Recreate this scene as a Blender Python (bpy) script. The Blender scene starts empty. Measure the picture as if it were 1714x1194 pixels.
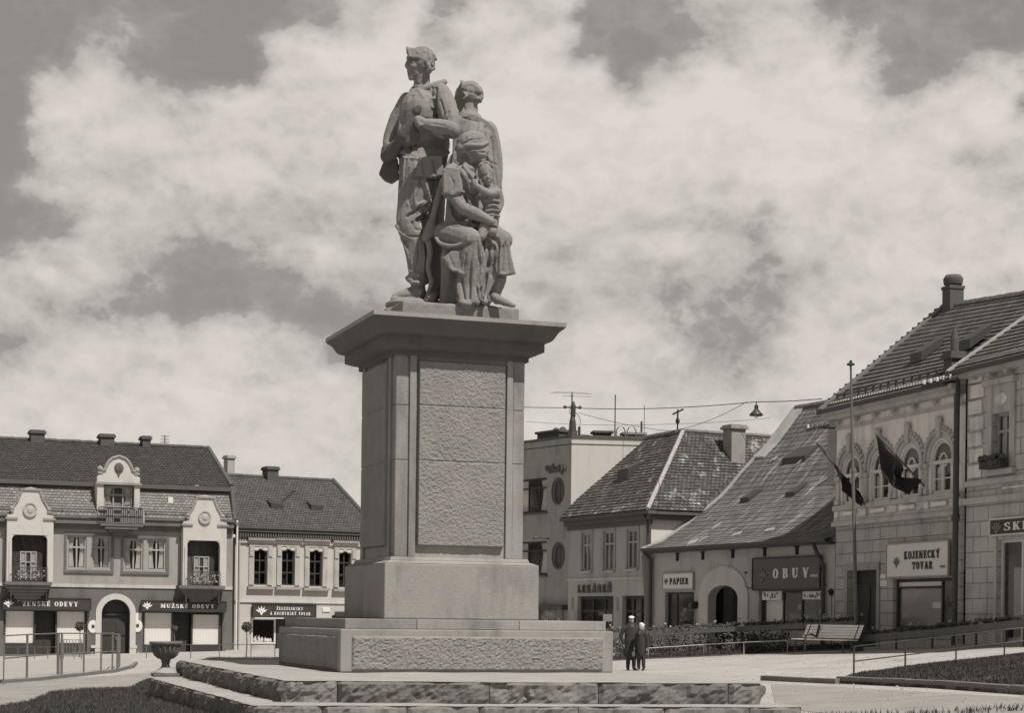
import bpy, bmesh, math, random
from mathutils import Vector, Matrix, noise
random.seed(7)
R = math.radians
scene = bpy.context.scene
C = scene.collection
# ------------------------------------------------------------ camera
FPX, ROLL, CX, CY = 3065.0, 0.0118, 857.0, 1035.0
EYE = 1.6
cam = bpy.data.cameras.new('camera'); cam.sensor_width = 36; cam.lens = 36 * FPX / 1714
cam.shift_y = (CY - 597) / 1714; cam.clip_end = 3000; cam.clip_start = 0.5
camo = bpy.data.objects.new('camera', cam); C.objects.link(camo)
camo.matrix_world = Matrix.Translation((0, 0, EYE)) @ Matrix.Rotation(R(90), 4, 'X') @ Matrix.Rotation(ROLL, 4, 'Z')
scene.camera = camo
scene.view_settings.view_transform = 'Standard'; scene.view_settings.look = 'None'
scene.view_settings.exposure = 0; scene.view_settings.gamma = 1
# ------------------------------------------------------------ sun + sky
SUN_AZ, SUN_EL = R(140), R(57.5)        # azimuth clockwise from +Y
sd = Vector((math.sin(SUN_AZ) * math.cos(SUN_EL), math.cos(SUN_AZ) * math.cos(SUN_EL), math.sin(SUN_EL)))
sl = bpy.data.lights.new('sun', 'SUN'); sl.energy = 5.0; sl.angle = R(0.6); sl.color = (1, .945, .875)
so = bpy.data.objects.new('sun', sl); C.objects.link(so); so.rotation_euler = sd.to_track_quat('Z', 'Y').to_euler(); so.location = (20, -20, 60)
TINT = (1.0, .932, .865)
world = bpy.data.worlds.new('World'); scene.world = world; world.use_nodes = True
nt = world.node_tree; N = nt.nodes; L = nt.links; N.clear()
def nd(t, **k):
    n = N.new(t)
    for a, b in k.items(): setattr(n, a, b)
    return n
def mth(op, a, b=None, c=None, clamp=False):
    n = nd('ShaderNodeMath', operation=op); n.use_clamp = clamp
    for i, v in enumerate((a, b, c)):
        if v is None: continue
        if isinstance(v, (int, float)): n.inputs[i].default_value = v
        else: L.new(v, n.inputs[i])
    return n.outputs[0]
sky = nd('ShaderNodeTexSky', sky_type='NISHITA'); sky.sun_disc = False; sky.sun_elevation = SUN_EL; sky.sun_rotation = SUN_AZ
bw = nd('ShaderNodeRGBToBW'); L.new(sky.outputs[0], bw.inputs[0])
tc = nd('ShaderNodeTexCoord'); sep = nd('ShaderNodeSeparateXYZ'); L.new(tc.outputs['Generated'], sep.inputs[0])
X_, Y_, Z_ = sep.outputs
az = mth('ARCTAN2', X_, Y_)
hyp = mth('SQRT', mth('ADD', mth('MULTIPLY', X_, X_), mth('MULTIPLY', Y_, Y_)))
ev = mth('DIVIDE', Z_, mth('MAXIMUM', hyp, .05))
# billowing noise that bends and breaks up the cloud masses
def nz(scale, detail, rough, zs=1.35, off=0.0, dist=0.0, src=None, dz=0.0):
    mp = nd('ShaderNodeMapping'); mp.inputs['Scale'].default_value = (1, 1, zs); mp.inputs['Location'].default_value = (off, off * .7, off * 1.3 + dz / scale)
    L.new(src or tc.outputs['Generated'], mp.inputs[0])
    n = nd('ShaderNodeTexNoise'); n.inputs['Scale'].default_value = scale; n.inputs['Detail'].default_value = detail
    n.inputs['Roughness'].default_value = rough; n.inputs['Distortion'].default_value = dist; L.new(mp.outputs[0], n.inputs['Vector'])
    return n
wa = nz(14, 5, .6); sw = nd('ShaderNodeSeparateXYZ'); L.new(wa.outputs['Color'], sw.inputs[0])
az2 = mth('ADD', az, mth('MULTIPLY', mth('SUBTRACT', sw.outputs[0], .5), .07))
ev2 = mth('ADD', ev, mth('MULTIPLY', mth('SUBTRACT', sw.outputs[1], .5), .055))
fac = mth('ADD', mth('DIVIDE', az2, .6), .5, clamp=True)
SKYX = [0, 80, 150, 225, 300, 375, 450, 525, 600, 675, 750, 825, 900, 975, 1050, 1125, 1200, 1275, 1350, 1425, 1500, 1575, 1650, 1714]
SKY = [
 (-60, [.1,.1,.1,.1,.1,.1,.15,.3,.5,.5,.4,.5,.5,.3,.3,.4,.6,.6,.3,.1,.1,.1,.1,.1]),
 (40,  [.1,.1,.08,.08,.05,.08,.3,.35,.7,.8,.3,.8,.75,.1,.15,.3,.55,.75,.8,.3,.08,.08,.08,.05]),
 (90,  [.1,.1,.3,.4,.1,.05,.85,.95,.9,.9,.65,.85,.95,.3,.1,.4,.45,.8,.9,.5,.08,.1,.2,.1]),
 (135, [.1,.15,.45,.3,.05,.15,.9,.9,.85,.85,.85,.95,1.0,.9,.25,.75,.9,.9,.95,.8,.2,.35,.75,.35]),
 (185, [.15,.6,.75,.7,.65,.85,.8,.75,.85,.95,1.0,1.0,1.0,1.0,.95,.95,1.0,1.0,.9,.9,.35,.85,.95,.6]),
 (240, [.2,.8,.85,.8,.85,.8,.7,.75,.9,.95,1.0,1.0,1.0,.95,.95,.95,.95,.9,.95,1.0,1.0,1.0,.9,.55]),
 (300, [.1,.75,.75,.7,.85,.85,.7,.65,.7,.8,.9,.9,.85,.85,.85,.8,.7,.9,.95,.95,.95,.85,.55,.7]),
 (360, [.1,.35,.7,.65,.6,.6,.55,.5,.5,.65,.8,.8,.75,.75,.8,.75,.65,.55,.85,.7,.8,.85,.8,.8]),
 (420, [.1,.25,.55,.55,.45,.4,.5,.7,.55,.55,.7,.7,.6,.7,.75,.75,.6,.4,.5,.7,.8,.8,.8,.8]),
 (480, [.6,.85,.75,.5,.3,.3,.35,.5,.5,.5,.6,.6,.6,.65,.6,.5,.35,.35,.7,.75,.7,.75,.75,.75]),
 (545, [.55,.5,.45,.35,.3,.3,.3,.3,.35,.4,.5,.5,.55,.75,.7,.4,.35,.45,.7,.75,.8,.8,.8,.8]),
 (600, [.3,.55,.75,.7,.85,.85,.6,.4,.4,.45,.5,.5,.7,.95,.9,.7,.5,.6,.7,.75,.8,.8,.8,.8]),
 (660, [.65,.75,.8,.85,.85,.85,.8,.7,.6,.6,.6,.6,.7,.75,.75,.7,.7,.7,.75,.8,.8,.8,.8,.8]),
 (740, [.8,.8,.85,.85,.85,.8,.8,.85,.8,.8,.8,.8,.8,.8,.8,.8,.8,.8,.8,.8,.8,.8,.8,.8]),
]
acc = None
rowv = [(1035 - y) / FPX for y, _ in SKY]
for i, (y, vals) in enumerate(SKY):
    cr = nd('ShaderNodeValToRGB'); cr.color_ramp.interpolation = 'EASE'; el = cr.color_ramp.elements
    while len(el) < len(vals): el.new(.5)
    for k, v in enumerate(vals):
        u = math.atan((SKYX[k] - CX) / FPX) / .6 + .5
        el[k].position = u
    for k, v in enumerate(vals): v = min(1.05, max(-.05, .52 + (v - .56) * 1.45)); el[k].color = (v, v, v, 1)
    L.new(fac, cr.inputs[0])
    # tent weight in elevation
    hi = rowv[i - 1] - rowv[i] if i else None; lo = rowv[i] - rowv[i + 1] if i + 1 < len(SKY) else None
    if hi is None: up = None
    wu = mth('SUBTRACT', 1, mth('DIVIDE', mth('SUBTRACT', ev2, rowv[i]), hi)) if hi else 1.0
    wl = mth('SUBTRACT', 1, mth('DIVIDE', mth('SUBTRACT', rowv[i], ev2), lo)) if lo else 1.0
    w = mth('MINIMUM', wu, wl, clamp=True) if not (hi and lo) else mth('MAXIMUM', mth('MINIMUM', wu, wl), 0, clamp=True)
    w = mth('MINIMUM', w, 1.0); w = mth('MAXIMUM', w, 0.0)
    t = mth('MULTIPLY', w, cr.outputs[0])
    acc = t if acc is None else mth('ADD', acc, t)
b1 = nz(22, 7, .52, dist=.25, off=3.1); b2 = nz(8, 3, .6, off=1.7); b3 = nz(44, 6, .6, off=5.0)
b1u = nz(22, 7, .52, dist=.25, off=3.1, dz=.22); relief = mth('SUBTRACT', b1.outputs[0], b1u.outputs[0])
dens = mth('ADD', acc, mth('MULTIPLY', mth('SUBTRACT', b1.outputs[0], .5), .8))
dens = mth('ADD', dens, mth('MULTIPLY', mth('SUBTRACT', .10, mth('ABSOLUTE', mth('SUBTRACT', b3.outputs[0], .5))), 1.1))
# away from the strip of sky the photograph shows, free cloud cover
far = nd('ShaderNodeMapRange'); L.new(mth('MAXIMUM', mth('SUBTRACT', mth('ABSOLUTE', az), .3), mth('SUBTRACT', ev, .37)), far.inputs[0]); far.inputs[1].default_value = 0; far.inputs[2].default_value = .25
free = mth('ADD', mth('MULTIPLY', mth('SUBTRACT', b2.outputs[0], .5), 2.0), .22)
mx = nd('ShaderNodeMix'); mx.data_type = 'FLOAT'; L.new(far.outputs[0], mx.inputs[0]); L.new(dens, mx.inputs[2]); L.new(free, mx.inputs[3])
D = mx.outputs[0]
DS = mth('ADD', mth('MULTIPLY', D, .78), mth('MULTIPLY', relief, .6))
ed = nd('ShaderNodeMapRange'); ed.interpolation_type = 'SMOOTHSTEP'; L.new(D, ed.inputs[0]); ed.inputs[1].default_value = .30; ed.inputs[2].default_value = .44
DS = mth('ADD', mth('SUBTRACT', DS, .07), mth('MULTIPLY', ed.outputs[0], .15))
cr = nd('ShaderNodeValToRGB'); L.new(DS, cr.inputs[0]); e = cr.color_ramp.elements
for p, v in ((0.0, .31), (.15, .335), (.28, .38), (.42, .45), (.56, .54), (.75, .64), (1.0, .73)):
    q = e.new(p) if p not in (0.0, 1.0) else (e[0] if p == 0.0 else e[-1])
    q.color = (v, v, v, 1)
skyf = mth('MULTIPLY', bw.outputs[0], .028)                       # clear air keeps a little of the sky texture's own falloff
zen = nd('ShaderNodeMapRange'); L.new(Z_, zen.inputs[0]); zen.inputs[1].default_value = .36; zen.inputs[2].default_value = .8; zen.inputs[3].default_value = 1; zen.inputs[4].default_value = .4
skl = mth('MULTIPLY', mth('ADD', mth('MULTIPLY', skyf, .4), .25), zen.outputs[0])
cl = nd('ShaderNodeMapRange'); cl.interpolation_type = 'SMOOTHSTEP'; L.new(D, cl.inputs[0]); cl.inputs[1].default_value = .0; cl.inputs[2].default_value = .26
m2 = nd('ShaderNodeMix'); m2.data_type = 'FLOAT'; L.new(cl.outputs[0], m2.inputs[0]); L.new(skl, m2.inputs[2]); L.new(cr.outputs[0], m2.inputs[3])
tn = nd('ShaderNodeVectorMath', operation='SCALE'); tn.inputs[0].default_value = TINT; L.new(mth('MULTIPLY', m2.outputs[0], 10.0), tn.inputs['Scale'])
bg = nd('ShaderNodeBackground'); bg.inputs['Strength'].default_value = .1; L.new(tn.outputs[0], bg.inputs[0])
wo = nd('ShaderNodeOutputWorld'); L.new(bg.outputs[0], wo.inputs[0])
world.cycles.sampling_method = 'MANUAL'; world.cycles.sample_map_resolution = 512

# ------------------------------------------------------------ geometry helpers
def gz(x, y=0):
    if x > 0:
        return .0041 * x * x if x < 16 else 1.05 + 2.2 * (1 - math.exp(-(x - 16) * .06))
    return .03 * x if x > -30 else -.9
def ray(px, py):
    u, v = px - CX, py - CY
    c, s = math.cos(ROLL), math.sin(ROLL)
    return Vector(((u * c + v * s) / FPX, 1, -(-u * s + v * c) / FPX))
def P(px, py, d):
    return Vector((0, 0, EYE)) + ray(px, py) * d
def G(px, py, off=0.0):
    r = ray(px, py); lo, hi = 5.0, 400.0
    for _ in range(50):
        m = (lo + hi) / 2
        if EYE + r.z * m > gz(r.x * m) + off: lo = m
        else: hi = m
    return Vector((r.x * lo, lo, gz(r.x * lo) + off))
class MB:
    def __init__(s): s.v = []; s.f = []; s.uv = []
    def quad(s, *p, uv=None):
        i = len(s.v); s.v += [Vector(q) for q in p]; s.f.append(tuple(range(i, i + len(p))))
        s.uv.append(uv if uv else [(0, 0)] * len(p))
    def box(s, x0, x1, y0, y1, z0, z1):
        s.hexa([(x0, y0, z0), (x1, y0, z0), (x1, y1, z0), (x0, y1, z0), (x0, y0, z1), (x1, y0, z1), (x1, y1, z1), (x0, y1, z1)])
    def hexa(s, p):
        i = len(s.v); s.v += [Vector(q) for q in p]
        for f in ((0, 3, 2, 1), (4, 5, 6, 7), (0, 1, 5, 4), (1, 2, 6, 5), (2, 3, 7, 6), (3, 0, 4, 7)):
            s.f.append(tuple(i + k for k in f)); s.uv.append([(0, 0)] * 4)
    def prism(s, poly, y0, y1):        # poly in (x, z), counter-clockwise seen from -y
        n = len(poly); i = len(s.v)
        s.v += [Vector((a, y0, b)) for a, b in poly] + [Vector((a, y1, b)) for a, b in poly]
        s.f.append(tuple(range(i, i + n))); s.uv.append([(a, b) for a, b in poly])
        s.f.append(tuple(range(i + 2 * n - 1, i + n - 1, -1))); s.uv.append([(0, 0)] * n)
        for k in range(n):
            k2 = (k + 1) % n
            s.f.append((i + k, i + n + k, i + n + k2, i + k2)); s.uv.append([(0, 0)] * 4)
    def slab(s, poly, z0, z1):         # poly in (x, y)
        n = len(poly); i = len(s.v)
        s.v += [Vector((a, b, z0)) for a, b in poly] + [Vector((a, b, z1)) for a, b in poly]
        s.f.append(tuple(range(i + n - 1, i - 1, -1))); s.uv.append([(0, 0)] * n)
        s.f.append(tuple(range(i + n, i + 2 * n))); s.uv.append([(0, 0)] * n)
        for k in range(n):
            k2 = (k + 1) % n
            s.f.append((i + k, i + k2, i + n + k2, i + n + k)); s.uv.append([(0, 0)] * 4)
    def tube(s, pts, r, n=8, cap=True):
        pts = [Vector(p) for p in pts]
        if not isinstance(r, (list, tuple)): r = [r] * len(pts)
        i0 = len(s.v); ref = None
        for k, p in enumerate(pts):
            t = (pts[min(k + 1, len(pts) - 1)] - pts[max(k - 1, 0)]).normalized()
            if ref is None: ref = Vector((0, 0, 1)) if abs(t.z) < .9 else Vector((1, 0, 0))
            a = t.cross(ref).normalized(); b = t.cross(a).normalized(); ref = -b if False else ref
            for j in range(n):
                w = 2 * math.pi * j / n; s.v.append(p + (a * math.cos(w) + b * math.sin(w)) * r[k])
        for k in range(len(pts) - 1):
            for j in range(n):
                j2 = (j + 1) % n; q = i0 + k * n
                s.f.append((q + j, q + j2, q + n + j2, q + n + j)); s.uv.append([(0, 0)] * 4)
        if cap:
            s.f.append(tuple(i0 + j for j in range(n))[::-1]); s.uv.append([(0, 0)] * n)
            q = i0 + (len(pts) - 1) * n; s.f.append(tuple(q + j for j in range(n))); s.uv.append([(0, 0)] * n)
    def lathe(s, prof, n=20, c=(0, 0, 0)):
        i0 = len(s.v); c = Vector(c)
        for r, z in prof:
            for j in range(n):
                w = 2 * math.pi * j / n; s.v.append(c + Vector((r * math.cos(w), r * math.sin(w), z)))
        for k in range(len(prof) - 1):
            for j in range(n):
                j2 = (j + 1) % n; q = i0 + k * n
                s.f.append((q + j, q + j2, q + n + j2, q + n + j)); s.uv.append([(0, 0)] * 4)
        s.f.append(tuple(i0 + j for j in range(n))[::-1]); s.uv.append([(0, 0)] * n)
        q = i0 + (len(prof) - 1) * n; s.f.append(tuple(q + j for j in range(n))); s.uv.append([(0, 0)] * n)
    def ball(s, c, rx, ry=None, rz=None, n=10, m=7, rot=None):
        ry = rx if ry is None else ry; rz = rx if rz is None else rz; c = Vector(c); i0 = len(s.v)
        s.v.append(c + (rot @ Vector((0, 0, -rz)) if rot else Vector((0, 0, -rz))))
        for k in range(1, m):
            th = math.pi * k / m
            for j in range(n):
                w = 2 * math.pi * j / n
                q = Vector((rx * math.sin(th) * math.cos(w), ry * math.sin(th) * math.sin(w), -rz * math.cos(th)))
                s.v.append(c + (rot @ q if rot else q))
        s.v.append(c + (rot @ Vector((0, 0, rz)) if rot else Vector((0, 0, rz)))); last = len(s.v) - 1
        for j in range(n):
            j2 = (j + 1) % n
            s.f.append((i0, i0 + 1 + j2, i0 + 1 + j)); s.uv.append([(0, 0)] * 3)
            for k in range(m - 2):
                q = i0 + 1 + k * n
                s.f.append((q + j, q + j2, q + n + j2, q + n + j)); s.uv.append([(0, 0)] * 4)
            q = i0 + 1 + (m - 2) * n
            s.f.append((q + j, q + j2, last)); s.uv.append([(0, 0)] * 3)
    def build(s, name, mat, parent=None, smooth=False, bevel=0, loc=None):
        me = bpy.data.meshes.new(name); me.from_pydata([tuple(v) for v in s.v], [], s.f)
        uvl = me.uv_layers.new(name='UVMap'); k = 0; flat = []
        for u in s.uv:
            for a in u: flat += [a[0], a[1]]
        uvl.data.foreach_set('uv', flat)
        me.materials.append(mat); me.validate(); me.update()
        if smooth: me.polygons.foreach_set('use_smooth', [True] * len(me.polygons))
        o = bpy.data.objects.new(name, me); C.objects.link(o)
        if parent: o.parent = parent
        if loc is not None: o.location = loc
        if bevel:
            b = o.modifiers.new('bevel', 'BEVEL'); b.width = bevel; b.segments = 2; b.limit_method = 'ANGLE'; b.angle_limit = R(40)
        return o
def tag(o, label, cat, group=None):
    o['label'] = label; o['category'] = cat
    if group: o['group'] = group
    return o
def empty(name, loc, rz=0, label=None, cat=None, group=None):
    o = bpy.data.objects.new(name, None); C.objects.link(o); o.location = loc; o.rotation_euler = (0, 0, rz); o.empty_display_size = .3
    if label: tag(o, label, cat, group)
    return o
def copy_thing(root, label, loc, rz=None):
    r = root.copy(); C.objects.link(r); r.location = loc; r['label'] = label
    if rz is not None: r.rotation_euler = (0, 0, rz)
    for ch in list(root.children):
        c = ch.copy(); C.objects.link(c); c.parent = r
        for g in list(ch.children):
            d = g.copy(); C.objects.link(d); d.parent = c
    return r

# ------------------------------------------------------------ materials
def mat(name, v, rough=.85, var=.25, scale=1.5, bump=.0, bscale=20, spec=.3, coord='Object', stain=0.0, metallic=0.0, kind=None, **k):
    m = bpy.data.materials.new(name); m.use_nodes = True; t = m.node_tree; n = t.nodes; l = t.links
    bs = n['Principled BSDF']; bs.inputs['Roughness'].default_value = rough; bs.inputs['Specular IOR Level'].default_value = spec; bs.inputs['Metallic'].default_value = metallic
    co = n.new('ShaderNodeTexCoord'); src = co.outputs[coord]
    def no(sc, det=5, ro=.6, vs=None):
        x = n.new('ShaderNodeTexNoise'); x.inputs['Scale'].default_value = sc; x.inputs['Detail'].default_value = det; x.inputs['Roughness'].default_value = ro
        if vs:
            mp = n.new('ShaderNodeMapping'); mp.inputs['Scale'].default_value = vs; l.new(src, mp.inputs[0]); l.new(mp.outputs[0], x.inputs['Vector'])
        else: l.new(src, x.inputs['Vector'])
        return x.outputs[0]
    def M(op, a, b=None, clamp=False):
        x = n.new('ShaderNodeMath'); x.operation = op; x.use_clamp = clamp
        for i, q in enumerate((a, b)):
            if q is None: continue
            if isinstance(q, (int, float)): x.inputs[i].default_value = q
            else: l.new(q, x.inputs[i])
        return x.outputs[0]
    f = M('ADD', M('MULTIPLY', M('SUBTRACT', no(scale), .5), var * 2), 1)
    f = M('MULTIPLY', f, M('ADD', M('MULTIPLY', M('SUBTRACT', no(scale * 11, 3), .5), var * .8), 1))
    h = no(bscale, 6, .7)
    if stain:
        st = no(1.3, 6, .7, (1, 1, .28)); f = M('MULTIPLY', f, M('SUBTRACT', 1, M('MULTIPLY', M('MULTIPLY', M('SUBTRACT', st, .5), 4, True), stain)))
    if kind == 'roof':      # uv in metres: u along the eave, v up the slope
        uvn = n.new('ShaderNodeTexCoord')
        br = n.new('ShaderNodeTexBrick'); l.new(uvn.outputs['UV'], br.inputs['Vector'])
        br.inputs['Scale'].default_value = 1; br.inputs['Brick Width'].default_value = k.get('tw', .22); br.inputs['Row Height'].default_value = k.get('th', .28)
        br.inputs['Mortar Size'].default_value = .022; br.inputs['Mortar Smooth'].default_value = .35; br.inputs['Bias'].default_value = -.1
        br.inputs['Color1'].default_value = (k.get('c1', .75),) * 3 + (1,); br.inputs['Color2'].default_value = (1.25,) * 3 + (1,); br.inputs['Mortar'].default_value = (k.get('mo', .35),) * 3 + (1,)
        f = M('MULTIPLY', f, br.outputs[0])
        mo = n.new('ShaderNodeMapRange'); l.new(no(k.get('ms', .9), 8, .72), mo.inputs[0]); mo.inputs[1].default_value = k.get('moss', .62); mo.inputs[2].default_value = k.get('moss', .62) + .07; mo.inputs[4].default_value = k.get('mamp', 1.6)
        f = M('MULTIPLY', f, M('ADD', mo.outputs[0], 1))
        if k.get('streak'):
            mp = n.new('ShaderNodeMapping'); mp.inputs['Scale'].default_value = (3.6, .35, 1); mp.inputs['Rotation'].default_value = (0, 0, .12); l.new(uvn.outputs['UV'], mp.inputs[0]); sn = n.new('ShaderNodeTexNoise'); sn.inputs['Scale'].default_value = 1; sn.inputs['Detail'].default_value = 4; sn.inputs['Roughness'].default_value = .7; l.new(mp.outputs[0], sn.inputs['Vector'])
            f = M('MULTIPLY', f, M('ADD', M('MULTIPLY', M('MULTIPLY', M('SUBTRACT', sn.outputs[0], .52), 6, True), k['streak']), .85))
        h = M('ADD', M('MULTIPLY', br.outputs['Fac'], -2.5), h)
    if kind == 'ashlar':    # scored courses on plaster, local x / z
        uvn = n.new('ShaderNodeTexCoord'); sp = n.new('ShaderNodeSeparateXYZ'); l.new(uvn.outputs['Object'], sp.inputs[0]); cb = n.new('ShaderNodeCombineXYZ'); l.new(sp.outputs[0], cb.inputs[0]); l.new(sp.outputs[2], cb.inputs[1])
        br = n.new('ShaderNodeTexBrick'); l.new(cb.outputs[0], br.inputs['Vector']); br.inputs['Scale'].default_value = 1; br.inputs['Brick Width'].default_value = k.get('tw', 1.1); br.inputs['Row Height'].default_value = k.get('th', .42)
        br.inputs['Mortar Size'].default_value = .018; br.inputs['Mortar Smooth'].default_value = .2
        br.inputs['Color1'].default_value = (.93,) * 3 + (1,); br.inputs['Color2'].default_value = (1.07,) * 3 + (1,); br.inputs['Mortar'].default_value = (.55,) * 3 + (1,)
        f = M('MULTIPLY', f, br.outputs[0]); h = M('ADD', M('MULTIPLY', br.outputs['Fac'], -3), h)
    if kind == 'wood':
        f = M('MULTIPLY', f, M('ADD', M('MULTIPLY', no(6, 4, .6, (.6, 8, 8)), .6), .7))
    vm = n.new('ShaderNodeVectorMath'); vm.operation = 'SCALE'; vm.inputs[0].default_value = tuple(v * c for c in (1.0, .965, .93)); l.new(M('MINIMUM', f, 1.1 / max(v, .01)), vm.inputs['Scale']); l.new(vm.outputs[0], bs.inputs['Base Color'])
    if bump:
        b = n.new('ShaderNodeBump'); b.inputs['Strength'].default_value = 1; b.inputs['Distance'].default_value = bump; l.new(h, b.inputs['Height']); l.new(b.outputs[0], bs.inputs['Normal'])
    return m
M_ = {}
def mk(name, *a, **k): M_[name] = mat(name, *a, **k)
mk('granite', .271, .85, .26, .9, .010, 22, stain=.45)
mk('granite_pale', .30, .85, .24, .9, .010, 22, stain=.35)
mk('granite_grey', .235, .85, .26, .9, .010, 22, stain=.5)
mk('granite_rough', .246, .95, .25, 2.5, .03, 18)
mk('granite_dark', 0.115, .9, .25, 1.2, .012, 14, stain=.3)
mk('hewn_dark', 0.165, .95, .4, 2.4, .05, 12, stain=.3)
mk('stone_shaded', .10, .9, .3, 2, .01, 22, stain=.3)  # statue stone with the deep shade on gun and bag put into its colour
mk('slab_stone', .328, .9, .22, .8, .015, 12, stain=.2)
mk('hewn_stone', 0.215, .95, .4, 2.6, .05, 12, stain=.35)
mk('statue_stone', 0.225, .85, .22, 1.6, .012, 26, stain=.3)
mk('ground', .37, .95, .34, .5, .012, 14, stain=.3)
mk('road', .27, .95, .28, .6, .012, 18, stain=.3)
mk('pavement', 0.33, .95, .15, .5, .01, 18)
mk('kerb', .164, .9, .3, 1.5, .01, 18)
mk('soil', .082, .95, .35, 1.5, .03, 12)
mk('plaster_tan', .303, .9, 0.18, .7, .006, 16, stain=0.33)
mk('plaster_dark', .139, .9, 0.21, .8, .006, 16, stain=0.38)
mk('plaster_pale', 0.47, .9, 0.10, .7, .004, 16, stain=0.22)
mk('plaster_white', 0.52, .9, 0.10, .6, .004, 16, stain=0.18)
mk('plaster_bay', 0.5, .9, 0.12, 1.2, .004, 16, stain=0.22)
mk('plaster_grey', 0.36, .9, 0.16, .6, .006, 16, stain=0.38)
mk('plaster_mid', 0.3, .9, 0.18, .7, .006, 16, stain=0.45)
mk('plaster_low', 0.4, .9, 0.21, .7, .008, 14, stain=0.45)
mk('plaster_arch', 0.72, .9, 0.29, 1.1, .008, 12, stain=0.55)
mk('plaster_ashlar', 0.4, .9, 0.21, .8, .008, 14, stain=0.52, kind='ashlar', tw=1.15, th=.44)
mk('ashlar_light', 0.48, .9, 0.21, .8, .008, 14, stain=0.52, kind='ashlar', tw=.9, th=.5)
mk('trim', 0.46, .85, 0.20, 1.5, .004, 20, stain=0.45)
mk('trim_dark', .098, .8, .2, 2, .004, 20)
mk('roof_dark', .07, .9, .22, 1.2, .012, 20, kind='roof', tw=.2, th=.19, moss=.75, mamp=.6)
mk('roof_scale', 0.2, .9, .28, 1.6, .012, 20, kind='roof', tw=.24, th=.2, moss=.6, mamp=.6, c1=.8, mo=.6)
mk('roof_b', 0.11, .9, .22, 1.0, .012, 20, kind='roof', tw=.2, th=.2, moss=.72, mamp=.8)
mk('roof_moss', 0.12, .9, .3, 1.3, .015, 20, kind='roof', tw=.22, th=.24, moss=.55, mamp=2.4, ms=1.6, c1=.6, streak=.4)
mk('roof_low', 0.155, .9, .25, 1.0, .015, 20, kind='roof', tw=.27, th=.4, moss=.63, mamp=1.0, mo=.8, c1=.75, streak=1.3)
mk('roof_big', 0.125, .9, .22, 1.0, .015, 20, kind='roof', tw=.26, th=.30, moss=.62, mamp=.8, streak=.5)
mk('ridge_tile', .164, .9, .4, 3, .01, 20)
mk('ridge_white', 0.36, .9, .4, 5, .01, 20)
mk('verge_white', 0.34, .9, .35, 2, .01, 20)
mk('chimney_brick', .098, .9, .35, 2.5, .02, 16)
mk('chimney_pale', .287, .9, .25, 2.0, .02, 16)
mk('frame_white', .62, .6, .12, 2)
mk('frame_tan', .328, .7, .15, 2)
mk('frame_dark', .049, .6, .2, 2)
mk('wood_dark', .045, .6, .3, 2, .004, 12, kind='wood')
mk('wood_mid', .131, .75, .3, 2, .004, 12, kind='wood')
mk('bench_wood', 0.78, .7, .2, 3, .003, 12, kind='wood')
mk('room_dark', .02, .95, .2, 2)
mk('blind', 0.82, .9, .06, 2, .002, 8)
mk('blind_grey', .295, .9, .12, 2, .002, 8)
mk('curtain', .62, .9, .3, 6, .01, 10)
mk('sign_dark', .05, .5, .12, 2)
mk('sign_grey', 0.1, .5, .1, 2)
mk('sign_white', .66, .6, .07, 1.2)
mk('letter_white', .72, .6, .04, 2)
mk('letter_dark', .055, .6, .08, 2)
mk('metal_dark', .05, .5, .25, 3, spec=.5)
mk('metal_grey', .14, .55, .25, 3, spec=.5)
mk('metal_pale', .369, .5, .2, 3, spec=.5)
mk('flag_dark', .022, .85, .2, 2)
mk('flag_light', .41, .85, .2, 2)
mk('leaf', 0.085, .8, .5, 4)
mk('leaf_mid', .082, .8, .5, 4)
mk('petal', .3, .8, .3, 6)
mk('grass', .061, .85, .4, 1.2)
mk('urn_stone', .131, .8, .35, 3, .01, 20)
mk('skin', .312, .6, .1, 4)
mk('coat_dark', 0.04, .9, .2, 5)
mk('cloth_white', .72, .85, .08, 5)
mk('cloth_mid', .164, .85, .15, 5)
mk('hair_dark', .03, .8, .2, 8)
def glass_mat():
    m = bpy.data.materials.new('window_glass'); m.use_nodes = True; t = m.node_tree; n = t.nodes; l = t.links; n.clear()
    tr = n.new('ShaderNodeBsdfTransparent'); tr.inputs[0].default_value = (.94, .94, .94, 1); gl = n.new('ShaderNodeBsdfGlossy'); gl.inputs['Roughness'].default_value = .08; gl.inputs[0].default_value = (.9, .87, .83, 1)
    fr = n.new('ShaderNodeFresnel'); fr.inputs[0].default_value = 1.5; mx = n.new('ShaderNodeMixShader'); o = n.new('ShaderNodeOutputMaterial')
    lw = n.new('ShaderNodeLayerWeight'); lw.inputs[0].default_value = .25; mm = n.new('ShaderNodeMath'); mm.operation = 'MULTIPLY_ADD'; l.new(lw.outputs['Facing'], mm.inputs[0]); mm.inputs[1].default_value = .45; mm.inputs[2].default_value = .04; l.new(mm.outputs[0], mx.inputs[0]); l.new(tr.outputs[0], mx.inputs[1]); l.new(gl.outputs[0], mx.inputs[2]); l.new(mx.outputs[0], o.inputs[0])
    return m
M_['glass'] = glass_mat()
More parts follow.
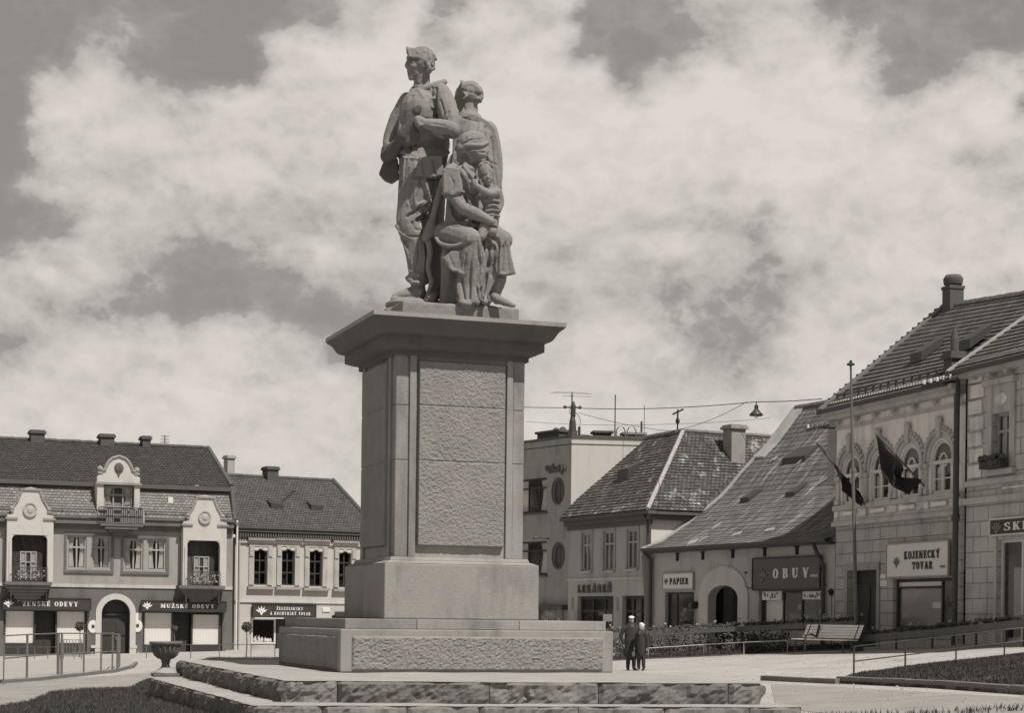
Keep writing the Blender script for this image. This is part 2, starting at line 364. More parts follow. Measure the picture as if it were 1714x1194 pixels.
# ------------------------------------------------------------ ground, road, kerbs
def lines(a, b, s): return [a + i * s for i in range(int(round((b - a) / s)) + 1)]
gx = [-400, -200, -120, -80] + lines(-60, 60, 1.0) + [80, 120, 200, 400]
gy = [-40, 0, 10] + lines(20, 120, 2.0) + [140, 180, 260, 500, 900]
g = MB()
for a in gx:
    for b in gy: g.v.append(Vector((a, b, gz(a))))
for i in range(len(gx) - 1):
    for j in range(len(gy) - 1):
        k = i * len(gy) + j; g.f.append((k, k + len(gy), k + len(gy) + 1, k + 1)); g.uv.append([(0, 0)] * 4)
o = g.build('ground', M_['ground']); o['kind'] = 'structure'
def strip(name, near, far, h, m, n=40, sub=6, kind='structure', kerb=0.0):
    """sheet between two polylines (world xy) following the ground at height h, with a skirt"""
    def samp(pl, t):
        L_ = [0]
        for p, q in zip(pl, pl[1:]): L_.append(L_[-1] + (q - p).length)
        s = t * L_[-1]
        for i in range(len(pl) - 1):
            if s <= L_[i + 1] + 1e-9: return pl[i].lerp(pl[i + 1], (s - L_[i]) / max(L_[i + 1] - L_[i], 1e-6))
        return pl[-1].copy()
    b = MB(); near = [Vector((p[0], p[1], 0)) for p in near]; far = [Vector((p[0], p[1], 0)) for p in far]
    rows = []
    for i in range(n + 1):
        a, c = samp(near, i / n), samp(far, i / n)
        rows.append([a.lerp(c, j / sub) for j in range(sub + 1)])
    for r in rows:
        for p in r: p.z = gz(p.x) + h
    for i in range(n):
        for j in range(sub): b.quad(rows[i][j], rows[i + 1][j], rows[i + 1][j + 1], rows[i][j + 1])
    if h > .02:
        d = Vector((0, 0, h + .2)); e = [r[0] for r in rows] + [p for p in rows[-1][1:]] + [r[-1] for r in rows[::-1]][1:] + [p for p in rows[0][::-1]][1:]
        for p, q in zip(e, e[1:]): b.quad(p - d, q - d, q, p)
    o = b.build(name, m); o['kind'] = kind
    return o
def gp(*pts): return [G(x, y) for x, y in pts]
# darker carriageway running in front of the grass island on the right and behind the steps
strip('road', gp((1300, 1186), (1714, 1235)), gp((1290, 1146), (1400, 1151), (1714, 1169)), .008, M_['road'])
strip('road', gp((-80, 1230), (120, 1200), (250, 1165)), gp((-80, 1150), (240, 1128), (300, 1116)), .008, M_['road'])
# grass island on the right, kerb round it
isl_n = gp((1399, 1145), (1560, 1153), (1790, 1170)); isl_f = gp((1425, 1133), (1560, 1114), (1714, 1097), (1800, 1089))
strip('grass_bed', isl_n, isl_f, .07, M_['soil'])
def kerbline(name, pts, w, h, m, off=(0, 0)):
    pts = [Vector((p.x, p.y, 0)) for p in pts]; b = MB(); Ls = []
    fine = []
    for p, q in zip(pts, pts[1:]):
        k = max(1, int((q - p).length / 1.0))
        for i in range(k): fine.append(p.lerp(q, i / k))
    fine.append(pts[-1])
    for i, (p, q) in enumerate(zip(fine, fine[1:])):
        t = (q - p).normalized(); nrm = Vector((-t.y, t.x, 0)) * w; e = t * .012
        def V(v, z): return Vector((v.x, v.y, gz(v.x) + z))
        dz = random.uniform(-.006, .006)
        b.hexa([V(p + e, -.2), V(q - e, -.2), V(q - e + nrm, -.2), V(p + e + nrm, -.2), V(p + e, h + dz), V(q - e, h + dz), V(q - e + nrm, h + dz), V(p + e + nrm, h + dz)])
    o = b.build(name, m, bevel=.012); o['kind'] = 'structure'; return o
kerbline('kerb', isl_n, .14, .16, M_['kerb'])
kerbline('kerb', gp((1272, 1140), (1398, 1146)), .14, .12, M_['kerb'])
# pavement island with railing on the left
lf = gp((-60, 1150), (60, 1141), (187, 1127), (219, 1119), (225, 1113)); lb = gp((-60, 1112), (40, 1110), (120, 1108), (200, 1106), (222, 1108))
strip('pavement', lf, lb, .10, M_['pavement'], kerb=.1); kerbline('kerb', lf, -.13, .112, M_['kerb'])
# flower bed strip in front of the right-hand houses
bn = gp((900, 1112), (1085, 1104), (1280, 1094), (1434, 1088)); bf = [p + Vector((.6, 2.2, 0)) for p in bn]
strip('flower_bed', bn, bf, .05, M_['soil'])

# grass: short blades, one stuff object
gb = MB()
def blades(region, n, hmin, hmax):
    """region: function () -> Vector on ground"""
    for _ in range(n):
        p = region()
        if p is None: continue
        h = random.uniform(hmin, hmax); a = random.uniform(0, 6.28); w = random.uniform(.008, .018); l = Vector((random.gauss(0, .35), random.gauss(0, .35), 1)) * h
        d = Vector((math.cos(a), math.sin(a), 0)) * w
        gb.quad(p - d, p + d, p + l)
def in_poly(x, y, poly):
    c = False; j = len(poly) - 1
    for i in range(len(poly)):
        if (poly[i][1] > y) != (poly[j][1] > y) and x < (poly[j][0] - poly[i][0]) * (y - poly[i][1]) / (poly[j][1] - poly[i][1]) + poly[i][0]: c = not c
        j = i
    return c
def poly_region(poly, off, dens_noise=None):
    xs = [p[0] for p in poly]; ys = [p[1] for p in poly]
    def f():
        while True:
            x, y = random.uniform(min(xs), max(xs)), random.uniform(min(ys), max(ys))
            if in_poly(x, y, poly):
                if dens_noise and noise.noise(Vector((x * dens_noise, y * dens_noise, 0))) < random.uniform(-.75, .25): continue
                return Vector((x, y, gz(x) + off))
    return f
left_edge = gp((-80, 1215), (0, 1186), (50, 1177), (90, 1160), (150, 1156), (215, 1155), (245, 1141), (258, 1139))
LG = [(p.x, p.y) for p in left_edge] + [(-5.9, 36.0), (-4.0, 29.5), (-3.0, 27.0), (-14, 27)]
blades(poly_region(LG, 0.0, .9), 56000, .03, .11)
RG = [(p.x, p.y) for p in gp((1412, 1142), (1560, 1149), (1780, 1165))] + [(p.x, p.y) for p in gp((1790, 1091), (1714, 1100), (1560, 1116), (1440, 1133))]
blades(poly_region(RG, .07, .6), 26000, .03, .08)
FG = [(-4.5, 26.6), (9, 28.3), (9, 29.2), (5, 28.9), (-4, 27.6)]
blades(poly_region(FG, 0.0, 1.3), 1400, .05, .13)
FB = [(p.x, p.y) for p in bn] + [(p.x, p.y) for p in bf[::-1]]
blades(poly_region(FB, .05, 1.0), 9000, .05, .22)
MG = [(p.x, p.y) for p in gp((330, 1109), (470, 1111), (476, 1103), (350, 1103))]
blades(poly_region(MG, .0, 1.0), 6000, .04, .12)
gr_ = MB()
for _ in range(2200):
    x_ = random.uniform(200, 1714) if random.random() < .75 else random.uniform(-20, 300); p = G(x_, random.uniform(1098, 1190))
    if noise.noise(Vector((p.x * .35, p.y * .35, 4))) < random.uniform(-.5, .4): continue
    s_ = random.uniform(.01, .04); a = random.uniform(0, 6.28); pts = [(math.cos(a + k * 1.257) * s_ * random.uniform(.6, 1.2), math.sin(a + k * 1.257) * s_ * 1.8 * random.uniform(.6, 1.2)) for k in range(5)]
    i0 = len(gr_.v); gr_.v += [p + Vector((q[0], q[1], .004)) for q in pts] + [p + Vector((q[0] * .5, q[1] * .5, s_ * .5 + .01)) for q in pts]
    for k in range(5): gr_.f.append((i0 + k, i0 + (k + 1) % 5, i0 + 5 + (k + 1) % 5, i0 + 5 + k)); gr_.uv.append([(0, 0)] * 4)
    gr_.f.append(tuple(i0 + 5 + k for k in range(5))); gr_.uv.append([(0, 0)] * 5)
o = gr_.build('gravel', M_['pavement']); o['kind'] = 'stuff'
o = gb.build('grass', M_['grass']); o['kind'] = 'stuff'

# ------------------------------------------------------------ monument
U = 1.3; YAW = .3355
def m2w(x, y, z):   # monument units (1 = half shaft) -> world
    c, s = math.cos(-YAW), math.sin(-YAW)
    d = Vector((x + 8.2409, y + 27.0672)) * U
    a = .3355
    return Vector((d.x * math.cos(a) - d.y * math.sin(a), d.x * math.sin(a) + d.y * math.cos(a), EYE + (z - 1) * U))
mc = m2w(0, 0, 0)
Z0 = EYE + (.2092 - 1) * U       # foot of the plinth
ped = empty('monument_pedestal', (mc.x, mc.y, Z0), YAW, 'tall square granite monument pedestal with rough panels and jutting cornice, carrying the statues', 'pedestal')
def uz(h): return (h - .2092) * U
def sq(b, hw, z0, z1): b.box(-hw * U, hw * U, -hw * U, hw * U, z0, z1)
GR, GRR = M_['granite'], M_['granite_rough']
# lower plinth: pilaster frame with a rough panel on each side
b = MB(); sq(b, 2.063, 0, uz(.8176)); b.build('plinth', GR, ped, bevel=.02)
for x0_, x1_, m_ in ((-1.979, -.93, 'granite_grey'), (-.926, .62, 'granite'), (.624, 1.979, 'granite_pale')): b = MB(); b.box(x0_ * U, x1_ * U, -1.979 * U, 1.979 * U, uz(.8176) + .001, uz(.9633)); b.build('plinth_cap', M_[m_], ped, bevel=.014)
b = MB(); sq(b, 1.2023, uz(.9633) + .001, uz(1.7835)); b.build('base_block', GR, ped, bevel=.025)
b = MB()      # sloped top of the block (weathering)
for (h0, z0, h1, z1) in ((1.2023 * U, uz(1.7835), 1.17 * U, uz(1.80)), (1.17 * U, uz(1.80), 1.09 * U, uz(1.83)), (1.09 * U, uz(1.83), 1.065 * U, uz(1.885))):
    b.hexa([(-h0, -h0, z0 + .001), (h0, -h0, z0 + .001), (h0, h0, z0 + .001), (-h0, h0, z0 + .001), (-h1, -h1, z1), (h1, -h1, z1), (h1, h1, z1), (-h1, h1, z1)])
b.build('base_moulding', GR, ped, bevel=.008)
for z0_, z1_, m_ in ((1.88, 3.317, 'granite_pale'), (3.321, 4.127, 'granite'), (4.131, 4.90, 'granite_grey')): b = MB(); sq(b, 1.0, uz(z0_), uz(z1_)); b.build('shaft', M_[m_], ped, bevel=.012)
def rough_panel(hw_side, x0, x1, z0, z1, proud, amp, joints, name='rough_panel', cell=.028, rim=.03):
    for k in range(4):
        rot = Matrix.Rotation(math.pi / 2 * k, 4, 'Z'); b = MB()
        if k == 2: continue
        nx = int((x1 - x0) / cell); nzz = int((z1 - z0) / cell); base = len(b.v)
        y = -hw_side
        for i in range(nx + 1):
            for j in range(nzz + 1):
                x = x0 + (x1 - x0) * i / nx; z = z0 + (z1 - z0) * j / nzz
                edge = min(x - x0, x1 - x, z - z0, z1 - z)
                q = Vector((x, z, k * 7.3))
                dd = noise.noise(q * 2.2) * .45 + noise.noise(q * 13) * .5 + noise.noise(q * 24 + Vector((3, 1, 0))) * .75 + noise.noise(q * 47) * .5
                t = min(1, edge / rim)
                dep = proud + amp * dd * t
                for jz in joints:
                    if abs(z - jz) < .012: dep -= .016
                if edge < 1e-6: dep = 0
                b.v.append(rot @ Vector((x, y - dep, z)))
        for i in range(nx):
            for j in range(nzz):
                q = i * (nzz + 1) + j; b.f.append((q, q + nzz + 1, q + nzz + 2, q + 1)); b.uv.append([(0, 0)] * 4)
        b.build(name, GRR, ped)
rough_panel(1.0 * U, -.675 * U, .69 * U, uz(2.05), uz(4.80), .10, .016, [uz(3.32), uz(4.13)], cell=.024)
rough_panel(2.063 * U, -1.90 * U, 1.90 * U, .03, uz(.72), .04, .024, [], cell=.03)
# raised fillets beside the shaft panels, and the corner pilasters
b = MB()
for k in (0, 1, 3):
    rot = Matrix.Rotation(math.pi / 2 * k, 4, 'Z'); 
    def bx(x0, x1, z0, z1, d):
        p = [(x0, -U - d, z0), (x1, -U - d, z0), (x1, -U + .05, z0), (x0, -U + .05, z0), (x0, -U - d, z1), (x1, -U - d, z1), (x1, -U + .05, z1), (x0, -U + .05, z1)]
        b.hexa([rot @ Vector(q) for q in p])
    bx(-.80 * U, -.70 * U, uz(1.886), uz(4.888), .055); bx(.715 * U, .81 * U, uz(1.886), uz(4.888), .055)
    for sx in (-1, 1):
        for z0_, z1_ in ((1.887, 3.31), (3.325, 4.12), (4.135, 4.888)): bx(min(sx * .83, sx * .998) * U, max(sx * .83, sx * .998) * U, uz(z0_), uz(z1_), .008)
b.build('pilaster', GR, ped, bevel=.008)
# cornice: frieze, fascia, cyma and top slab lofted around the square
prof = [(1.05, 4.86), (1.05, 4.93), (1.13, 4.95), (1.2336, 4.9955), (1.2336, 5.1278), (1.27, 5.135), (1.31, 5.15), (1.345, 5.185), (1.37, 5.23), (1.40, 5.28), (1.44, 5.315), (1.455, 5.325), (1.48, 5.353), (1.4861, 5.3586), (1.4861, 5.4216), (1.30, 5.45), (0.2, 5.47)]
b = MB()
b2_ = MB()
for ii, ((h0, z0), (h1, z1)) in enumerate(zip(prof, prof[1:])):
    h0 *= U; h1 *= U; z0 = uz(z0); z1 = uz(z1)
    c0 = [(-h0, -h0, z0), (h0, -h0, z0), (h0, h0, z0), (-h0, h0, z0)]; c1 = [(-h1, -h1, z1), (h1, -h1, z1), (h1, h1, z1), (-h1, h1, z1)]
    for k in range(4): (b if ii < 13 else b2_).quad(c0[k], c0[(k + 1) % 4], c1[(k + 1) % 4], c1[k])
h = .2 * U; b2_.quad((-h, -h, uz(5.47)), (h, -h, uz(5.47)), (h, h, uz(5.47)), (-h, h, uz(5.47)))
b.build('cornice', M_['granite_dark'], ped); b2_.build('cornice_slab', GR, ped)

# ------------------------------------------------------------ rough-hewn steps round the monument
def stepped(name, top, corners, bottom, stones, seed, label, amp, tones='ddddddd'):
    """corners: lb, fl, fr, rb in world xy. hewn stones along left and front edges, dressed slab on top"""
    lb, fl, fr, rb = [Vector((c[0], c[1], 0)) for c in corners]
    cen = (lb + fl + fr + rb) / 4
    root = empty(name, (fl.x, fl.y, bottom), 0, label, 'step')
    off = Vector((fl.x, fl.y, bottom))
    th = top - bottom
    b = MB()      # top slabs: a gently uneven sheet
    nu, nv = 110, 60
    for i in range(nu + 1):
        for j in range(nv + 1):
            p = fl.lerp(fr, i / nu).lerp(lb.lerp(rb, i / nu), j / nv)
            e = min(i, nu - i, j, nv - j)
            if e == 0:
                oo = (p - cen).normalized(); p = p + oo * (.02 + .05 * noise.noise(Vector((p.x * 3, p.y * 3, seed))) + .02 * noise.noise(Vector((p.x * 9, p.y * 9, seed))))
            z = th + .012 * noise.noise(Vector((p.x * .9, p.y * .9, seed))) - (.015 if e == 0 else 0)
            b.v.append(Vector((p.x, p.y, z)) - Vector((off.x, off.y, 0)))
    for i in range(nu):
        for j in range(nv):
            q = i * (nv + 1) + j; b.f.append((q, q + nv + 1, q + nv + 2, q + 1)); b.uv.append([(0, 0)] * 4)
    b.build('top_slab', M_['slab_stone'], root, smooth=True)
    rnd = random.Random(seed)
    def stone(p, q, outw, kk):
        Lg = (q - p).length; n = max(6, int(Lg / .07)); m = max(5, int(th / .055)); b = MB()
        bulge = rnd.uniform(.5, 1.2); tone = rnd.random() * 50
        for i in range(n + 1):
            for j in range(m + 1):
                t = i / n; s = j / m; base = p.lerp(q, t)
                e = min(t * Lg, (1 - t) * Lg); ez = min(s, 1 - s) * th
                f = min(1, e / .05) * min(1, (1 - s) * th / .05)
                v = Vector((t * Lg * 2.2 + tone, s * th * 3.0, seed))
                nn = noise.noise(v) + .6 * noise.noise(v * 2.3) + .35 * noise.noise(v * 5) + .25 * noise.noise(v * 11)
                nn = nn * .8 + .2 + .45 * noise.noise(Vector((v.x * .45, v.y * .35, seed + 3)))+ .3 * noise.noise(v * 7.5)
                d = -.008 + f * (amp * .35 * bulge + amp * nn)
                zz = s * th * (1.0) - (.012 if j == m else 0)
                b.v.append(base + outw * d + Vector((0, 0, zz)) - Vector((off.x, off.y, 0)))
        for i in range(n):
            for j in range(m):
                k = i * (m + 1) + j; b.f.append((k, k + m + 1, k + m + 2, k + 1)); b.uv.append([(0, 0)] * 4)
        b.build('hewn_stone', M_['hewn_stone' if kk >= 0 and tones[kk % len(tones)] == 'l' else 'hewn_dark'], root)
    def edge(a, c, cuts, fr=False):
        t = (c - a).normalized(); outw = Vector((t.y, -t.x, 0)); g_ = .006
        pts = [0] + cuts + [1]
        for k in range(len(pts) - 1): stone(a.lerp(c, pts[k]) + t * g_, a.lerp(c, pts[k + 1]) - t * g_, outw, k if fr else -1)
    edge(fl, fr, stones[0], True); edge(lb, fl, stones[1]); edge(fr, rb, [.3, .6]); edge(rb, lb, [.33, .66])
    b = MB(); ins = .05    # solid core
    c4 = [(p + (cen - p).normalized() * ins) - Vector((off.x, off.y, 0)) for p in (fl, fr, rb, lb)]
    b.slab([(p.x, p.y) for p in c4], 0, th - .03); b.build('core', M_['slab_stone'], root)
    return root
ZT1 = Z0 - .004; ZB1 = EYE - 1.39
def at_z(px, py, z):
    r = ray(px, py); d = (z - EYE) / r.z; return (r.x * d, d)
FL = at_z(478, 1139, ZT1); FR = at_z(1273, 1144, ZT1); LB = at_z(301, 1105, ZT1); RB = (FR[0] - 3.6, FR[1] + 12.9)
stepped('stone_step', ZT1, (LB, FL, FR, RB), ZB1, ([.105, .42, .65, .93], [.3, .62]), 3, 'upper rough-hewn stone step directly beneath the monument plinth', .12, 'ldldl')
FL2 = at_z(424, 1180, ZB1); FR2 = at_z(1342, 1183, ZB1); LB2 = at_z(251, 1134, ZB1); RB2 = (FR2[0] - 4.2, FR2[1] + 14.5)
stepped('stone_step', ZB1 - .003, (LB2, FL2, FR2, RB2), -.45, ([.12, .27, .4, .58, .74, .9], [.25, .5, .75]), 11, 'lower and wider stone step along the bottom edge, grass growing against it', .085, 'llllll')
# ------------------------------------------------------------ facades
class Fac:
    """a vertical wall line; local x runs along it to the right, local y goes into the building, z up"""
    def __init__(s, px, d, ang, px0):
        a = R(ang); e = Vector((math.sin(a), math.cos(a), 0))
        if e.x < 0: e = -e
        if ang < 0: e = Vector((math.sin(-a), -math.cos(a), 0))
        s.e = e; s.n = Vector((-e.y, e.x, 0))
        r = ray(px, 1035); s.O = Vector((r.x * d, d, 0)); s.n0 = s.n.dot(s.O)
        q = s.hit(px0, 1060, 0); s.O = Vector((q.x, q.y, 0)); s.bz = gz(q.x); s.rz = math.atan2(e.y, e.x)
    def hit(s, px, py, y):
        r = ray(px, py); t = (s.n0 + y) / (s.n.x * r.x + s.n.y * r.y)
        return Vector((0, 0, EYE)) + r * t
    def p(s, px, py, y=0.0):
        q = s.hit(px, py, y); return ((q - s.O).dot(s.e), q.z - s.bz)
    def x(s, px, py, y=0.0): return s.p(px, py, y)[0]
    def z(s, px, py, y=0.0): return s.p(px, py, y)[1]
    def rect(s, x0, y0, x1, y1, y=0.0):      # pixel rectangle (left, top, right, bottom) -> (a, b, c, d) metres
        xm, ym = (x0 + x1) / 2, (y0 + y1) / 2
        return (s.x(x0, ym, y), s.x(x1, ym, y), s.z(xm, y1, y), s.z(xm, y0, y))
    def root(s, name, label, cat): return empty(name, (s.O.x, s.O.y, s.bz), s.rz, label, cat)
    def place(s, a, y, z):      # world point of a local one
        return s.O + s.e * a + s.n * y + Vector((0, 0, s.bz + z))
def zf(ox, oy, k): return lambda a, b: (ox + k * a, oy + k * b)
def wall(b, x0, x1, z0, z1, ops, y=0.0, rev=.22):
    """front wall sheet with holes (a,b,c,d) and their reveals"""
    xs = sorted({x0, x1} | {v for o in ops for v in o[:2] if x0 < v < x1}); zs = sorted({z0, z1} | {v for o in ops for v in o[2:4] if z0 < v < z1})
    for i in range(len(xs) - 1):
        for j in range(len(zs) - 1):
            cx, cz = (xs[i] + xs[i + 1]) / 2, (zs[j] + zs[j + 1]) / 2
            if any(o[0] < cx < o[1] and o[2] < cz < o[3] for o in ops): continue
            b.quad((xs[i], y, zs[j]), (xs[i + 1], y, zs[j]), (xs[i + 1], y, zs[j + 1]), (xs[i], y, zs[j + 1]))
    for a, c, d, e in [o[:4] for o in ops]:
        q = y + rev
        b.quad((a, y, d), (a, q, d), (c, q, d), (c, y, d)); b.quad((a, y, e), (c, y, e), (c, q, e), (a, q, e))
        b.quad((a, y, d), (a, y, e), (a, q, e), (a, q, d)); b.quad((c, y, d), (c, q, d), (c, q, e), (c, y, e))
def shell(b, x0, x1, z0, z1, dep, y=0.0):
    b.quad((x1, y, z0), (x1, dep, z0), (x1, dep, z1), (x1, y, z1)); b.quad((x0, dep, z0), (x0, y, z0), (x0, y, z1), (x0, dep, z1)); b.quad((x1, dep, z0), (x0, dep, z0), (x0, dep, z1), (x1, dep, z1))
def arc_pts(cx, cz, rx, rz, a0, a1, n):
    return [(cx + rx * math.cos(R(a0 + (a1 - a0) * i / n)), cz + rz * math.sin(R(a0 + (a1 - a0) * i / n))) for i in range(n + 1)]
def spandrel(b, a, c, zt, zs, y, rev):      # fills the corners above an arch inside opening a..c, spring zs, top zt
    cx = (a + c) / 2; pts = arc_pts(cx, zs, (c - a) / 2, zt - zs, 180, 0, 14)
    for p, q in zip(pts, pts[1:]):
        b.quad((p[0], y, p[1]), (q[0], y, q[1]), (q[0], y, zt + .001), (p[0], y, zt + .001))
        b.quad((p[0], y, p[1]), (p[0], y + rev, p[1]), (q[0], y + rev, q[1]), (q[0], y, q[1]))
def ring(b, cx, cz, r0x, r0z, r1x, r1z, y0, y1, a0=0, a1=180, n=16):
    i_ = arc_pts(cx, cz, r0x, r0z, a0, a1, n); o_ = arc_pts(cx, cz, r1x, r1z, a0, a1, n)
    for k in range(n):
        b.hexa([(o_[k][0], y0, o_[k][1]), (i_[k][0], y0, i_[k][1]), (i_[k][0], y1, i_[k][1]), (o_[k][0], y1, o_[k][1]), (o_[k + 1][0], y0, o_[k + 1][1]), (i_[k + 1][0], y0, i_[k + 1][1]), (i_[k + 1][0], y1, i_[k + 1][1]), (o_[k + 1][0], y1, o_[k + 1][1])])
def window(root, a, c, d, e, y=.16, fm='frame_white', ft=.07, cols=2, trans=(.68,), curtain=.4, cm='curtain', rnd=None, name='window', sill=None, y0=0.0):
    rnd = rnd or random
    b = MB(); w = c - a; h = e - d
    b.box(a, a + ft, y, y + .07, d, e); b.box(c - ft, c, y, y + .07, d, e); b.box(a + ft, c - ft, y, y + .07, d, d + ft); b.box(a + ft, c - ft, y, y + .07, e - ft, e)
    for k in range(1, cols): 
        x = a + w * k / cols; b.box(x - ft * .45, x + ft * .45, y - .004, y + .066, d + ft, e - ft)
    for t in trans:
        z = d + h * t; b.box(a + ft, c - ft, y - .01, y + .06, z - ft * .5, z + ft * .5)
    win = b.build(name, M_[fm], root)
    b = MB(); b.quad((a, y + .03, d), (c, y + .03, d), (c, y + .03, e), (a, y + .03, e)); b.build('pane', M_['glass'], win)
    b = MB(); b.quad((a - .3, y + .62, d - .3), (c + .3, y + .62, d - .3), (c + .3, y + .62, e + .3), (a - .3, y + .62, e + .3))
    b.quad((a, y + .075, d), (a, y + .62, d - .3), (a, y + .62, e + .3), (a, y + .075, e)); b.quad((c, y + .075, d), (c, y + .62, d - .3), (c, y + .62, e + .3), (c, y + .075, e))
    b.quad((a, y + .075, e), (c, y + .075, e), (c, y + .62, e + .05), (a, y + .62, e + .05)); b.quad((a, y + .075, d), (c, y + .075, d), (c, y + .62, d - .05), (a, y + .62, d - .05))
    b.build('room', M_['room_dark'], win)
    if curtain:
        b = MB(); n = 26; yy = y + .13; top = e - ft
        hw = w * curtain
        for sgn in (0, 1):
            for i in range(n):
                t0, t1 = i / n, (i + 1) / n
                def X(t, z_t): 
                    spread = hw * (1 - .45 * math.sin(min(1, z_t * 1.15) * math.pi) * .6)
                    return (a + ft + t * spread) if sgn == 0 else (c - ft - t * spread)
                for z0, z1 in ((0, .35), (.35, .7), (.7, 1)):
                    f0 = yy + .03 * math.sin(t0 * 25); f1 = yy + .03 * math.sin(t1 * 25)
                    Z = lambda q: top - (top - d - ft) * q * .98
                    b.quad((X(t0, z0), f0, Z(z0)), (X(t1, z0), f1, Z(z0)), (X(t1, z1), f1, Z(z1)), (X(t0, z1), f0, Z(z1)))
        b.build('curtain', M_[cm], win)
    if sill is not None:
        b = MB(); b.box(a - .1, c + .1, y0 - .12, y, d - .09, d - .003); b.build('sill', M_[sill], win)
    return win
def tiled(b, p0, p1, p2, p3, row=.3, rise=.03, nmax=60):
    """tiled slope p0-p1 eave, p3-p2 ridge, stepped in courses"""
    p0, p1, p2, p3 = [Vector(p) for p in (p0, p1, p2, p3)]
    sl_ = ((p3 - p0).length + (p2 - p1).length) / 2; n = max(1, min(nmax, int(sl_ / row))); nrm = (p1 - p0).cross(p3 - p0)
    if nrm.length < 1e-6: nrm = (p1 - p0).cross(p2 - p1)
    nrm.normalize()
    if nrm.z < 0: nrm = -nrm
    ex = (p1 - p0).normalized()
    ua = lambda p: (p - p0).dot(ex)
    for k in range(n):
        t0, t1 = k / n, (k + 1) / n
        a, c = p0.lerp(p3, t0) + nrm * rise, p1.lerp(p2, t0) + nrm * rise; d, e = p1.lerp(p2, t1), p0.lerp(p3, t1)
        v0, v1 = t0 * sl_, t1 * sl_
        b.quad(a, c, d, e, uv=[(ua(a), v0), (ua(c), v0), (ua(d), v1), (ua(e), v1)])
        if k: b.quad(p0.lerp(p3, t0), p1.lerp(p2, t0), c, a, uv=[(ua(a), v0)] * 4)
def ridge(b, p, q, r=.13, step=.34):
    p, q = Vector(p), Vector(q); n = max(1, int((q - p).length / step)); 
    for i in range(n):
        a, c = p.lerp(q, i / n), p.lerp(q, (i + .96) / n); jit = Vector((0, 0, random.uniform(-.012, .012)))
        b.tube([a + jit, c + jit], [r * .92, r * 1.08], 7)
def chimney(parent, cx, cy, z0, z1, wx, wy, m='chimney_brick', cap=.08, pots=0):
    b = MB(); b.box(cx - wx / 2, cx + wx / 2, cy - wy / 2, cy + wy / 2, z0, z1 - .22)
    b.box(cx - wx / 2 - cap, cx + wx / 2 + cap, cy - wy / 2 - cap, cy + wy / 2 + cap, z1 - .22, z1 - .08); b.box(cx - wx / 2 - cap * .4, cx + wx / 2 + cap * .4, cy - wy / 2 - cap * .4, cy + wy / 2 + cap * .4, z1 - .08, z1)
    for k in range(pots): b.lathe([(.11, 0), (.13, .3), (.1, .3)], 8, (cx - wx / 2 + wx * (k + .5) / pots, cy, z1))
    o = b.build('chimney', M_[m], parent, bevel=.015); return o
def pipe(root, pts, r=.055, m='metal_grey', name='downpipe'):
    b = MB(); b.tube(pts, r, 8); return b.build(name, M_[m], root)
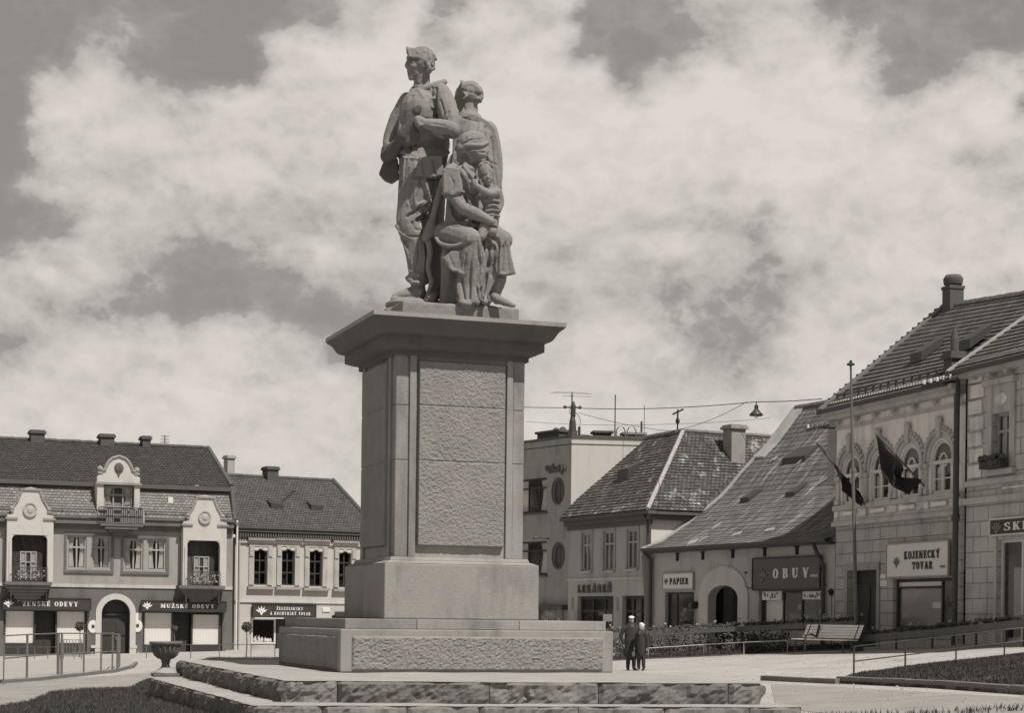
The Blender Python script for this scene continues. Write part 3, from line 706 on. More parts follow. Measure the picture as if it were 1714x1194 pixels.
# ---- sign lettering: slab-serif capitals drawn as thin raised prisms
def glyph(ch, T=.21, t=.085):
    P_ = []; w = .62
    def bar(x0, x1, z0, z1): P_.append([(x0, z0), (x1, z0), (x1, z1), (x0, z1)])
    def dia(x0, z0, x1, z1, th): P_.append([(x0 - th / 2, z0), (x0 + th / 2, z0), (x1 + th / 2, z1), (x1 - th / 2, z1)])
    def ser(x, z, hw=.15): bar(x - hw, x + hw, (z if z < .5 else z - t), (z + t if z < .5 else z))
    def arc(cx, cz, rx, rz, a0, a1, tx=T, tz=t, n=12):
        o_ = arc_pts(cx, cz, rx, rz, a0, a1, n); i_ = arc_pts(cx, cz, rx - tx, rz - tz, a0, a1, n)
        for k in range(n): P_.append([o_[k], o_[k + 1], i_[k + 1], i_[k]])
    base = {'Ž': 'Z', 'É': 'E', 'Ý': 'Y', 'Á': 'A', 'Ň': 'N', 'Č': 'C'}.get(ch, ch)
    if base == 'A': w = .74; dia(.12, 0, .34, 1, t); dia(.60, 0, .38, 1, T); bar(.2, .52, .28, .28 + t); ser(.12, 0, .12); ser(.60, 0, .15)
    elif base == 'B': bar(.06, .06 + T, 0, 1); bar(0, .36, 0, t); bar(0, .36, 1 - t, 1); bar(.2, .36, .48, .48 + t); arc(.34, .74, .26, .26, -90, 90); arc(.34, .28, .3, .28, -90, 90)
    elif base == 'C': arc(.33, .5, .33, .5, 50, 310); bar(.5, .58, .66, .98); bar(.5, .58, .06, .26)
    elif base == 'D': bar(.06, .06 + T, 0, 1); bar(0, .3, 0, t); bar(0, .3, 1 - t, 1); arc(.28, .5, .36, .5, -90, 90); w = .66
    elif base in 'E': bar(.06, .06 + T, 0, 1); bar(0, .56, 0, t); bar(0, .54, 1 - t, 1); bar(.2, .42, .46, .46 + t); bar(.48, .56, t, .3); bar(.46, .54, .72, 1 - t); bar(.38, .44, .36, .66)
    elif base == 'H': w = .74; bar(.07, .07 + T, 0, 1); bar(.46, .46 + T, 0, 1); bar(.2, .5, .47, .47 + t); [ser(x, z) for x in (.175, .565) for z in (0, 1)]
    elif base == 'I': w = .36; bar(.075, .075 + T, 0, 1); ser(.18, 0, .18); ser(.18, 1, .18)
    elif base == 'J': w = .5; bar(.22, .22 + T, .25, 1); ser(.33, 1, .17); arc(.215, .25, .215, .25, 180, 360, .17)
    elif base == 'K': w = .74; bar(.07, .07 + T, 0, 1); dia(.22, .4, .58, 1, t); dia(.58, 0, .34, .6, T); ser(.175, 0); ser(.175, 1); ser(.58, 1, .12); ser(.6, 0, .14)
    elif base == 'L': bar(.07, .07 + T, 0, 1); ser(.175, 1, .17); bar(0, .56, 0, t); bar(.47, .56, t, .34); w = .6
    elif base == 'M': w = .9; bar(.08, .08 + t, 0, 1); bar(.62, .62 + T, 0, 1); dia(.18, 1, .42, .1, T); dia(.66, 1, .42, .1, t); ser(.12, 0, .12); ser(.72, 0, .16); ser(.14, 1, .12); ser(.74, 1, .14)
    elif base == 'N': w = .76; bar(.1, .1 + t, 0, 1); bar(.56, .56 + t, 0, 1); dia(.18, 1, .54, 0, T); ser(.14, 0, .13); ser(.6, 1, .13); ser(.1, 1, .1)
    elif base == 'O': w = .68; arc(.34, .5, .34, .5, 0, 360, T, t, 24)
    elif base == 'P': bar(.06, .06 + T, 0, 1); ser(.165, 0, .17); bar(0, .34, 1 - t, 1); bar(.2, .34, .4, .4 + t); arc(.32, .7, .28, .3, -90, 90)
    elif base == 'R': w = .72; bar(.06, .06 + T, 0, 1); ser(.165, 0, .16); bar(0, .34, 1 - t, 1); bar(.2, .34, .44, .44 + t); arc(.32, .72, .28, .28, -90, 90); dia(.58, 0, .36, .48, T); ser(.6, 0, .12)
    elif base == 'S': w = .6; arc(.3, .73, .27, .27, 40, 270, .19); arc(.3, .26, .3, .27, -140, 90, .2); bar(.46, .53, .68, .98); bar(.02, .09, .02, .3)
    elif base == 'T': w = .68; bar(.235, .235 + T, 0, 1); bar(0, .68, 1 - t, 1); bar(0, .08, .7, 1 - t); bar(.6, .68, .7, 1 - t); ser(.34, 0, .17)
    elif base == 'U': w = .74; bar(.08, .08 + T, .3, 1); bar(.54, .54 + t, .3, 1); arc(.35, .3, .27, .3, 180, 360, .19); ser(.18, 1); ser(.59, 1, .12)
    elif base == 'V': w = .74; dia(.16, 1, .38, 0, T); dia(.6, 1, .38, 0, t); ser(.16, 1, .15); ser(.6, 1, .12)
    elif base == 'Y': w = .74; dia(.16, 1, .38, .42, T); dia(.6, 1, .38, .42, t); bar(.28, .28 + T, 0, .46); ser(.385, 0); ser(.16, 1, .15); ser(.6, 1, .12)
    elif base == 'Z': bar(0, .6, 0, t); bar(.02, .58, 1 - t, 1); dia(.12, 0, .48, 1, T); bar(.52, .6, t, .32); bar(.02, .1, .7, 1 - t)
    if ch in 'ÉÝÁ': P_.append([(w * .42, 1.06), (w * .6, 1.06), (w * .82, 1.24), (w * .6, 1.24)])
    if ch in 'ŽŇČ': P_.append([(w * .2, 1.24), (w * .5, 1.05), (w * .5, 1.16), (w * .3, 1.28)]); P_.append([(w * .5, 1.05), (w * .8, 1.24), (w * .7, 1.28), (w * .5, 1.16)])
    if ch == ' ': w = .38
    return P_, w
def lettering(root, text, x0, x1, z0, z1, y, m, gap=.16, name='lettering', th=.02):
    gl = [glyph(c) for c in text]; tot = sum(w for _, w in gl) + gap * (len(text) - 1); k = (x1 - x0) / tot; h = z1 - z0; x = x0; b = MB(); q = 0
    for P_, w in gl:
        for pl in P_:
            q += 1; dy = (q % 9) * .0016
            pp = [(x + a * k, z0 + c * h) for a, c in pl]
            ar = sum(pp[i][0] * pp[(i + 1) % len(pp)][1] - pp[(i + 1) % len(pp)][0] * pp[i][1] for i in range(len(pp)))
            if ar < 0: pp = pp[::-1]
            b.prism(pp, y - th - dy, y)
        x += (w + gap) * k
    return b.build(name, M_[m], root)
def badge(root, cx, cz, r, y, m, m2=None):
    """the shop chain's leaf-like fan emblem"""
    b = MB(); k = 0
    for a in (-60, -30, 0, 30, 60):
        k += 1; c, s = math.sin(R(a)), math.cos(R(a)); u = Vector((c, s)); v = Vector((s, -c)); o_ = Vector((cx, cz - r * .5))
        pl = [o_ + u * r * .15, o_ + u * r * .8 + v * r * .2, o_ + u * r * 1.45, o_ + u * r * .8 - v * r * .2]
        b.prism([(p.x, p.y) for p in pl][::1], y - .02 - k * .0015, y)
    b.prism([(cx - r * .55, cz - r * .15), (cx, cz - r * 1.0), (cx + r * .55, cz - r * .15), (cx, cz - r * .42)], y - .03, y)
    return b.build('emblem', M_[m], root)
def sign(f, x0, x1, z0, z1, y, label, board, frame=None, th=.05):
    root = empty('shop_sign', f.place(x0, y, z0), f.rz, label, 'sign')
    b = MB(); b.box(0, x1 - x0, -th, 0, 0, z1 - z0); b.build('board', M_[board], root, bevel=.008)
    if frame:
        b = MB(); W = x1 - x0; H = z1 - z0; t = .05
        b.box(-t, W + t, -th - .03, -.002, H + .002, H + t); b.box(-t, W + t, -th - .03, -.002, -t, -.002); b.box(-t, -.002, -th - .028, -.002, 0, H); b.box(W + .002, W + t, -th - .028, -.002, 0, H)
        b.build('frame', M_[frame], root)
    return root, x1 - x0, z1 - z0, -th
# ============================================================ left: long mansard house with three bays
A = Fac(190, 102, 67.8, -70); zA = zf(0, 700, .4136)
rA = A.root('mansard_house', 'long two-storey house on the left with mansard roof, three curved gables and two clothing shops', 'house')
def aR(x0, y0, x1, y1, y=0.0): return A.rect(*zA(x0, y0), *zA(x1, y1), y)
xe = A.x(389, 980); zf1 = A.z(*zA(600, 682)); ze = A.z(*zA(480, 440)); x0 = -2.0
ops = []
wins = [aR(272, 478, 350, 612), aR(374, 480, 448, 612), aR(502, 490, 580, 618), aR(596, 492, 672, 618)]
ops += wins
dA = aR(410, 735, 525, 956); shopL = aR(14, 775, 352, 958); shopR = aR(578, 782, 900, 950)
bayL = aR(48, 520, 192, 665); bayR = aR(762, 545, 886, 678)
b = MB(); wall(b, x0, xe, zf1, ze + .25, ops); b.build('wall', M_['plaster_tan'], rA)
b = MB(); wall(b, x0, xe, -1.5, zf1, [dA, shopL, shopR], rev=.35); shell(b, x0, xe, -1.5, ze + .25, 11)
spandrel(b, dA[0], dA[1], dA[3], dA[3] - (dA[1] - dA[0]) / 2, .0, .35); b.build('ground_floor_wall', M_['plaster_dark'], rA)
b = MB(); b.box(x0, xe, -.06, .1, zf1 - .12, zf1 + .06); b.build('string_course', M_['trim'], rA)
b = MB(); b.box(shopL[1] + .25, dA[0] - .45, -.05, .1, -1.5, .35); b.box(dA[1] + .45, shopR[0] - .2, -.05, .1, -1.5, .35); b.box(shopR[1] + .2, xe, -.05, .1, -1.5, .45); b.build('plinth', M_['trim'], rA)
rn = random.Random(3)
for i, w in enumerate(wins):
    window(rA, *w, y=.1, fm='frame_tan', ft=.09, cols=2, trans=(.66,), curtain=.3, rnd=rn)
for k in (0, 2):     # dark surround round each window pair
    a, c, d, e = wins[k][0] - .17, wins[k + 1][1] + .17, min(wins[k][2], wins[k + 1][2]) - .16, max(wins[k][3], wins[k + 1][3]) + .14
    b = MB(); b.box(a, c, -.05, -.002, e - .12, e + .05); b.box(a, c, -.09, -.002, d - .05, d + .1); b.box(a, a + .13, -.05, -.002, d + .1, e - .12); b.box(c - .13, c, -.05, -.002, d + .1, e - .12)
    b.build('window_surround', M_['plaster_dark'], rA)
# arched gateway
dw = (dA[1] - dA[0]) / 2; dcx = (dA[0] + dA[1]) / 2; zs = dA[3] - dw
b = MB(); ring(b, dcx, zs, dw, dw, dw + .32, dw + .32, -.08, -.002); b.box(dcx - dw - .32, dcx - dw, -.08, -.002, 0.7, zs); b.box(dcx + dw, dcx + dw + .32, -.08, -.002, 0.7, zs)
b.box(dcx - dw - .58, dcx - dw, -.14, -.001, .55, .7); b.box(dcx + dw, dcx + dw + .40, -.14, -.001, .55, .7); b.box(dcx - dw - .35, dcx - dw + .01, -.12, -.001, -1.5, .55); b.box(dcx + dw - .01, dcx + dw + .35, -.12, -.001, -1.5, .55)
b.build('arch_surround', M_['plaster_bay'], rA)
b = MB(); b.box(dcx - dw, dcx + dw, .5, .56, -1, dA[3]); 
for i in (0, 1):
    for j in (0, 1): b.box(dcx - dw + .12 + i * dw, dcx - .12 + i * dw, .46, .5, .3 + j * .95, 1.1 + j * .95)
b.box(dcx - dw, dcx + dw, .4, .5, zs - .12, zs); dd = b.build('door', M_['wood_dark'], rA, bevel=.01)
b = MB(); b.box(dcx + .08, dcx + .16, .42, .46, 1.0, 1.2); b.build('handle', M_['metal_grey'], dd)
# shopfronts
def shopfront(root, rc, panels, door, z0, fm='wood_dark', blind='blind', y=.12):
    a, c, d, e = rc; b = MB()
    b.box(a, c, y, y + .1, e - .12, e); b.box(a, a + .12, y, y + .1, d, e - .12); b.box(c - .12, c, y, y + .1, d, e - .12)
    b.box(a + .12, door[0], y, y + .12, d, z0); b.box(door[1], c - .12, y, y + .12, d, z0)
    for p in panels: b.box(p[0] - .1, p[0], y - .01, y + .09, z0, e - .12); b.box(p[1], p[1] + .1, y - .01, y + .09, z0, e - .12)
    fr = b.build('shopfront', M_[fm], root)
    for p in panels:
        b = MB(); b.quad((p[0], y + .03, z0), (p[1], y + .03, z0), (p[1], y + .03, p[3]), (p[0], y + .03, p[3])); b.build('pane', M_['glass'], fr)
        b = MB(); n = 18
        for i in range(n):
            xa, xb = p[0] + (p[1] - p[0]) * i / n, p[0] + (p[1] - p[0]) * (i + 1) / n
            b.quad((xa, y + .09 + .012 * (i % 2), p[2]), (xb, y + .09 + .012 * ((i + 1) % 2), p[2]), (xb, y + .09 + .012 * ((i + 1) % 2), p[3]), (xa, y + .09 + .012 * (i % 2), p[3]))
        b.build('blind', M_[blind], fr)
    b = MB(); b.box(door[0], door[1], y + .5, y + .56, d, e - .15); b.box(a, c, y + .8, y + .84, d, e)
    m_ = (door[0] + door[1]) / 2; b.box(m_ - .03, m_ + .03, y + .46, y + .5, d, e - .2); b.box(door[0], door[1], y + .45, y + .5, 2.1, 2.2)
    dr = b.build('door', M_['frame_dark'], root); return fr
SY = lambda y: A.z(*zA(600, y))
pl = [aR(24, 782, 137, 912), aR(232, 784, 344, 912)]; shopfront(rA, shopL, pl, (pl[0][1] + .1, pl[1][0] - .1), pl[0][2])
pr = [aR(584, 790, 696, 918), aR(782, 797, 888, 920)]; shopfront(rA, shopR, pr, (pr[0][1] + .1, pr[1][0] - .1), pr[0][2])
for nm, x_0, x_1, ya, yb, txt, t0, t1, lab in (('l', 12, 362, 732, 776, 'ŽENSKÉ ODEVY', 88, 312, 'dark fascia sign lettered ŽENSKÉ ODEVY over the left-hand clothes shop'), ('r', 572, 908, 744, 782, 'MUŽSKÉ ODEVY', 645, 862, 'dark fascia sign lettered MUŽSKÉ ODEVY over the clothes shop right of the archway')):
    a, c, d, e = aR(x_0, ya, x_1, yb); s, W, H, y = sign(A, a, c, d, e, -.12, lab, 'sign_dark', 'frame_dark', th=.22)
    ta, tb = A.x(*zA(t0, 750)) - a, A.x(*zA(t1, 750)) - a
    lettering(s, txt, ta, tb, H * .3, H * .72, y, 'letter_white'); badge(s, ta - .75, H * .52, .24, y, 'letter_white')
# oval plates beside the arch
for (cx, cy), lab in ((zA(376, 845), 'white oval plate on the wall left of the archway'), (zA(556, 842), 'white oval plate on the wall right of the archway, below a small square notice')):
    px, pz = A.p(cx, cy); e0 = empty('wall_plate', A.place(px, 0, pz), A.rz, lab, 'sign')
    b = MB(); ring(b, 0, 0, .02, .02, .27, .36, -.05, -.001, 0, 360, 24); b.build('plate', M_['sign_white'], e0); b = MB(); ring(b, 0, 0, .005, .005, .09, .11, -.06, -.051, 0, 360, 14); b.build('mark', M_['letter_dark'], e0)
q = aR(547, 790, 572, 822); b = MB(); b.box(0, q[1] - q[0], -.03, -.001, 0, q[3] - q[2]); o = b.build('wall_plate', M_['sign_white'], None, loc=A.place(q[0], 0, q[2])); o.rotation_euler.z = A.rz; tag(o, 'small square white notice above the right-hand oval plate by the archway', 'sign')
# corner bays with curved gables and box balconies
def bay(gx0, gx1, gtop, gy, ledge, opn, col, floor, rnd_c, rr, lab):
    Y = -.55
    X = lambda x, y=500: A.x(*zA(x, y), Y); Z = lambda y, x=(gx0 + gx1) / 2: A.z(*zA(x, y), Y)
    bt = empty('x', (0, 0, 0)); bpy.data.objects.remove(bt)
    w0, w1 = X(gx0), X(gx1); cx = (w0 + w1) / 2; W = w1 - w0; zt = Z(gtop); zl = Z(ledge); H = zt - zl
    o = (X(opn[0]), X(opn[1]), Z(opn[3]), Z(opn[2]))
    zb = Z(floor[0]) 
    # gable silhouette
    L_ = [(-.5, 0), (-.5, .14), (-.42, .16), (-.40, .30), (-.36, .42), (-.29, .55), (-.24, .70), (-.20, .86), (-.19, .93), (-.12, .97), (0, 1.0)]
    poly = [(cx + a * W, zl + c * H) for a, c in L_]; poly = poly + [(2 * cx - a, c) for a, c in poly[::-1][1:]]
    b = MB()
    b.prism(poly[::-1], Y, Y + .3)
    wall(b, w0, w1, o[2], zl, [(o[0], o[1], o[2] - 1, o[3])], Y, .3)
    b.quad((w0, Y, zb), (w0, .0, zb), (w0, .0, zl), (w0, Y, zl)); b.quad((w1, Y, zb), (w1, 0, zb), (w1, 0, zl), (w1, Y, zl)); b.quad((w0, Y + .3, zl), (w1, Y + .3, zl), (w1, .1, zl), (w0, .1, zl))
    b.box(w0 + .003, o[0] - .003, Y + .003, Y + .3, zb, o[2]) ; b.box(o[1] + .003, w1 - .003, Y + .003, Y + .3, zb, o[2])
    bay_ = b.build('gabled_bay', M_['plaster_bay'], rA)
    b = MB()     # dark mouldings on the gable
    for a, c, z_ in ((-.54, -.28, .02), (.28, .54, .02), (-.23, .23, .9), (-.44, -.36, .24), (.36, .44, .24)): b.box(cx + a * W, cx + c * W, Y - .08, Y + .32, zl + z_ * H, zl + z_ * H + .1)
    for sgn in (-1, 1):
        for (a, c), (d_, e_) in zip([(-.38, .36), (-.29, .55), (-.24, .72)], [(-.29, .56), (-.24, .71), (-.19, .9)]):
            b.tube([(cx - sgn * a * W, Y - .02, zl + c * H), (cx - sgn * d_ * W, Y - .02, zl + e_ * H)], .06, 6)
        b.ball((cx + sgn * .4 * W, Y, zl + .34 * H), .13)
    b.build('moulding', M_['plaster_mid'], bay_)
    rc = A.p(*zA(*rnd_c), Y); b = MB(); ring(b, rc[0], rc[1], .015, .015, rr, rr * 1.05, Y - .06, Y - .002, 0, 360, 24); ring(b, rc[0], rc[1], rr * .8, rr * .85, rr, rr * 1.05, Y - .1, Y - .061, 0, 360, 24); b.ball((rc[0], Y - .06, rc[1]), rr * .45, .06, rr * .55); b.build('roundel', M_['plaster_low'], bay_)
    b = MB()      # posts
    for sgn, xx in ((0, o[0]), (1, o[1])): 
        b.box(xx - .14 if not sgn else xx, xx if not sgn else xx + .14, Y - .05, Y + .1, o[2], o[3] - .35)
        pts = arc_pts(xx + (.22 if not sgn else -.22), o[3] - .3, .22, .28, 180 if not sgn else 0, 90, 5); b.prism(([(xx, o[3])] + pts) if not sgn else ([(xx, o[3])] + pts)[::-1], Y + .02, Y + .12)
    b.build('post', M_['plaster_bay'], bay_)
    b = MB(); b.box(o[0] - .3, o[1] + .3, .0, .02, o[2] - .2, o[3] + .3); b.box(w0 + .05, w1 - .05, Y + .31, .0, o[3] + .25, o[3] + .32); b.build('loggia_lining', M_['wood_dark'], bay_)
    wx0, wx1 = o[0] + (o[1] - o[0]) * .28, o[1] - (o[1] - o[0]) * .28
    b = MB(); t = .06; b.box(wx0, wx1, -.06, -.01, o[3] - .95, o[3] - .88)
    for i in range(4): xx = wx0 + (wx1 - wx0) * i / 3; b.box(xx - t / 2, xx + t / 2, -.07, -.02, o[2] + .1, o[3] - .88)
    b.box(wx0, wx1, -.08, -.03, o[3] - 1.5, o[3] - 1.44); win = b.build('window', M_['frame_tan'], bay_)
    b = MB(); b.box(wx0 + (wx1 - wx0) * .05, wx0 + (wx1 - wx0) * .3, -.018, -.012, o[2] + .2, o[3] - 1.0); b.box(wx0 + (wx1 - wx0) * .7, wx1 - (wx1 - wx0) * .05, -.018, -.012, o[2] + .2, o[3] - 1.0); b.build('curtain', M_['blind_grey'], win)
    f0, f1 = X(floor[2]), X(floor[3]); z1_ = Z(floor[1]); fc = (f0 + f1) / 2
    b = MB(); b.box(f0, f1, Y - .35, 0, zb - .18, zb)
    hw = (f1 - f0) / 2
    for k in range(5):
        t0 = 1 - .13 * k; zt_ = zb - .18 - k * (zb - .18 - z1_) / 5; b.box(fc - hw * t0 * .93, fc + hw * t0 * .93, (Y - .25) * t0, 0, zt_ - (zb - .18 - z1_) / 5, zt_ - .001)
    b.build('balcony_floor', M_['plaster_dark'], bay_)
    b = MB(); hb = (o[2] - zb)
    b.box(o[0], o[1], Y - .3, Y - .27, zb + .75, zb + .79)
    for i in range(15): xx = o[0] + (o[1] - o[0]) * i / 14; b.box(xx - .012, xx + .012, Y - .295, Y - .275, zb, zb + .75)
    b.build('railing', M_['metal_dark'], bay_)
    b = MB()
    for i in range(110):
        xx = random.uniform(o[0] + .15, o[1] - .15); b.ball((xx, Y - .18 + random.uniform(-.1, .1), zb + random.uniform(.15, .62)), random.uniform(.03, .07), n=5, m=4)
    b.build('flowers', M_['petal'], bay_)
    return bay_
bay(28, 216, 280, 0, 414, (48, 192, 474, 664), 0, (664, 745, 18, 209), (122, 372), .38, 'l')
bay(741, 917, 312, 0, 440, (758, 890, 497, 680), 0, (680, 745, 722, 908), (829, 403), .36, 'r')
# mansard roof
yE, yB, yR = -.35, 1.1, 5.2
zE = A.z(*zA(640, 405), yE); zB = A.z(*zA(640, 268), yB - .35); zR = A.z(*zA(420, 102), yR)
xr = A.x(*zA(843, 120), yR); xb = A.x(*zA(927, 270), yB - .3); xl = A.x(*zA(948, 420), yE)
b = MB(); tiled(b, (x0, yE, zE), (xl, yE, zE), (xb + .1, yB, zB), (x0, yB, zB), .2, .02); rf = b.build('mansard_slope', M_['roof_scale'], rA)
b = MB(); tiled(b, (x0, yB - .35, zB), (xb + .15, yB - .35, zB), (xr, yR, zR), (x0, yR, zR), .22, .022); b.quad((x0, yR, zR), (xr, yR, zR), (xb, 11, zB), (x0, 11, zB)); b.prism([(xb, zB), (xb, zB), (xb, zB)], 0, 0) if False else None
b.quad((xb + .1, yB, zB), (xr, yR, zR), (xb + .1, 9.5, zB)); b.quad((xl, yE, zE), (xb + .1, yB, zB), (xb + .1, 9.5, zB), (xl, 11, zE)); rf2 = b.build('roof', M_['roof_dark'], rA)
b = MB(); b.box(x0, xb + .2, yB - .5, yB - .3, zB - .28, zB - .02); b.build('roof_break_moulding', M_['trim_dark'], rA)
b = MB(); ridge(b, (x0, yR, zR), (xr, yR, zR)); b.tube([(xr, yR, zR + .02), (xb + .15, yB - .35, zB + .06)], .13, 7); b.tube([(xb + .15, yB - .35, zB), (xl + .02, yE, zE)], .12, 7); b.build('ridge_tiles', M_['chimney_brick'], rf2)
b = MB(); b.box(x0, xl, yE - .12, yE + .05, zE - .12, zE + .02); b.box(x0, xl, yE - .02, .0, zE - .45, zE - .13); b.box(x0, xl, -.16, .0, zE - .75, zE - .452); b.build('eaves_cornice', M_['plaster_dark'], rA)
b = MB(); b.tube([(x0, yE + .05, zE + .38), (xl, yE + .05, zE + .38)], .03, 6)
for i in range(12): b.tube([(x0 + i * 2.3 + .5, yE + .05, zE), (x0 + i * 2.3 + .5, yE + .05, zE + .38)], .02, 5)
b.build('snow_guard', M_['metal_dark'], rf)
for a0, a1, t, pots in ((122, 178, 50, 0), (403, 459, 66, 3), (573, 606, 74, 0)):
    c0, c1 = A.x(*zA(a0, 90), yR), A.x(*zA(a1, 90), yR); chimney(rf2, (c0 + c1) / 2, yR + .1, zR - .6, A.z(*zA((a0 + a1) / 2, t), yR), c1 - c0, .9)
px = A.x(*zA(667, 90), yR); zt = A.z(*zA(667, 70), yR)
def aerial(root, loc, rz, h, bars, label):
    e0 = empty('roof_aerial', loc, rz, label, 'aerial'); b = MB(); b.tube([(0, 0, 0), (0, 0, h)], .03, 6); b.build('mast', M_['metal_dark'], e0)
    for z, w in bars: b = MB(); b.tube([(-w, 0, z), (w, 0, z)], .022, 5); b.build('bar', M_['metal_dark'], e0)
aerial(rA, A.place(px, yR, zR), A.rz, zt - zR, [((zt - zR) * k, .25) for k in (.35, .62, .9)], 'thin aerial with three short crossbars on the mansard house ridge')
# central dormer with balcony
Y = -.25
X = lambda x, y=300: A.x(*zA(x, y), Y); Z = lambda y: A.z(*zA(480, y), Y)
w0, w1 = X(393), X(566); cx = (w0 + w1) / 2; W = w1 - w0; zl = Z(262); zt = Z(155); H = zt - zl; o = (X(420), X(544), Z(372), Z(272))
L_ = [(-.5, 0), (-.5, .22), (-.45, .26), (-.44, .40), (-.40, .44), (-.33, .44), (-.30, .6), (-.24, .78), (-.15, .92), (0, 1.0)]
poly = [(cx + a * W, zl + c * H) for a, c in L_]; poly = poly + [(2 * cx - a, c) for a, c in poly[::-1][1:]]
b = MB(); b.prism(poly[::-1], Y, Y + .3); wall(b, w0, w1, o[2] - .1, zl, [o], Y, .3); b.box(w0, w1, Y + .3, 3.2, zl - .1, zl + .02)
b.box(w0 + .002, w0 + .1, Y + .002, 2.5, zE - .4, zl - .1); b.box(w1 - .1, w1 - .002, Y + .002, 2.5, zE - .4, zl - .1); dm = b.build('dormer', M_['plaster_bay'], rA)
b = MB(); b.box(w0 - .08, w1 + .08, Y - .12, Y - .002, zl - .12, zl)
for (a, c), (d_, e_) in zip(L_[4:], L_[5:]):
    for sg in (-1, 1): b.tube([(cx + sg * a * W, Y, zl + c * H), (cx + sg * d_ * W, Y, zl + e_ * H)], .09, 6)
for sg in (-1, 1): b.ball((cx + sg * .43 * W, Y + .1, zl + .5 * H), .17); b.box(cx + sg * .43 * W - .14, cx + sg * .43 * W + .14, Y - .05, Y + .2, zl + .32 * H, zl + .4 * H)
b.build('moulding', M_['plaster_mid'], dm)
b = MB(); b.ball((cx, Y - .02, zl + .55 * H), .26, .1, .3); b.prism([(cx - .12, zl + .42 * H), (cx, zl + .2 * H), (cx + .12, zl + .42 * H)], Y - .06, Y - .01); b.build('ornament', M_['trim_dark'], dm)
window(dm, o[0] + .05, o[1] - .05, o[2] - .3, o[3] - .05, y=Y + .32, fm='frame_tan', ft=.08, cols=3, trans=(.7,), curtain=.25, name='balcony_door')
zb = Z(432); f0, f1 = X(398), X(570)
b = MB(); b.box(f0, f1, Y - .8, Y, zb - .12, zb); [b.box(f0 + (.12 + .1 * k) * (f1 - f0), f1 - (.12 + .1 * k) * (f1 - f0), Y - .75 + .15 * k, Y, zb - .12 - .16 * (k + 1), zb - .12 - .16 * k) for k in range(4)]; b.build('balcony_floor', M_['plaster_dark'], dm)
b = MB()
for z in (zb + .05, zb + .45, Z(365)): b.tube([(f0 + .05, Y, z), (f0 + .05, Y - .76, z), (f1 - .05, Y - .76, z), (f1 - .05, Y, z)], .028, 5)
for i in range(23):
    xx = f0 + .05 + (f1 - f0 - .1) * i / 22; b.tube([(xx, Y - .76, zb), (xx, Y - .8 - .05 * (i % 2), zb + .3), (xx, Y - .76, Z(365))], .016, 4)
b.build('railing', M_['metal_dark'], dm)
b = MB(); [b.quad((x_, Y - .72, zb + .1), (x_ + .45, Y - .74, zb + .1), (x_ + .4, Y - .72, zb + .85), (x_ + .05, Y - .72, zb + .9)) for x_ in (f0 + .3, f0 + 1.1, f0 + 2.0, f1 - .8)]; b.build('washing', M_['blind_grey'], dm)
q = aR(682, 320, 702, 348, .2); b = MB(); b.box(q[0], q[1], .3, .6, q[2], q[3]); b.build('skylight', M_['sign_white'], rf)
dpx = A.x(*zA(955, 700)); pipe(rA, [(dpx, -.12, -.6), (dpx, -.12, zE - .3), (dpx - .05, yE, zE - .05)], .06, 'frame_white')

# ============================================================ left: smaller pale house with four tall windows
B = Fac(500, 111, 60, 391); zB_ = zf(200, 700, .4138)
# start where the mansard house ends
rr = A.place(xe, 0, 0); B2d = None
rB = B.root('pale_house', 'smaller pale house right of the mansard house, tall hooded windows and a hardware shop', 'house')
def bR(x0, y0, x1, y1, y=0.0): return B.rect(*zB_(x0, y0), *zB_(x1, y1), y)
bx0, bx1 = B.x(393, 980), B.x(640, 980); ze = B.z(*zB_(720, 492))
wins = [bR(543, 530, 597, 676), bR(655, 530, 708, 678), bR(767, 534, 820, 682), bR(886, 540, 936, 686)]
sh = bR(536, 812, 700, 940); sh2 = bR(858, 800, 1010, 960)
b = MB(); wall(b, bx0, bx1, -1.5, ze, wins + [sh, sh2], rev=.25); shell(b, bx0, bx1, -1.5, ze, 11); b.build('wall', M_['plaster_pale'], rB)
for w in wins:
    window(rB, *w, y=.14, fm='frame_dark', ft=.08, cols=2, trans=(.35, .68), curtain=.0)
    a, c, d, e = w; b = MB(); b.box(a - .32, a - .002, -.08, -.002, d, e + .12); b.box(c + .002, c + .32, -.08, -.002, d, e + .12); b.box(a - .32, c + .32, -.08, -.002, e + .122, e + .5)
    b.box(a - .3, a - .05, -.14, -.081, e - .45, e + .1); b.box(c + .05, c + .3, -.14, -.081, e - .45, e + .1)
    b.build('window_surround', M_['plaster_low'], rB)
    b = MB(); b.box(a - .45, c + .45, -.26, -.002, e + .502, e + .66); b.build('window_hood', M_['plaster_mid'], rB); b = MB(); b.box(a - .42, c + .42, -.24, -.002, d - .26, d - .1); b.build('window_sill', M_['plaster_mid'], rB)
    b = MB(); [b.ball(((a + c) / 2 + k * .3, -.02, e - .02 + .1 * (k == 0)), .2, .05, .12) for k in (-1, 0, 1)]; b.build('window_drapery', M_['plaster_white'], rB)
b = MB(); b.box(bx0, bx1, -.08, -.002, B.z(*zB_(720, 750)), B.z(*zB_(720, 742))); b.box(bx0, bx1, -.12, -.002, B.z(*zB_(720, 512)), B.z(*zB_(720, 500))); b.build('string_course', M_['plaster_white'], rB)
b = MB(); zt = B.z(*zB_(720, 447), -.4); b.box(bx0, bx1, -.45, .02, zt - .1, zt); b.box(bx0, bx1, -.36, .02, zt - .3, zt - .101); b.box(bx0, bx1, -.18, .02, ze - .0, zt - .301)
n = 60
for i in range(n): xx = bx0 + (bx1 - bx0) * i / n; b.box(xx, xx + .1, -.3, -.181, ze + .05, ze + .3)
b.build('eaves_cornice', M_['trim_dark'], rB)
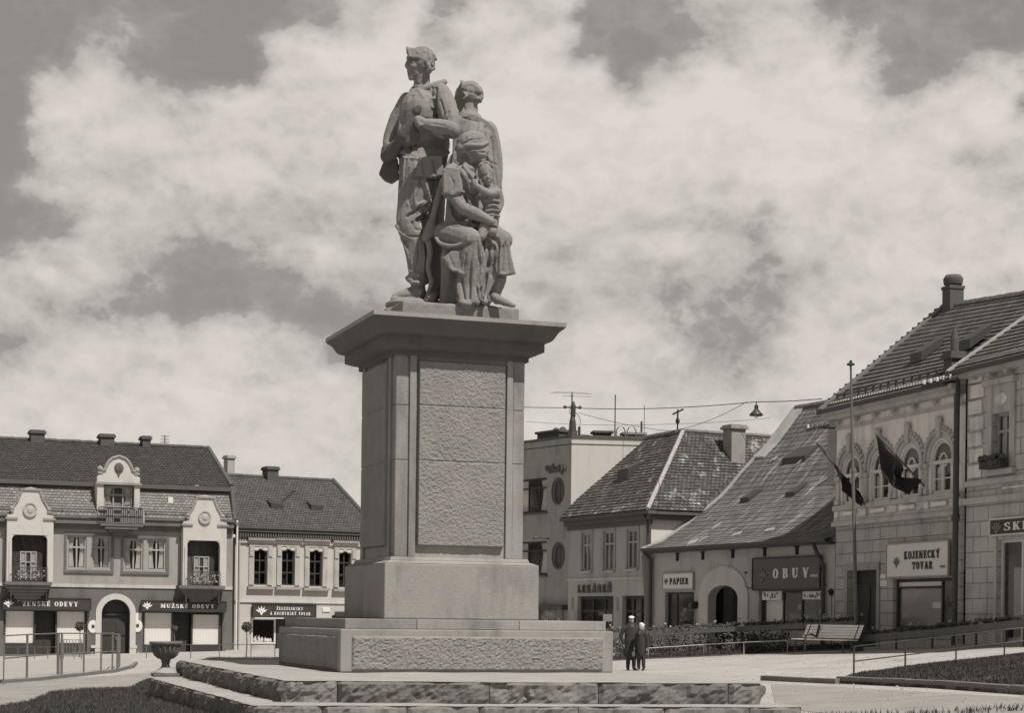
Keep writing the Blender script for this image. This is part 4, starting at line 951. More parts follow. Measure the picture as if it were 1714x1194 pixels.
yE, yR = -.4, 5.0; zR = B.z(*zB_(660, 243), yR); xl, xr2 = B.x(*zB_(458, 235), yR), B.x(*zB_(864, 248), yR); xe2 = B.x(*zB_(1050, 470), yE)
b = MB(); tiled(b, (bx0 - .1, yE, zt), (xe2, yE, zt), (xr2, yR, zR), (bx0 - .1, yR, zR), .22, .022); b.quad((bx0, yR, zR), (xr2, yR, zR), (xe2, 10.4, zt), (bx0, 10.4, zt)); b.quad((xe2, yE, zt), (xr2, yR, zR), (xe2, 10.4, zt)); b.quad((bx0 - .1, yE, zt), (bx0 - .1, yR, zR), (bx0 - .1, 10.4, zt)); rf = b.build('roof', M_['roof_b'], rB)
b = MB(); ridge(b, (bx0, yR, zR), (xr2, yR, zR)); b.tube([(xr2, yR, zR + .05), (xe2, yE, zt + .05)], .14, 7); b.build('ridge_tiles', M_['chimney_brick'], rf)
c0, c1 = B.x(*zB_(588, 230), yR), B.x(*zB_(633, 230), yR); chimney(rf, (c0 + c1) / 2, yR, zR - .5, B.z(*zB_(610, 198), yR), c1 - c0, .9)
c0, c1 = B.x(*zB_(429, 200), yR + 1.5), B.x(*zB_(458, 200), yR + 1.5); chimney(rf, (c0 + c1) / 2, yR + 1.5, zR - 2, B.z(*zB_(443, 152), yR + 1.5), c1 - c0, .7, 'plaster_low')
for (x_, y_) in ((625, 355), (787, 365)):
    t = .45; yy = yE + (yR - yE) * t; q = B.p(*zB_(x_, y_), yy); zz = zt + (zR - zt) * t
    b = MB(); b.hexa([(q[0] - .4, yy - .5, zz - .35), (q[0] + .4, yy - .5, zz - .35), (q[0] + .4, yy + .3, zz + .1), (q[0] - .4, yy + .3, zz + .1), (q[0] - .4, yy - .5, zz + .02), (q[0] + .4, yy - .5, zz + .02), (q[0] + .4, yy + .3, zz + .3), (q[0] - .4, yy + .3, zz + .3)]); b.build('skylight', M_['metal_dark'], rf)
b = MB(); t = .55; q0 = B.p(*zB_(640, 345), yE + (yR - yE) * .4); q1 = B.p(*zB_(712, 272), yE + (yR - yE) * .75)
b.tube([(q0[0], yE + (yR - yE) * .4, zt + (zR - zt) * .45), (q1[0], yE + (yR - yE) * .7, q1[1])], .03, 5); qa = B.p(*zB_(690, 290), yE + (yR - yE) * .7)
b.tube([(qa[0] - .45, yE + (yR - yE) * .7, qa[1] - .5), (q1[0], yE + (yR - yE) * .7, q1[1])], .03, 5); b.tube([(qa[0] + .5, yE + (yR - yE) * .72, qa[1] - .75), (qa[0], yE + (yR - yE) * .7, qa[1])], .03, 5); b.build('roof_stay', M_['metal_dark'], rf)
a, c, d, e = bR(536, 757, 786, 805); s, W, H, y = sign(B, a, c, d, e, -.1, 'dark two-line sign ŽELEZIARSKY A KUCHYNSKÝ TOVAR on the pale house', 'sign_dark', 'frame_dark', th=.16)
kx = lambda v: B.x(*zB_(v, 780)) - a
lettering(s, 'ŽELEZIARSKY', kx(628), kx(735), H * .56, H * .82, y, 'letter_white', .2); lettering(s, 'A KUCHYNSKÝ TOVAR', kx(602), kx(765), H * .14, H * .4, y, 'letter_white', .2); badge(s, kx(567), H * .5, .3, y, 'letter_white')
a, c, d, e = bR(868, 785, 1010, 805); s, W, H, y = sign(B, a, c, d, e, -.1, 'plain dark sign board half hidden behind the pedestal', 'sign_dark', th=.14)
g = bR(538, 818, 624, 908); shf = MB(); shf.box(g[0] - .1, g[1] + .1, -.06, .04, g[3], g[3] + .1); shf.box(g[0] - .1, g[1] + .1, -.06, .04, g[2] - .1, g[2]); shf.box(g[0] - .1, g[0], -.06, .04, g[2], g[3]); shf.box(g[1], g[1] + .1, -.06, .04, g[2], g[3])
fr = shf.build('shop_window', M_['frame_white'], rB); b = MB(); b.quad((g[0], .0, g[2]), (g[1], .0, g[2]), (g[1], .0, g[3]), (g[0], .0, g[3])); b.build('pane', M_['glass'], fr)
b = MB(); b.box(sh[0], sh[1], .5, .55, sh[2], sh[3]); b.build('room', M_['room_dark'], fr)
b = MB()
for i in range(26): xx = random.uniform(g[0] + .1, g[1] - .1); hh = random.uniform(.08, .5) * (1.2 if i % 5 == 0 else .6); b.lathe([(.07, 0), (.09, hh * .4), (.05, hh), (.02, hh * 1.05)], 8, (xx, random.uniform(.1, .4), g[2]))
b.build('wares', M_['cloth_white'], fr)
b = MB(); b.box(g[0] - .1, g[1] + .4, -.6, -.02, sh[3] - .02, sh[3] + .05); b.build('awning', M_['frame_white'], rB)
b = MB(); b.box(g[1] + .3, sh[1], .3, .36, -1, sh[3]); b.build('door', M_['wood_dark'], rB)
b = MB(); b.box(g[0] - .1, g[1] + .1, -.04, -.002, -1.5, g[2] - .12); b.build('stall_riser', M_['plaster_low'], rB)
q = bR(820, 768, 851, 786); b = MB(); b.box(0, q[1] - q[0], -.05, 0, 0, q[3] - q[2]); o = b.build('wall_plate', M_['sign_white'], None, bevel=.02, loc=B.place(q[0], -.01, q[2])); o.rotation_euler.z = B.rz; tag(o, 'small blank white plate on the pale house, right of the hardware shop sign', 'sign')
dpx = B.x(*zB_(480, 700)); pipe(rB, [(dpx, -.12, -1), (dpx, -.12, zt - .2)], .06, 'frame_tan')
def attach(o, f, fr):      # o built in f's local frame becomes a child in fr's frame
    o.location = Vector(((f.O - fr.O).dot(fr.e), (f.O - fr.O).dot(fr.n), f.bz - fr.bz)); o.rotation_euler.z = f.rz - fr.rz
# ============================================================ right centre: flat-roofed modern block
Mo = Fac(953, 89.5, -34.5, 953); z7 = zf(860, 640, .3856); rM = Mo.root('flat_roof_block', 'plain flat-roofed modern block behind the pedestal, with round windows', 'building')
ML = Fac(953, 89.5, 82, 953)
zt = Mo.z(953, 733); xl = Mo.x(812, 900)
def mR(x0, y0, x1, y1): return Mo.rect(*z7(x0, y0), *z7(x1, y1))
w1, w2 = mR(43, 418, 143, 567), mR(43, 692, 143, 838); xa = w1[1] - (w1[1] - w1[0]) * 1.35; w1 = (xa,) + w1[1:]; w2 = (xa,) + w2[1:]
ov = [mR(169, 421, 216, 527), mR(170, 702, 217, 808)]
dr = mR(108, 990, 228, 1100); zs_ = mR(108, 968, 228, 990)
b = MB(); wall(b, xl, 0, -1.5, zt, [w1, w2, (dr[0], dr[1], -1.4, dr[3])] + ov, rev=.3)
for o in ov:
    cx, cz = (o[0] + o[1]) / 2, (o[2] + o[3]) / 2
    for a0 in (0, 90, 180, 270):
        pts = arc_pts(cx, cz, (o[1] - o[0]) / 2, (o[3] - o[2]) / 2, a0, a0 + 90, 8); cor = (o[1] if a0 in (0, 270) else o[0], o[3] if a0 < 180 else o[2])
        for p, q in zip(pts, pts[1:]): b.quad((p[0], 0, p[1]), (q[0], 0, q[1]), (cor[0], 0, cor[1])); b.quad((p[0], 0, p[1]), (p[0], .2, p[1]), (q[0], .2, q[1]), (q[0], 0, q[1]))
o_ = b.build('wall', M_['plaster_mid'], rM)
b = MB(); b.quad((0, 0, -1.5), (13, 0, -1.5), (13, 0, zt), (0, 0, zt)); b.quad((13, 0, -1.5), (13, 14, -1.5), (13, 14, zt), (13, 0, zt)); sw_ = b.build('side_wall', M_['plaster_white'], rM); attach(sw_, ML, Mo)
s2 = ML.O + ML.e * 13 + ML.n * 14; s1 = Mo.O + Mo.e * xl; s3 = ML.O + ML.e * 13
def loc_(v): return ((v - Mo.O).dot(Mo.e), (v - Mo.O).dot(Mo.n))
ra = [(xl, 0), (0, 0), loc_(s3), loc_(s2), (xl, 18)]; b = MB(); b.slab(ra, zt - .35, zt - .3); b.quad((xl, 0, -1.5), (xl, 18, -1.5), (xl, 18, zt), (xl, 0, zt)); b.build('flat_roof', M_['soil'], rM)
b = MB(); b.box(xl, .06, -.06, .25, zt, zt + .12); b.build('parapet_coping', M_['trim_dark'], rM); b = MB(); b.box(0, 13, -.06, .2, zt, zt + .12); o_ = b.build('parapet_coping', M_['trim_dark'], rM); attach(o_, ML, Mo)
for w in (w1, w2): window(rM, *w, y=.18, fm='frame_dark', ft=.08, cols=3, trans=(.72,), curtain=.3, sill='trim_dark')
for o in ov:
    cx, cz = (o[0] + o[1]) / 2, (o[2] + o[3]) / 2; rx, rz_ = (o[1] - o[0]) / 2, (o[3] - o[2]) / 2
    b = MB(); ring(b, cx, cz, rx - .07, rz_ - .07, rx, rz_, .1, .18, 0, 360, 24); ring(b, cx, cz, rx, rz_, rx + .07, rz_ + .07, -.04, .0, 0, 360, 24); b.box(cx - .02, cx + .02, .11, .17, cz - rz_ + .05, cz + rz_ - .05); b.box(cx - rx + .05, cx + rx - .05, .112, .168, cz - .02, cz + .02); wn = b.build('window', M_['trim_dark'], rM)
    b = MB(); ring(b, cx, cz, .001, .001, rx - .06, rz_ - .06, .14, .15, 0, 360, 24); b.build('pane', M_['sign_grey'], wn)
b = MB()
for i in range(7): q = Mo.p(*z7(146 + i * 13, 375 + (i % 2) * 6)); b.ball((q[0], -.05, q[1]), .12, .06, .15 + .05 * (i % 3))
b.build('wall_ornament', M_['trim_dark'], rM)
q = Mo.p(*z7(152, 682)); b = MB(); b.tube([(q[0], 0, q[1]), (q[0], -.5, q[1] + .05), (q[0] + .1, -.9, q[1])], .03, 6); b.lathe([(.03, .12), (.15, 0), (.14, -.03)], 10, (q[0] + .1, -.9, q[1])); b.build('wall_lamp', M_['metal_dark'], rM)
b = MB(); b.box(dr[0], dr[1], .2, .26, -1.4, dr[3]); n = 4
for i in range(n + 1): xx = dr[0] + (dr[1] - dr[0]) * i / n; b.box(xx - .05, xx + .05, .14, .2, -1.4, dr[3])
sf = b.build('shopfront', M_['blind_grey'], rM); b = MB(); b.box(dr[0] - .1, dr[1] + .1, -.35, .0, zs_[2], zs_[3]); b.build('canopy', M_['trim_dark'], rM)
# things on the flat roof
z5 = zf(860, 630, .1634)
def rooftop(x0, x1, y, yb, f=ML, dep=.7, m='chimney_brick', top=.1, back=1.0):
    a, c = f.x(*z5(x0, y), back), f.x(*z5(x1, y), back); t = f.z(*z5((x0 + x1) / 2, y), back); b = MB()
    b.box(a + .05, c - .05, back, back + dep, zt - .3, t - .12); b.box(a - .06, c + .06, back - .1, back + dep + .1, t - .12, t); o = b.build('chimney', M_[m], rM, bevel=.01); attach(o, f, Mo); return t
rooftop(825, 1010, 560, 635); rooftop(1130, 1350, 575, 640, m='chimney_pale')
a, c = Mo.x(*z5(240, 600), 1.2), Mo.x(*z5(465, 600), 1.2); t = Mo.z(*z5(350, 560), 1.2)
b = MB(); b.box(a, c, 1.2, 2.2, zt - .3, t - .12); b.box(a - .08, c + .08, 1.1, 2.3, t - .12, t); b.ball((a + (c - a) * .5, 1.7, t), .2); b.ball((a + (c - a) * .8, 1.7, t), .2); b.build('chimney', M_['chimney_brick'], rM)
pb = ML.place(ML.x(*z5(592, 600), 1.0), 1.0, zt); hpx = 630
rt = empty('roof_mast', (pb.x, pb.y, pb.z), ML.rz, 'roof mast with television aerial, wire insulators and dark base on the flat-roofed block', 'aerial')
H = lambda yy: ML.z(*z5(592, yy), 1.0) - zt
Xm = lambda xx: ML.x(*z5(xx, 300), 1.0) - ML.x(*z5(592, 300), 1.0)
b = MB(); b.tube([(0, 0, 0), (0, 0, H(160))], .035, 6); b.build('pole', M_['metal_dark'], rt)
b = MB(); [b.tube([(Xm(x0), y_, H(y)), (Xm(x1), y_, H(y))], .022, 5) for x0, x1, y, y_ in ((370, 790, 178, -.15), (410, 760, 160, .15), (500, 790, 200, .1))]; b.tube([(0, -.2, H(176)), (0, .25, H(168))], .025, 5); b.build('television_aerial', M_['metal_pale'], rt)
b = MB(); b.tube([(Xm(510), 0, H(318)), (Xm(685), 0, H(318))], .035, 5); b.ball((Xm(520), 0, H(318)), .09); b.ball((Xm(675), 0, H(318)), .09); b.build('crossbar', M_['metal_dark'], rt)
b = MB(); b.lathe([(.08, 0), (.13, .08), (.13, .6), (.09, .7), (.05, .8)], 8, (Xm(605), 0, H(425))); b.lathe([(.28, 0), (.2, .4), (.16, .9), (.1, 1.15)], 7, (Xm(600), 0, 0)); b.tube([(Xm(610), 0, H(480)), (Xm(640), 0, H(600))], .05, 5); b.tube([(Xm(670), 0, 0), (Xm(670), 0, H(515))], .07, 6); b.box(Xm(540), Xm(760), -.3, .3, -.1, .22); b.build('mast_base', M_['metal_dark'], rt)
b = MB(); b.tube([(Xm(635), 0, H(375)), (Xm(670), 0, H(420)), (Xm(683), 0, H(460)), (Xm(675), 0, H(510))], .014, 4); b.tube([(Xm(575), 0, H(330)), (Xm(560), 0, H(360)), (Xm(580), 0, H(390))], .014, 4); b.build('cable', M_['metal_dark'], rt)
def pole(px_, yt, yb_, f, back, r, label, zb=None, parts=()):
    a = f.x(*z5(px_, yb_), back); z0 = f.z(*z5(px_, yb_), back) if zb is None else zb; z1 = f.z(*z5(px_, yt), back); e0 = empty('roof_pole', f.place(a, back, z0), f.rz, label, 'pole', 'poles on the flat roof')
    b = MB(); b.tube([(0, 0, 0), (0, 0, z1 - z0)], r, 6); b.build('pole', M_['metal_dark'], e0); return e0, z1 - z0
pole(1035, 190, 632, ML, .6, .03, 'tallest bare thin pole on the flat roof, right of the aerial mast')
pole(1307, 465, 580, ML, 1.3, .05, 'short thick stub pole standing on the pale flat-roof chimney')
pole(1335, 300, 600, ML, 1.9, .016, 'hair-thin rod rising behind the pale flat-roof chimney')
b = MB(); a0 = ML.x(*z5(1050, 600), .5)
for k in (0, 1): b.tube([Vector((k * .55, 0, 0)) + Vector(v) for v in [(0, 0, 0), (0, 0, .45), (.08, 0, .6), (.22, 0, .66), (.36, 0, .6), (.44, 0, .45), (.44, 0, 0)]], .03, 6)
o = b.build('ladder_rail', M_['metal_grey'], rM); o.location = Vector(loc_(ML.place(a0, .5, 0))).to_3d() + Vector((0, 0, zt)); o.rotation_euler.z = ML.rz - Mo.rz

# ============================================================ pharmacy corner house
Ph = Fac(1088, 81.8, -25.5, 1088); rP = Ph.root('pharmacy_house', 'grey two-storey corner house with mossy hipped roof and the pharmacy LEKÁREŇ', 'house')
def pR(x0, y0, x1, y1): return Ph.rect(*z7(x0, y0), *z7(x1, y1))
xl = Ph.x(951, 1000); ze = Ph.z(*z7(420, 590)) ; zsc = Ph.z(*z7(420, 854))
wins = [pR(299, 655, 338, 822), pR(392, 648, 436, 820), pR(494, 640, 538, 812)]; s1 = pR(276, 930, 432, 1110); s2_ = pR(470, 928, 568, 1110)
s1 = (s1[0], s1[1], -1.4, s1[3]); s2_ = (s2_[0], s2_[1], -1.4, s2_[3])
b = MB(); wall(b, xl, 0, zsc, ze + .3, wins, rev=.2); b.build('wall', M_['plaster_grey'], rP)
b = MB(); wall(b, xl, 0, -1.5, zsc, [s1, s2_], rev=.3); b.build('ground_floor_wall', M_['plaster_low'], rP)
b = MB(); b.quad((0, 0, -1.5), (0, 14, -1.5), (0, 14, ze + .3), (0, 0, ze + .3)); b.build('side_wall', M_['plaster_white'], rP)
b = MB(); b.quad((xl, 0, -1.5), (xl, 14, -1.5), (xl, 14, ze + .3), (xl, 0, ze + .3)); b.quad((xl, 14, -1.5), (0, 14, -1.5), (0, 14, ze + .3), (xl, 14, ze + .3)); b.build('back_wall', M_['plaster_low'], rP)
for w in wins: window(rP, *w, y=.03, fm='frame_tan', ft=.09, cols=2, trans=(.68,), curtain=.5, cm='blind_grey', sill='trim')
for w in wins: b = MB(); a, c, d, e = w; b.box(a - .16, a - .002, -.04, -.002, d, e + .14); b.box(c + .002, c + .16, -.04, -.002, d, e + .14); b.box(a - .158, c + .158, -.05, -.002, e + .002, e + .16); b.build('window_surround', M_['plaster_mid'], rP)
b = MB(); b.box(xl, .04, -.05, -.002, zsc - .07, zsc + .05); b.build('string_course', M_['trim'], rP)
for s in (s1, s2_):
    b = MB(); a, c, d, e = s; b.box(a, c, .2, .3, e - .15, e); b.box(a, a + .12, .2, .3, d, e - .15); b.box(c - .12, c, .2, .3, d, e - .15); b.box(a, c, .22, .32, e - .75, e - .65)
    for k in (1, 2): xx = a + (c - a) * k / 3; b.box(xx - .05, xx + .05, .21, .3, d, e - .15)
    fr = b.build('shopfront', M_['frame_dark'], rP); b = MB(); b.quad((a, .26, d), (c, .26, d), (c, .26, e), (a, .26, e)); b.build('pane', M_['glass'], fr); b = MB(); b.box(a - .3, c + .3, 1.1, 1.15, d, e + .3); b.build('room', M_['room_dark'], fr)
    b = MB()
    for i in range(16): xx = random.uniform(a + .2, c - .2); z_ = random.choice((.6, 1.1, 1.6)); h = random.uniform(.12, .32); b.lathe([(.08, 0), (.08, h), (.03, h + .03)], 7, (xx, .6, d + 1.4 + z_))
    b.build('wares', M_['blind_grey'], fr)
q = pR(372, 1008, 412, 1040); b = MB(); b.box(0, q[1] - q[0], -.01, 0, 0, q[3] - q[2]); o = b.build('paper_notice', M_['sign_white'], None, loc=Ph.place(q[0], .2, q[2])); o.rotation_euler.z = Ph.rz; tag(o, 'white paper notice pasted in the pharmacy shop window', 'notice')
for i, xx in enumerate((256, 450, 576)):
    b = MB(); q = Ph.p(*z7(xx, 965)); b.box(q[0] - .09, q[0] + .09, -.04, -.002, q[1] - .3, q[1] + .3); b.build('pier_panel', M_['plaster_mid'], rP)
for v, tx in ((0, 1),):
    a, c, d, e = pR(282, 876, 428, 915); s0 = empty('shop_lettering', Ph.place(a, 0, d), Ph.rz, 'dark capital letters LEKÁREŇ fixed straight to the grey corner house', 'sign'); lettering(s0, 'LEKÁREŇ', 0, c - a, 0, (e - d) * .88, -.03, 'plaster_dark', .3, th=.06)
# eaves and hipped roof
Yr = 3.9; zEv = Ph.z(*z7(590, 553), -.4); zRd = Ph.z(1143, 724, Yr) ; q = Ph.O + Ph.e * -Yr + Ph.n * Yr; zRd = EYE + ray(1143, 723).z * q.y - Ph.bz
xr_l = Ph.x(1053, 750, Yr)
b = MB(); b.box(xl - .2, .45, -.42, -.02, zEv - .18, zEv - .02); b.box(xl - .1, .3, -.25, -.02, zEv - .42, zEv - .182); b.box(xl, .15, -.12, -.02, zEv - .62, zEv - .422)
b.box(.02, .42, -.0, 14, zEv - .18, zEv - .02); b.box(.02, .25, -.0, 14, zEv - .42, zEv - .182); b.build('eaves_cornice', M_['trim_dark'], rP)
b = MB(); tiled(b, (xl - .1, -.45, zEv), (.45, -.45, zEv), (-Yr, Yr, zRd), (xr_l, Yr, zRd), .25, .03); b.quad((xl - .1, 8.2, zEv), (-Yr, 8.2, zEv), (-Yr, Yr, zRd), (xr_l, Yr, zRd)); rf = b.build('roof', M_['roof_moss'], rP)
b = MB(); tiled(b, (.45, -.45, zEv), (.45, 15, zEv), (-Yr, 15, zRd), (-Yr, Yr, zRd), .25, .03); b.quad((-8.3, 4, zEv), (-8.3, 15, zEv), (-Yr, 15, zRd), (-Yr, Yr, zRd)); b.quad((.45, 15, zEv), (-8.3, 15, zEv), (-Yr, 15, zRd)); b.build('side_roof', M_['roof_moss'], rP)
b = MB(); b.quad((xl - .1, -.45, zEv), (xr_l, Yr, zRd), (xl - .1, 8.2, zEv)); b.build('gable_wall', M_['plaster_low'], rP)
b = MB(); ridge(b, (.45, -.45, zEv + .03), (-Yr, Yr, zRd + .03), .1, .3); b.build('hip_tiles', M_['ridge_white'], rf)
b = MB(); ridge(b, (xr_l, Yr, zRd + .02), (-Yr, Yr, zRd + .02), .12, .34); ridge(b, (-Yr, Yr, zRd + .02), (-Yr, 15, zRd + .02), .12, .34); b.build('ridge_tiles', M_['ridge_tile'], rf)
# chimney on the side roof
yc = 7.2; xc = -Yr + 1.2; v = Ph.O + Ph.e * xc + Ph.n * yc
def zat(px, py, v): return EYE + ray(px, py).z * v.y
# chimney position from its foot pixel
for it in range(30):
    v = Ph.O + Ph.e * xc + Ph.n * yc; X = ray(1229, 735).x * v.y; yc += (X - v.x) / Ph.n.x
chimney(rf, xc, yc, zRd - 2.2, zat(1229, 712, v) - Ph.bz, .78, .78, 'chimney_pale', .1)
for (x_, y_, t) in ((520, 430, .55),):
    yy = -.45 + (Yr + .45) * t; q = Ph.p(*z7(x_, y_), yy); zz = zEv + (zRd - zEv) * t; b = MB(); b.hexa([(q[0] - .5, yy - .6, zz - .55), (q[0] + .5, yy - .6, zz - .55), (q[0] + .5, yy + .3, zz + .15), (q[0] - .5, yy + .3, zz + .15), (q[0] - .5, yy - .6, zz + .02), (q[0] + .5, yy - .6, zz + .02), (q[0] + .5, yy + .3, zz + .42), (q[0] - .5, yy + .3, zz + .42)]); b.build('skylight', M_['metal_dark'], rf)
q = Ph.O + Ph.e * (-Yr - .5) + Ph.n * Yr; e0 = empty('roof_pole', (q.x, q.y, zRd + Ph.bz), Ph.rz, 'short pole with a tilted crossbar on the mossy corner roof', 'pole')
b = MB(); b.tube([(0, 0, 0), (0, 0, 1.1)], .045, 6); b.tube([(-.45, 0, .92), (.5, 0, 1.06)], .045, 5); b.ball((0, 0, .55), .13, .1, .16); b.build('pole', M_['metal_dark'], e0)
pipe(rP, [(-.12, -.12, -1.4), (-.12, -.12, zEv - .6), (-.1, -.35, zEv - .2)], .06, 'metal_dark')

# ============================================================ low shoe-shop house with the great curved roof
Ob = Fac(1395, 68.9, -25.5, 1089); z8 = zf(1060, 660, .377); rO = Ob.root('low_shop_house', 'low single-storey house under a huge sweeping tiled roof, with shoe and stationery shops', 'house')
def oR(x0, y0, x1, y1, y=0.0): return Ob.rect(*z8(x0, y0), *z8(x1, y1), y)
Wd = Ob.x(1397, 1000); ze = Ob.z(*z8(500, 674)); 
shp = oR(141, 880, 270, 1040); arch = oR(335, 850, 468, 1090); shb = oR(556, 872, 842, 1040)
arch = (arch[0], arch[1], -1.4, arch[3])
b = MB(); wall(b, 0, Wd, -1.5, ze + .15, [shp, arch, (shb[0], shb[1], shb[2] - .1, shb[3])], rev=.35); 
zs = arch[3] - .55; spandrel(b, arch[0], arch[1], arch[3], zs, 0, .35); b.quad((0, 0, -1.5), (0, 15, -1.5), (0, 15, 3), (0, 0, 3)); b.build('wall', M_['plaster_low'], rO)
ha = (arch[1] - arch[0]) / 2; acx = (arch[0] + arch[1]) / 2
b = MB(); ring(b, acx, zs, ha, .55, ha + .75, 1.35, -.06, -.002); b.box(arch[0] - .75, arch[0], -.06, -.002, -1.4, zs); b.box(arch[1], arch[1] + .75, -.06, -.002, -1.4, zs); b.build('arch_surround', M_['plaster_bay'], rO)
b = MB(); b.box(arch[0], arch[1], 1.2, 1.26, -1.4, arch[3]); b.box(acx - .03, acx + .03, 1.15, 1.2, -1.4, arch[3]); b.build('door', M_['wood_dark'], rO)
profp = [(1086, 920), (1110, 907), (1135, 890), (1155, 876), (1173, 861), (1192, 846), (1211, 830), (1227, 812), (1241, 794), (1263, 770), (1286, 746), (1310, 714), (1332, 684)]
prof = []
for (px_, py_) in profp:
    r = ray(px_, py_); y = (r.x * Ob.O.y - Ob.O.x) / (Ob.n.x - r.x * Ob.n.y); d = Ob.O.y + Ob.n.y * y; prof.append((y, EYE + r.z * d - Ob.bz))
prof[0] = (-.45, prof[0][1]); 
b = MB(); v0 = 0
for (y0, za), (y1, zb_) in zip(prof, prof[1:]):
    L_ = math.hypot(y1 - y0, zb_ - za); k = 1
    nr = Vector((0, -(zb_ - za), y1 - y0)).normalized() * .014
    rows = max(1, int(round(L_ / .31)))
    for i in range(rows):
        t0, t1 = i / rows, (i + 1) / rows; a = (y0 + (y1 - y0) * t0, za + (zb_ - za) * t0); c = (y0 + (y1 - y0) * t1, za + (zb_ - za) * t1)
        b.quad((0, a[0] + nr.y, a[1] + nr.z), (Wd, a[0] + nr.y, a[1] + nr.z), (Wd, c[0], c[1]), (0, c[0], c[1]), uv=[(0, v0 + L_ * t0), (Wd, v0 + L_ * t0), (Wd, v0 + L_ * t1), (0, v0 + L_ * t1)])
        b.quad((0, a[0], a[1]), (Wd, a[0], a[1]), (Wd, a[0] + nr.y, a[1] + nr.z), (0, a[0] + nr.y, a[1] + nr.z))
    v0 += L_
yt_, zt_ = prof[-1]; b.quad((0, yt_, zt_), (Wd, yt_, zt_), (Wd, yt_ * 2, 4), (0, yt_ * 2, 4)); rfO = b.build('roof', M_['roof_low'], rO)
b = MB()
for (y0, za), (y1, zb_) in zip(prof, prof[1:]): b.hexa([(-.28, y0, za - .3), (-.002, y0, za - .3), (-.002, y1, zb_ - .3), (-.28, y1, zb_ - .3), (-.28, y0, za + .06), (-.002, y0, za + .06), (-.002, y1, zb_ + .06), (-.28, y1, zb_ + .06)])
b.build('verge', M_['verge_white'], rO)
b = MB()      # parapet of the fire wall along the upper verge
up = prof[9:]
for (y0, za), (y1, zb_) in zip(up, up[1:]):
    b.hexa([(.002, y0, za), (.75, y0, za), (.75, y1, zb_), (.002, y1, zb_), (.002, y0, za + .12), (.75, y0, za + .1), (.75, y1, zb_ + .1), (.002, y1, zb_ + .12)])
b.build('fire_wall', M_['verge_white'], rO)
b = MB(); pol = [(y, z - .31) for y, z in prof] + [(yt_ * 2, 4), (yt_ * 2, -1), (0, -1)]
i0 = len(b.v); b.v += [Vector((-.1, y, z)) for y, z in pol]; b.f.append(tuple(range(i0, i0 + len(pol)))); b.uv.append([(0, 0)] * len(pol)); b.build('gable_wall', M_['plaster_low'], rO)
b = MB(); ridge(b, (0, yt_, zt_ + .02), (Wd, yt_, zt_ + .02), .13); b.build('ridge_tiles', M_['ridge_tile'], rfO)
b = MB(); b.box(-.1, Wd, -.52, -.42, prof[0][1] - .12, prof[0][1] + .02); b.box(-.1, Wd, -.42, .0, prof[0][1] - .2, prof[0][1] - .122); b.build('gutter', M_['metal_dark'], rO)
def roof_y(py_z):   # height -> y on the profile
    for (y0, za), (y1, zb_) in zip(prof, prof[1:]):
        if za <= py_z <= zb_: return y0 + (y1 - y0) * (py_z - za) / (zb_ - za)
def on_roof(px_, py_):
    best = None
    for i in range(200):
        y = prof[0][0] + (prof[-1][0] - prof[0][0]) * i / 199
        zz = next(za + (zb_ - za) * (y - y0) / (y1 - y0) for (y0, za), (y1, zb_) in zip(prof, prof[1:]) if y0 - 1e-6 <= y <= y1 + 1e-6)
        q = Ob.p(px_, py_, y); e = abs(q[1] - zz)
        if best is None or e < best[0]: best = (e, q[0], y, zz)
    return best[1:]
for (a, c, big) in (((500, 462), (565, 430), 1), ((700, 438), (745, 405), 1)):
    x_, y_, zz = on_roof(*z8(*a)); b = MB(); b.hexa([(x_, y_ - .3, zz - .3), (x_ + .7, y_ - .3, zz - .3), (x_ + .7, y_ + .3, zz + .1), (x_, y_ + .3, zz + .1), (x_, y_ - .3, zz - .02), (x_ + .7, y_ - .3, zz - .02), (x_ + .7, y_ + .5, zz + .42), (x_, y_ + .5, zz + .42)]); b.build('dormer_vent', M_['metal_dark'], rfO)
for (a, c) in (((655, 300), (704, 266)), ((735, 308), (762, 290)), ((822, 404), (876, 370)), ((612, 302), (636, 290)), ((358, 598), (390, 580)), ((590, 614), (626, 606)), ((442, 634), (480, 622)), ((250, 668), (285, 656)), ((300, 655), (328, 643))):
    x0_, y0_, z0_ = on_roof(*z8(*a)); x1_, y1_, z1_ = on_roof(*z8(*c)); b = MB()
    b.hexa([(x0_, y0_ - .12, z0_ - .06), (x1_, y1_ - .12, z1_ - .06), (x1_, y1_ + .04, z1_ + .08), (x0_, y0_ + .04, z0_ + .08), (x0_, y0_ - .12, z0_ + .02), (x1_, y1_ - .12, z1_ + .02), (x1_, y1_ + .04, z1_ + .14), (x0_, y0_ + .04, z0_ + .14)]); b.build('glass_tile', M_['verge_white'], rfO)
for (a, c) in (((197, 727), 0), ((310, 721), 0), ((443, 713), 0), ((585, 705), 0), ((728, 697), 0)):
    q = Ob.p(*z8(*a)); b = MB(); b.box(q[0] - .1, q[0] + .1, -.03, -.001, q[1] - .15, q[1] + .15); b.box(q[0] - .14, q[0] + .14, -.06, -.001, q[1] + .151, q[1] + .19); b.build('air_vent', M_['room_dark'], rO)
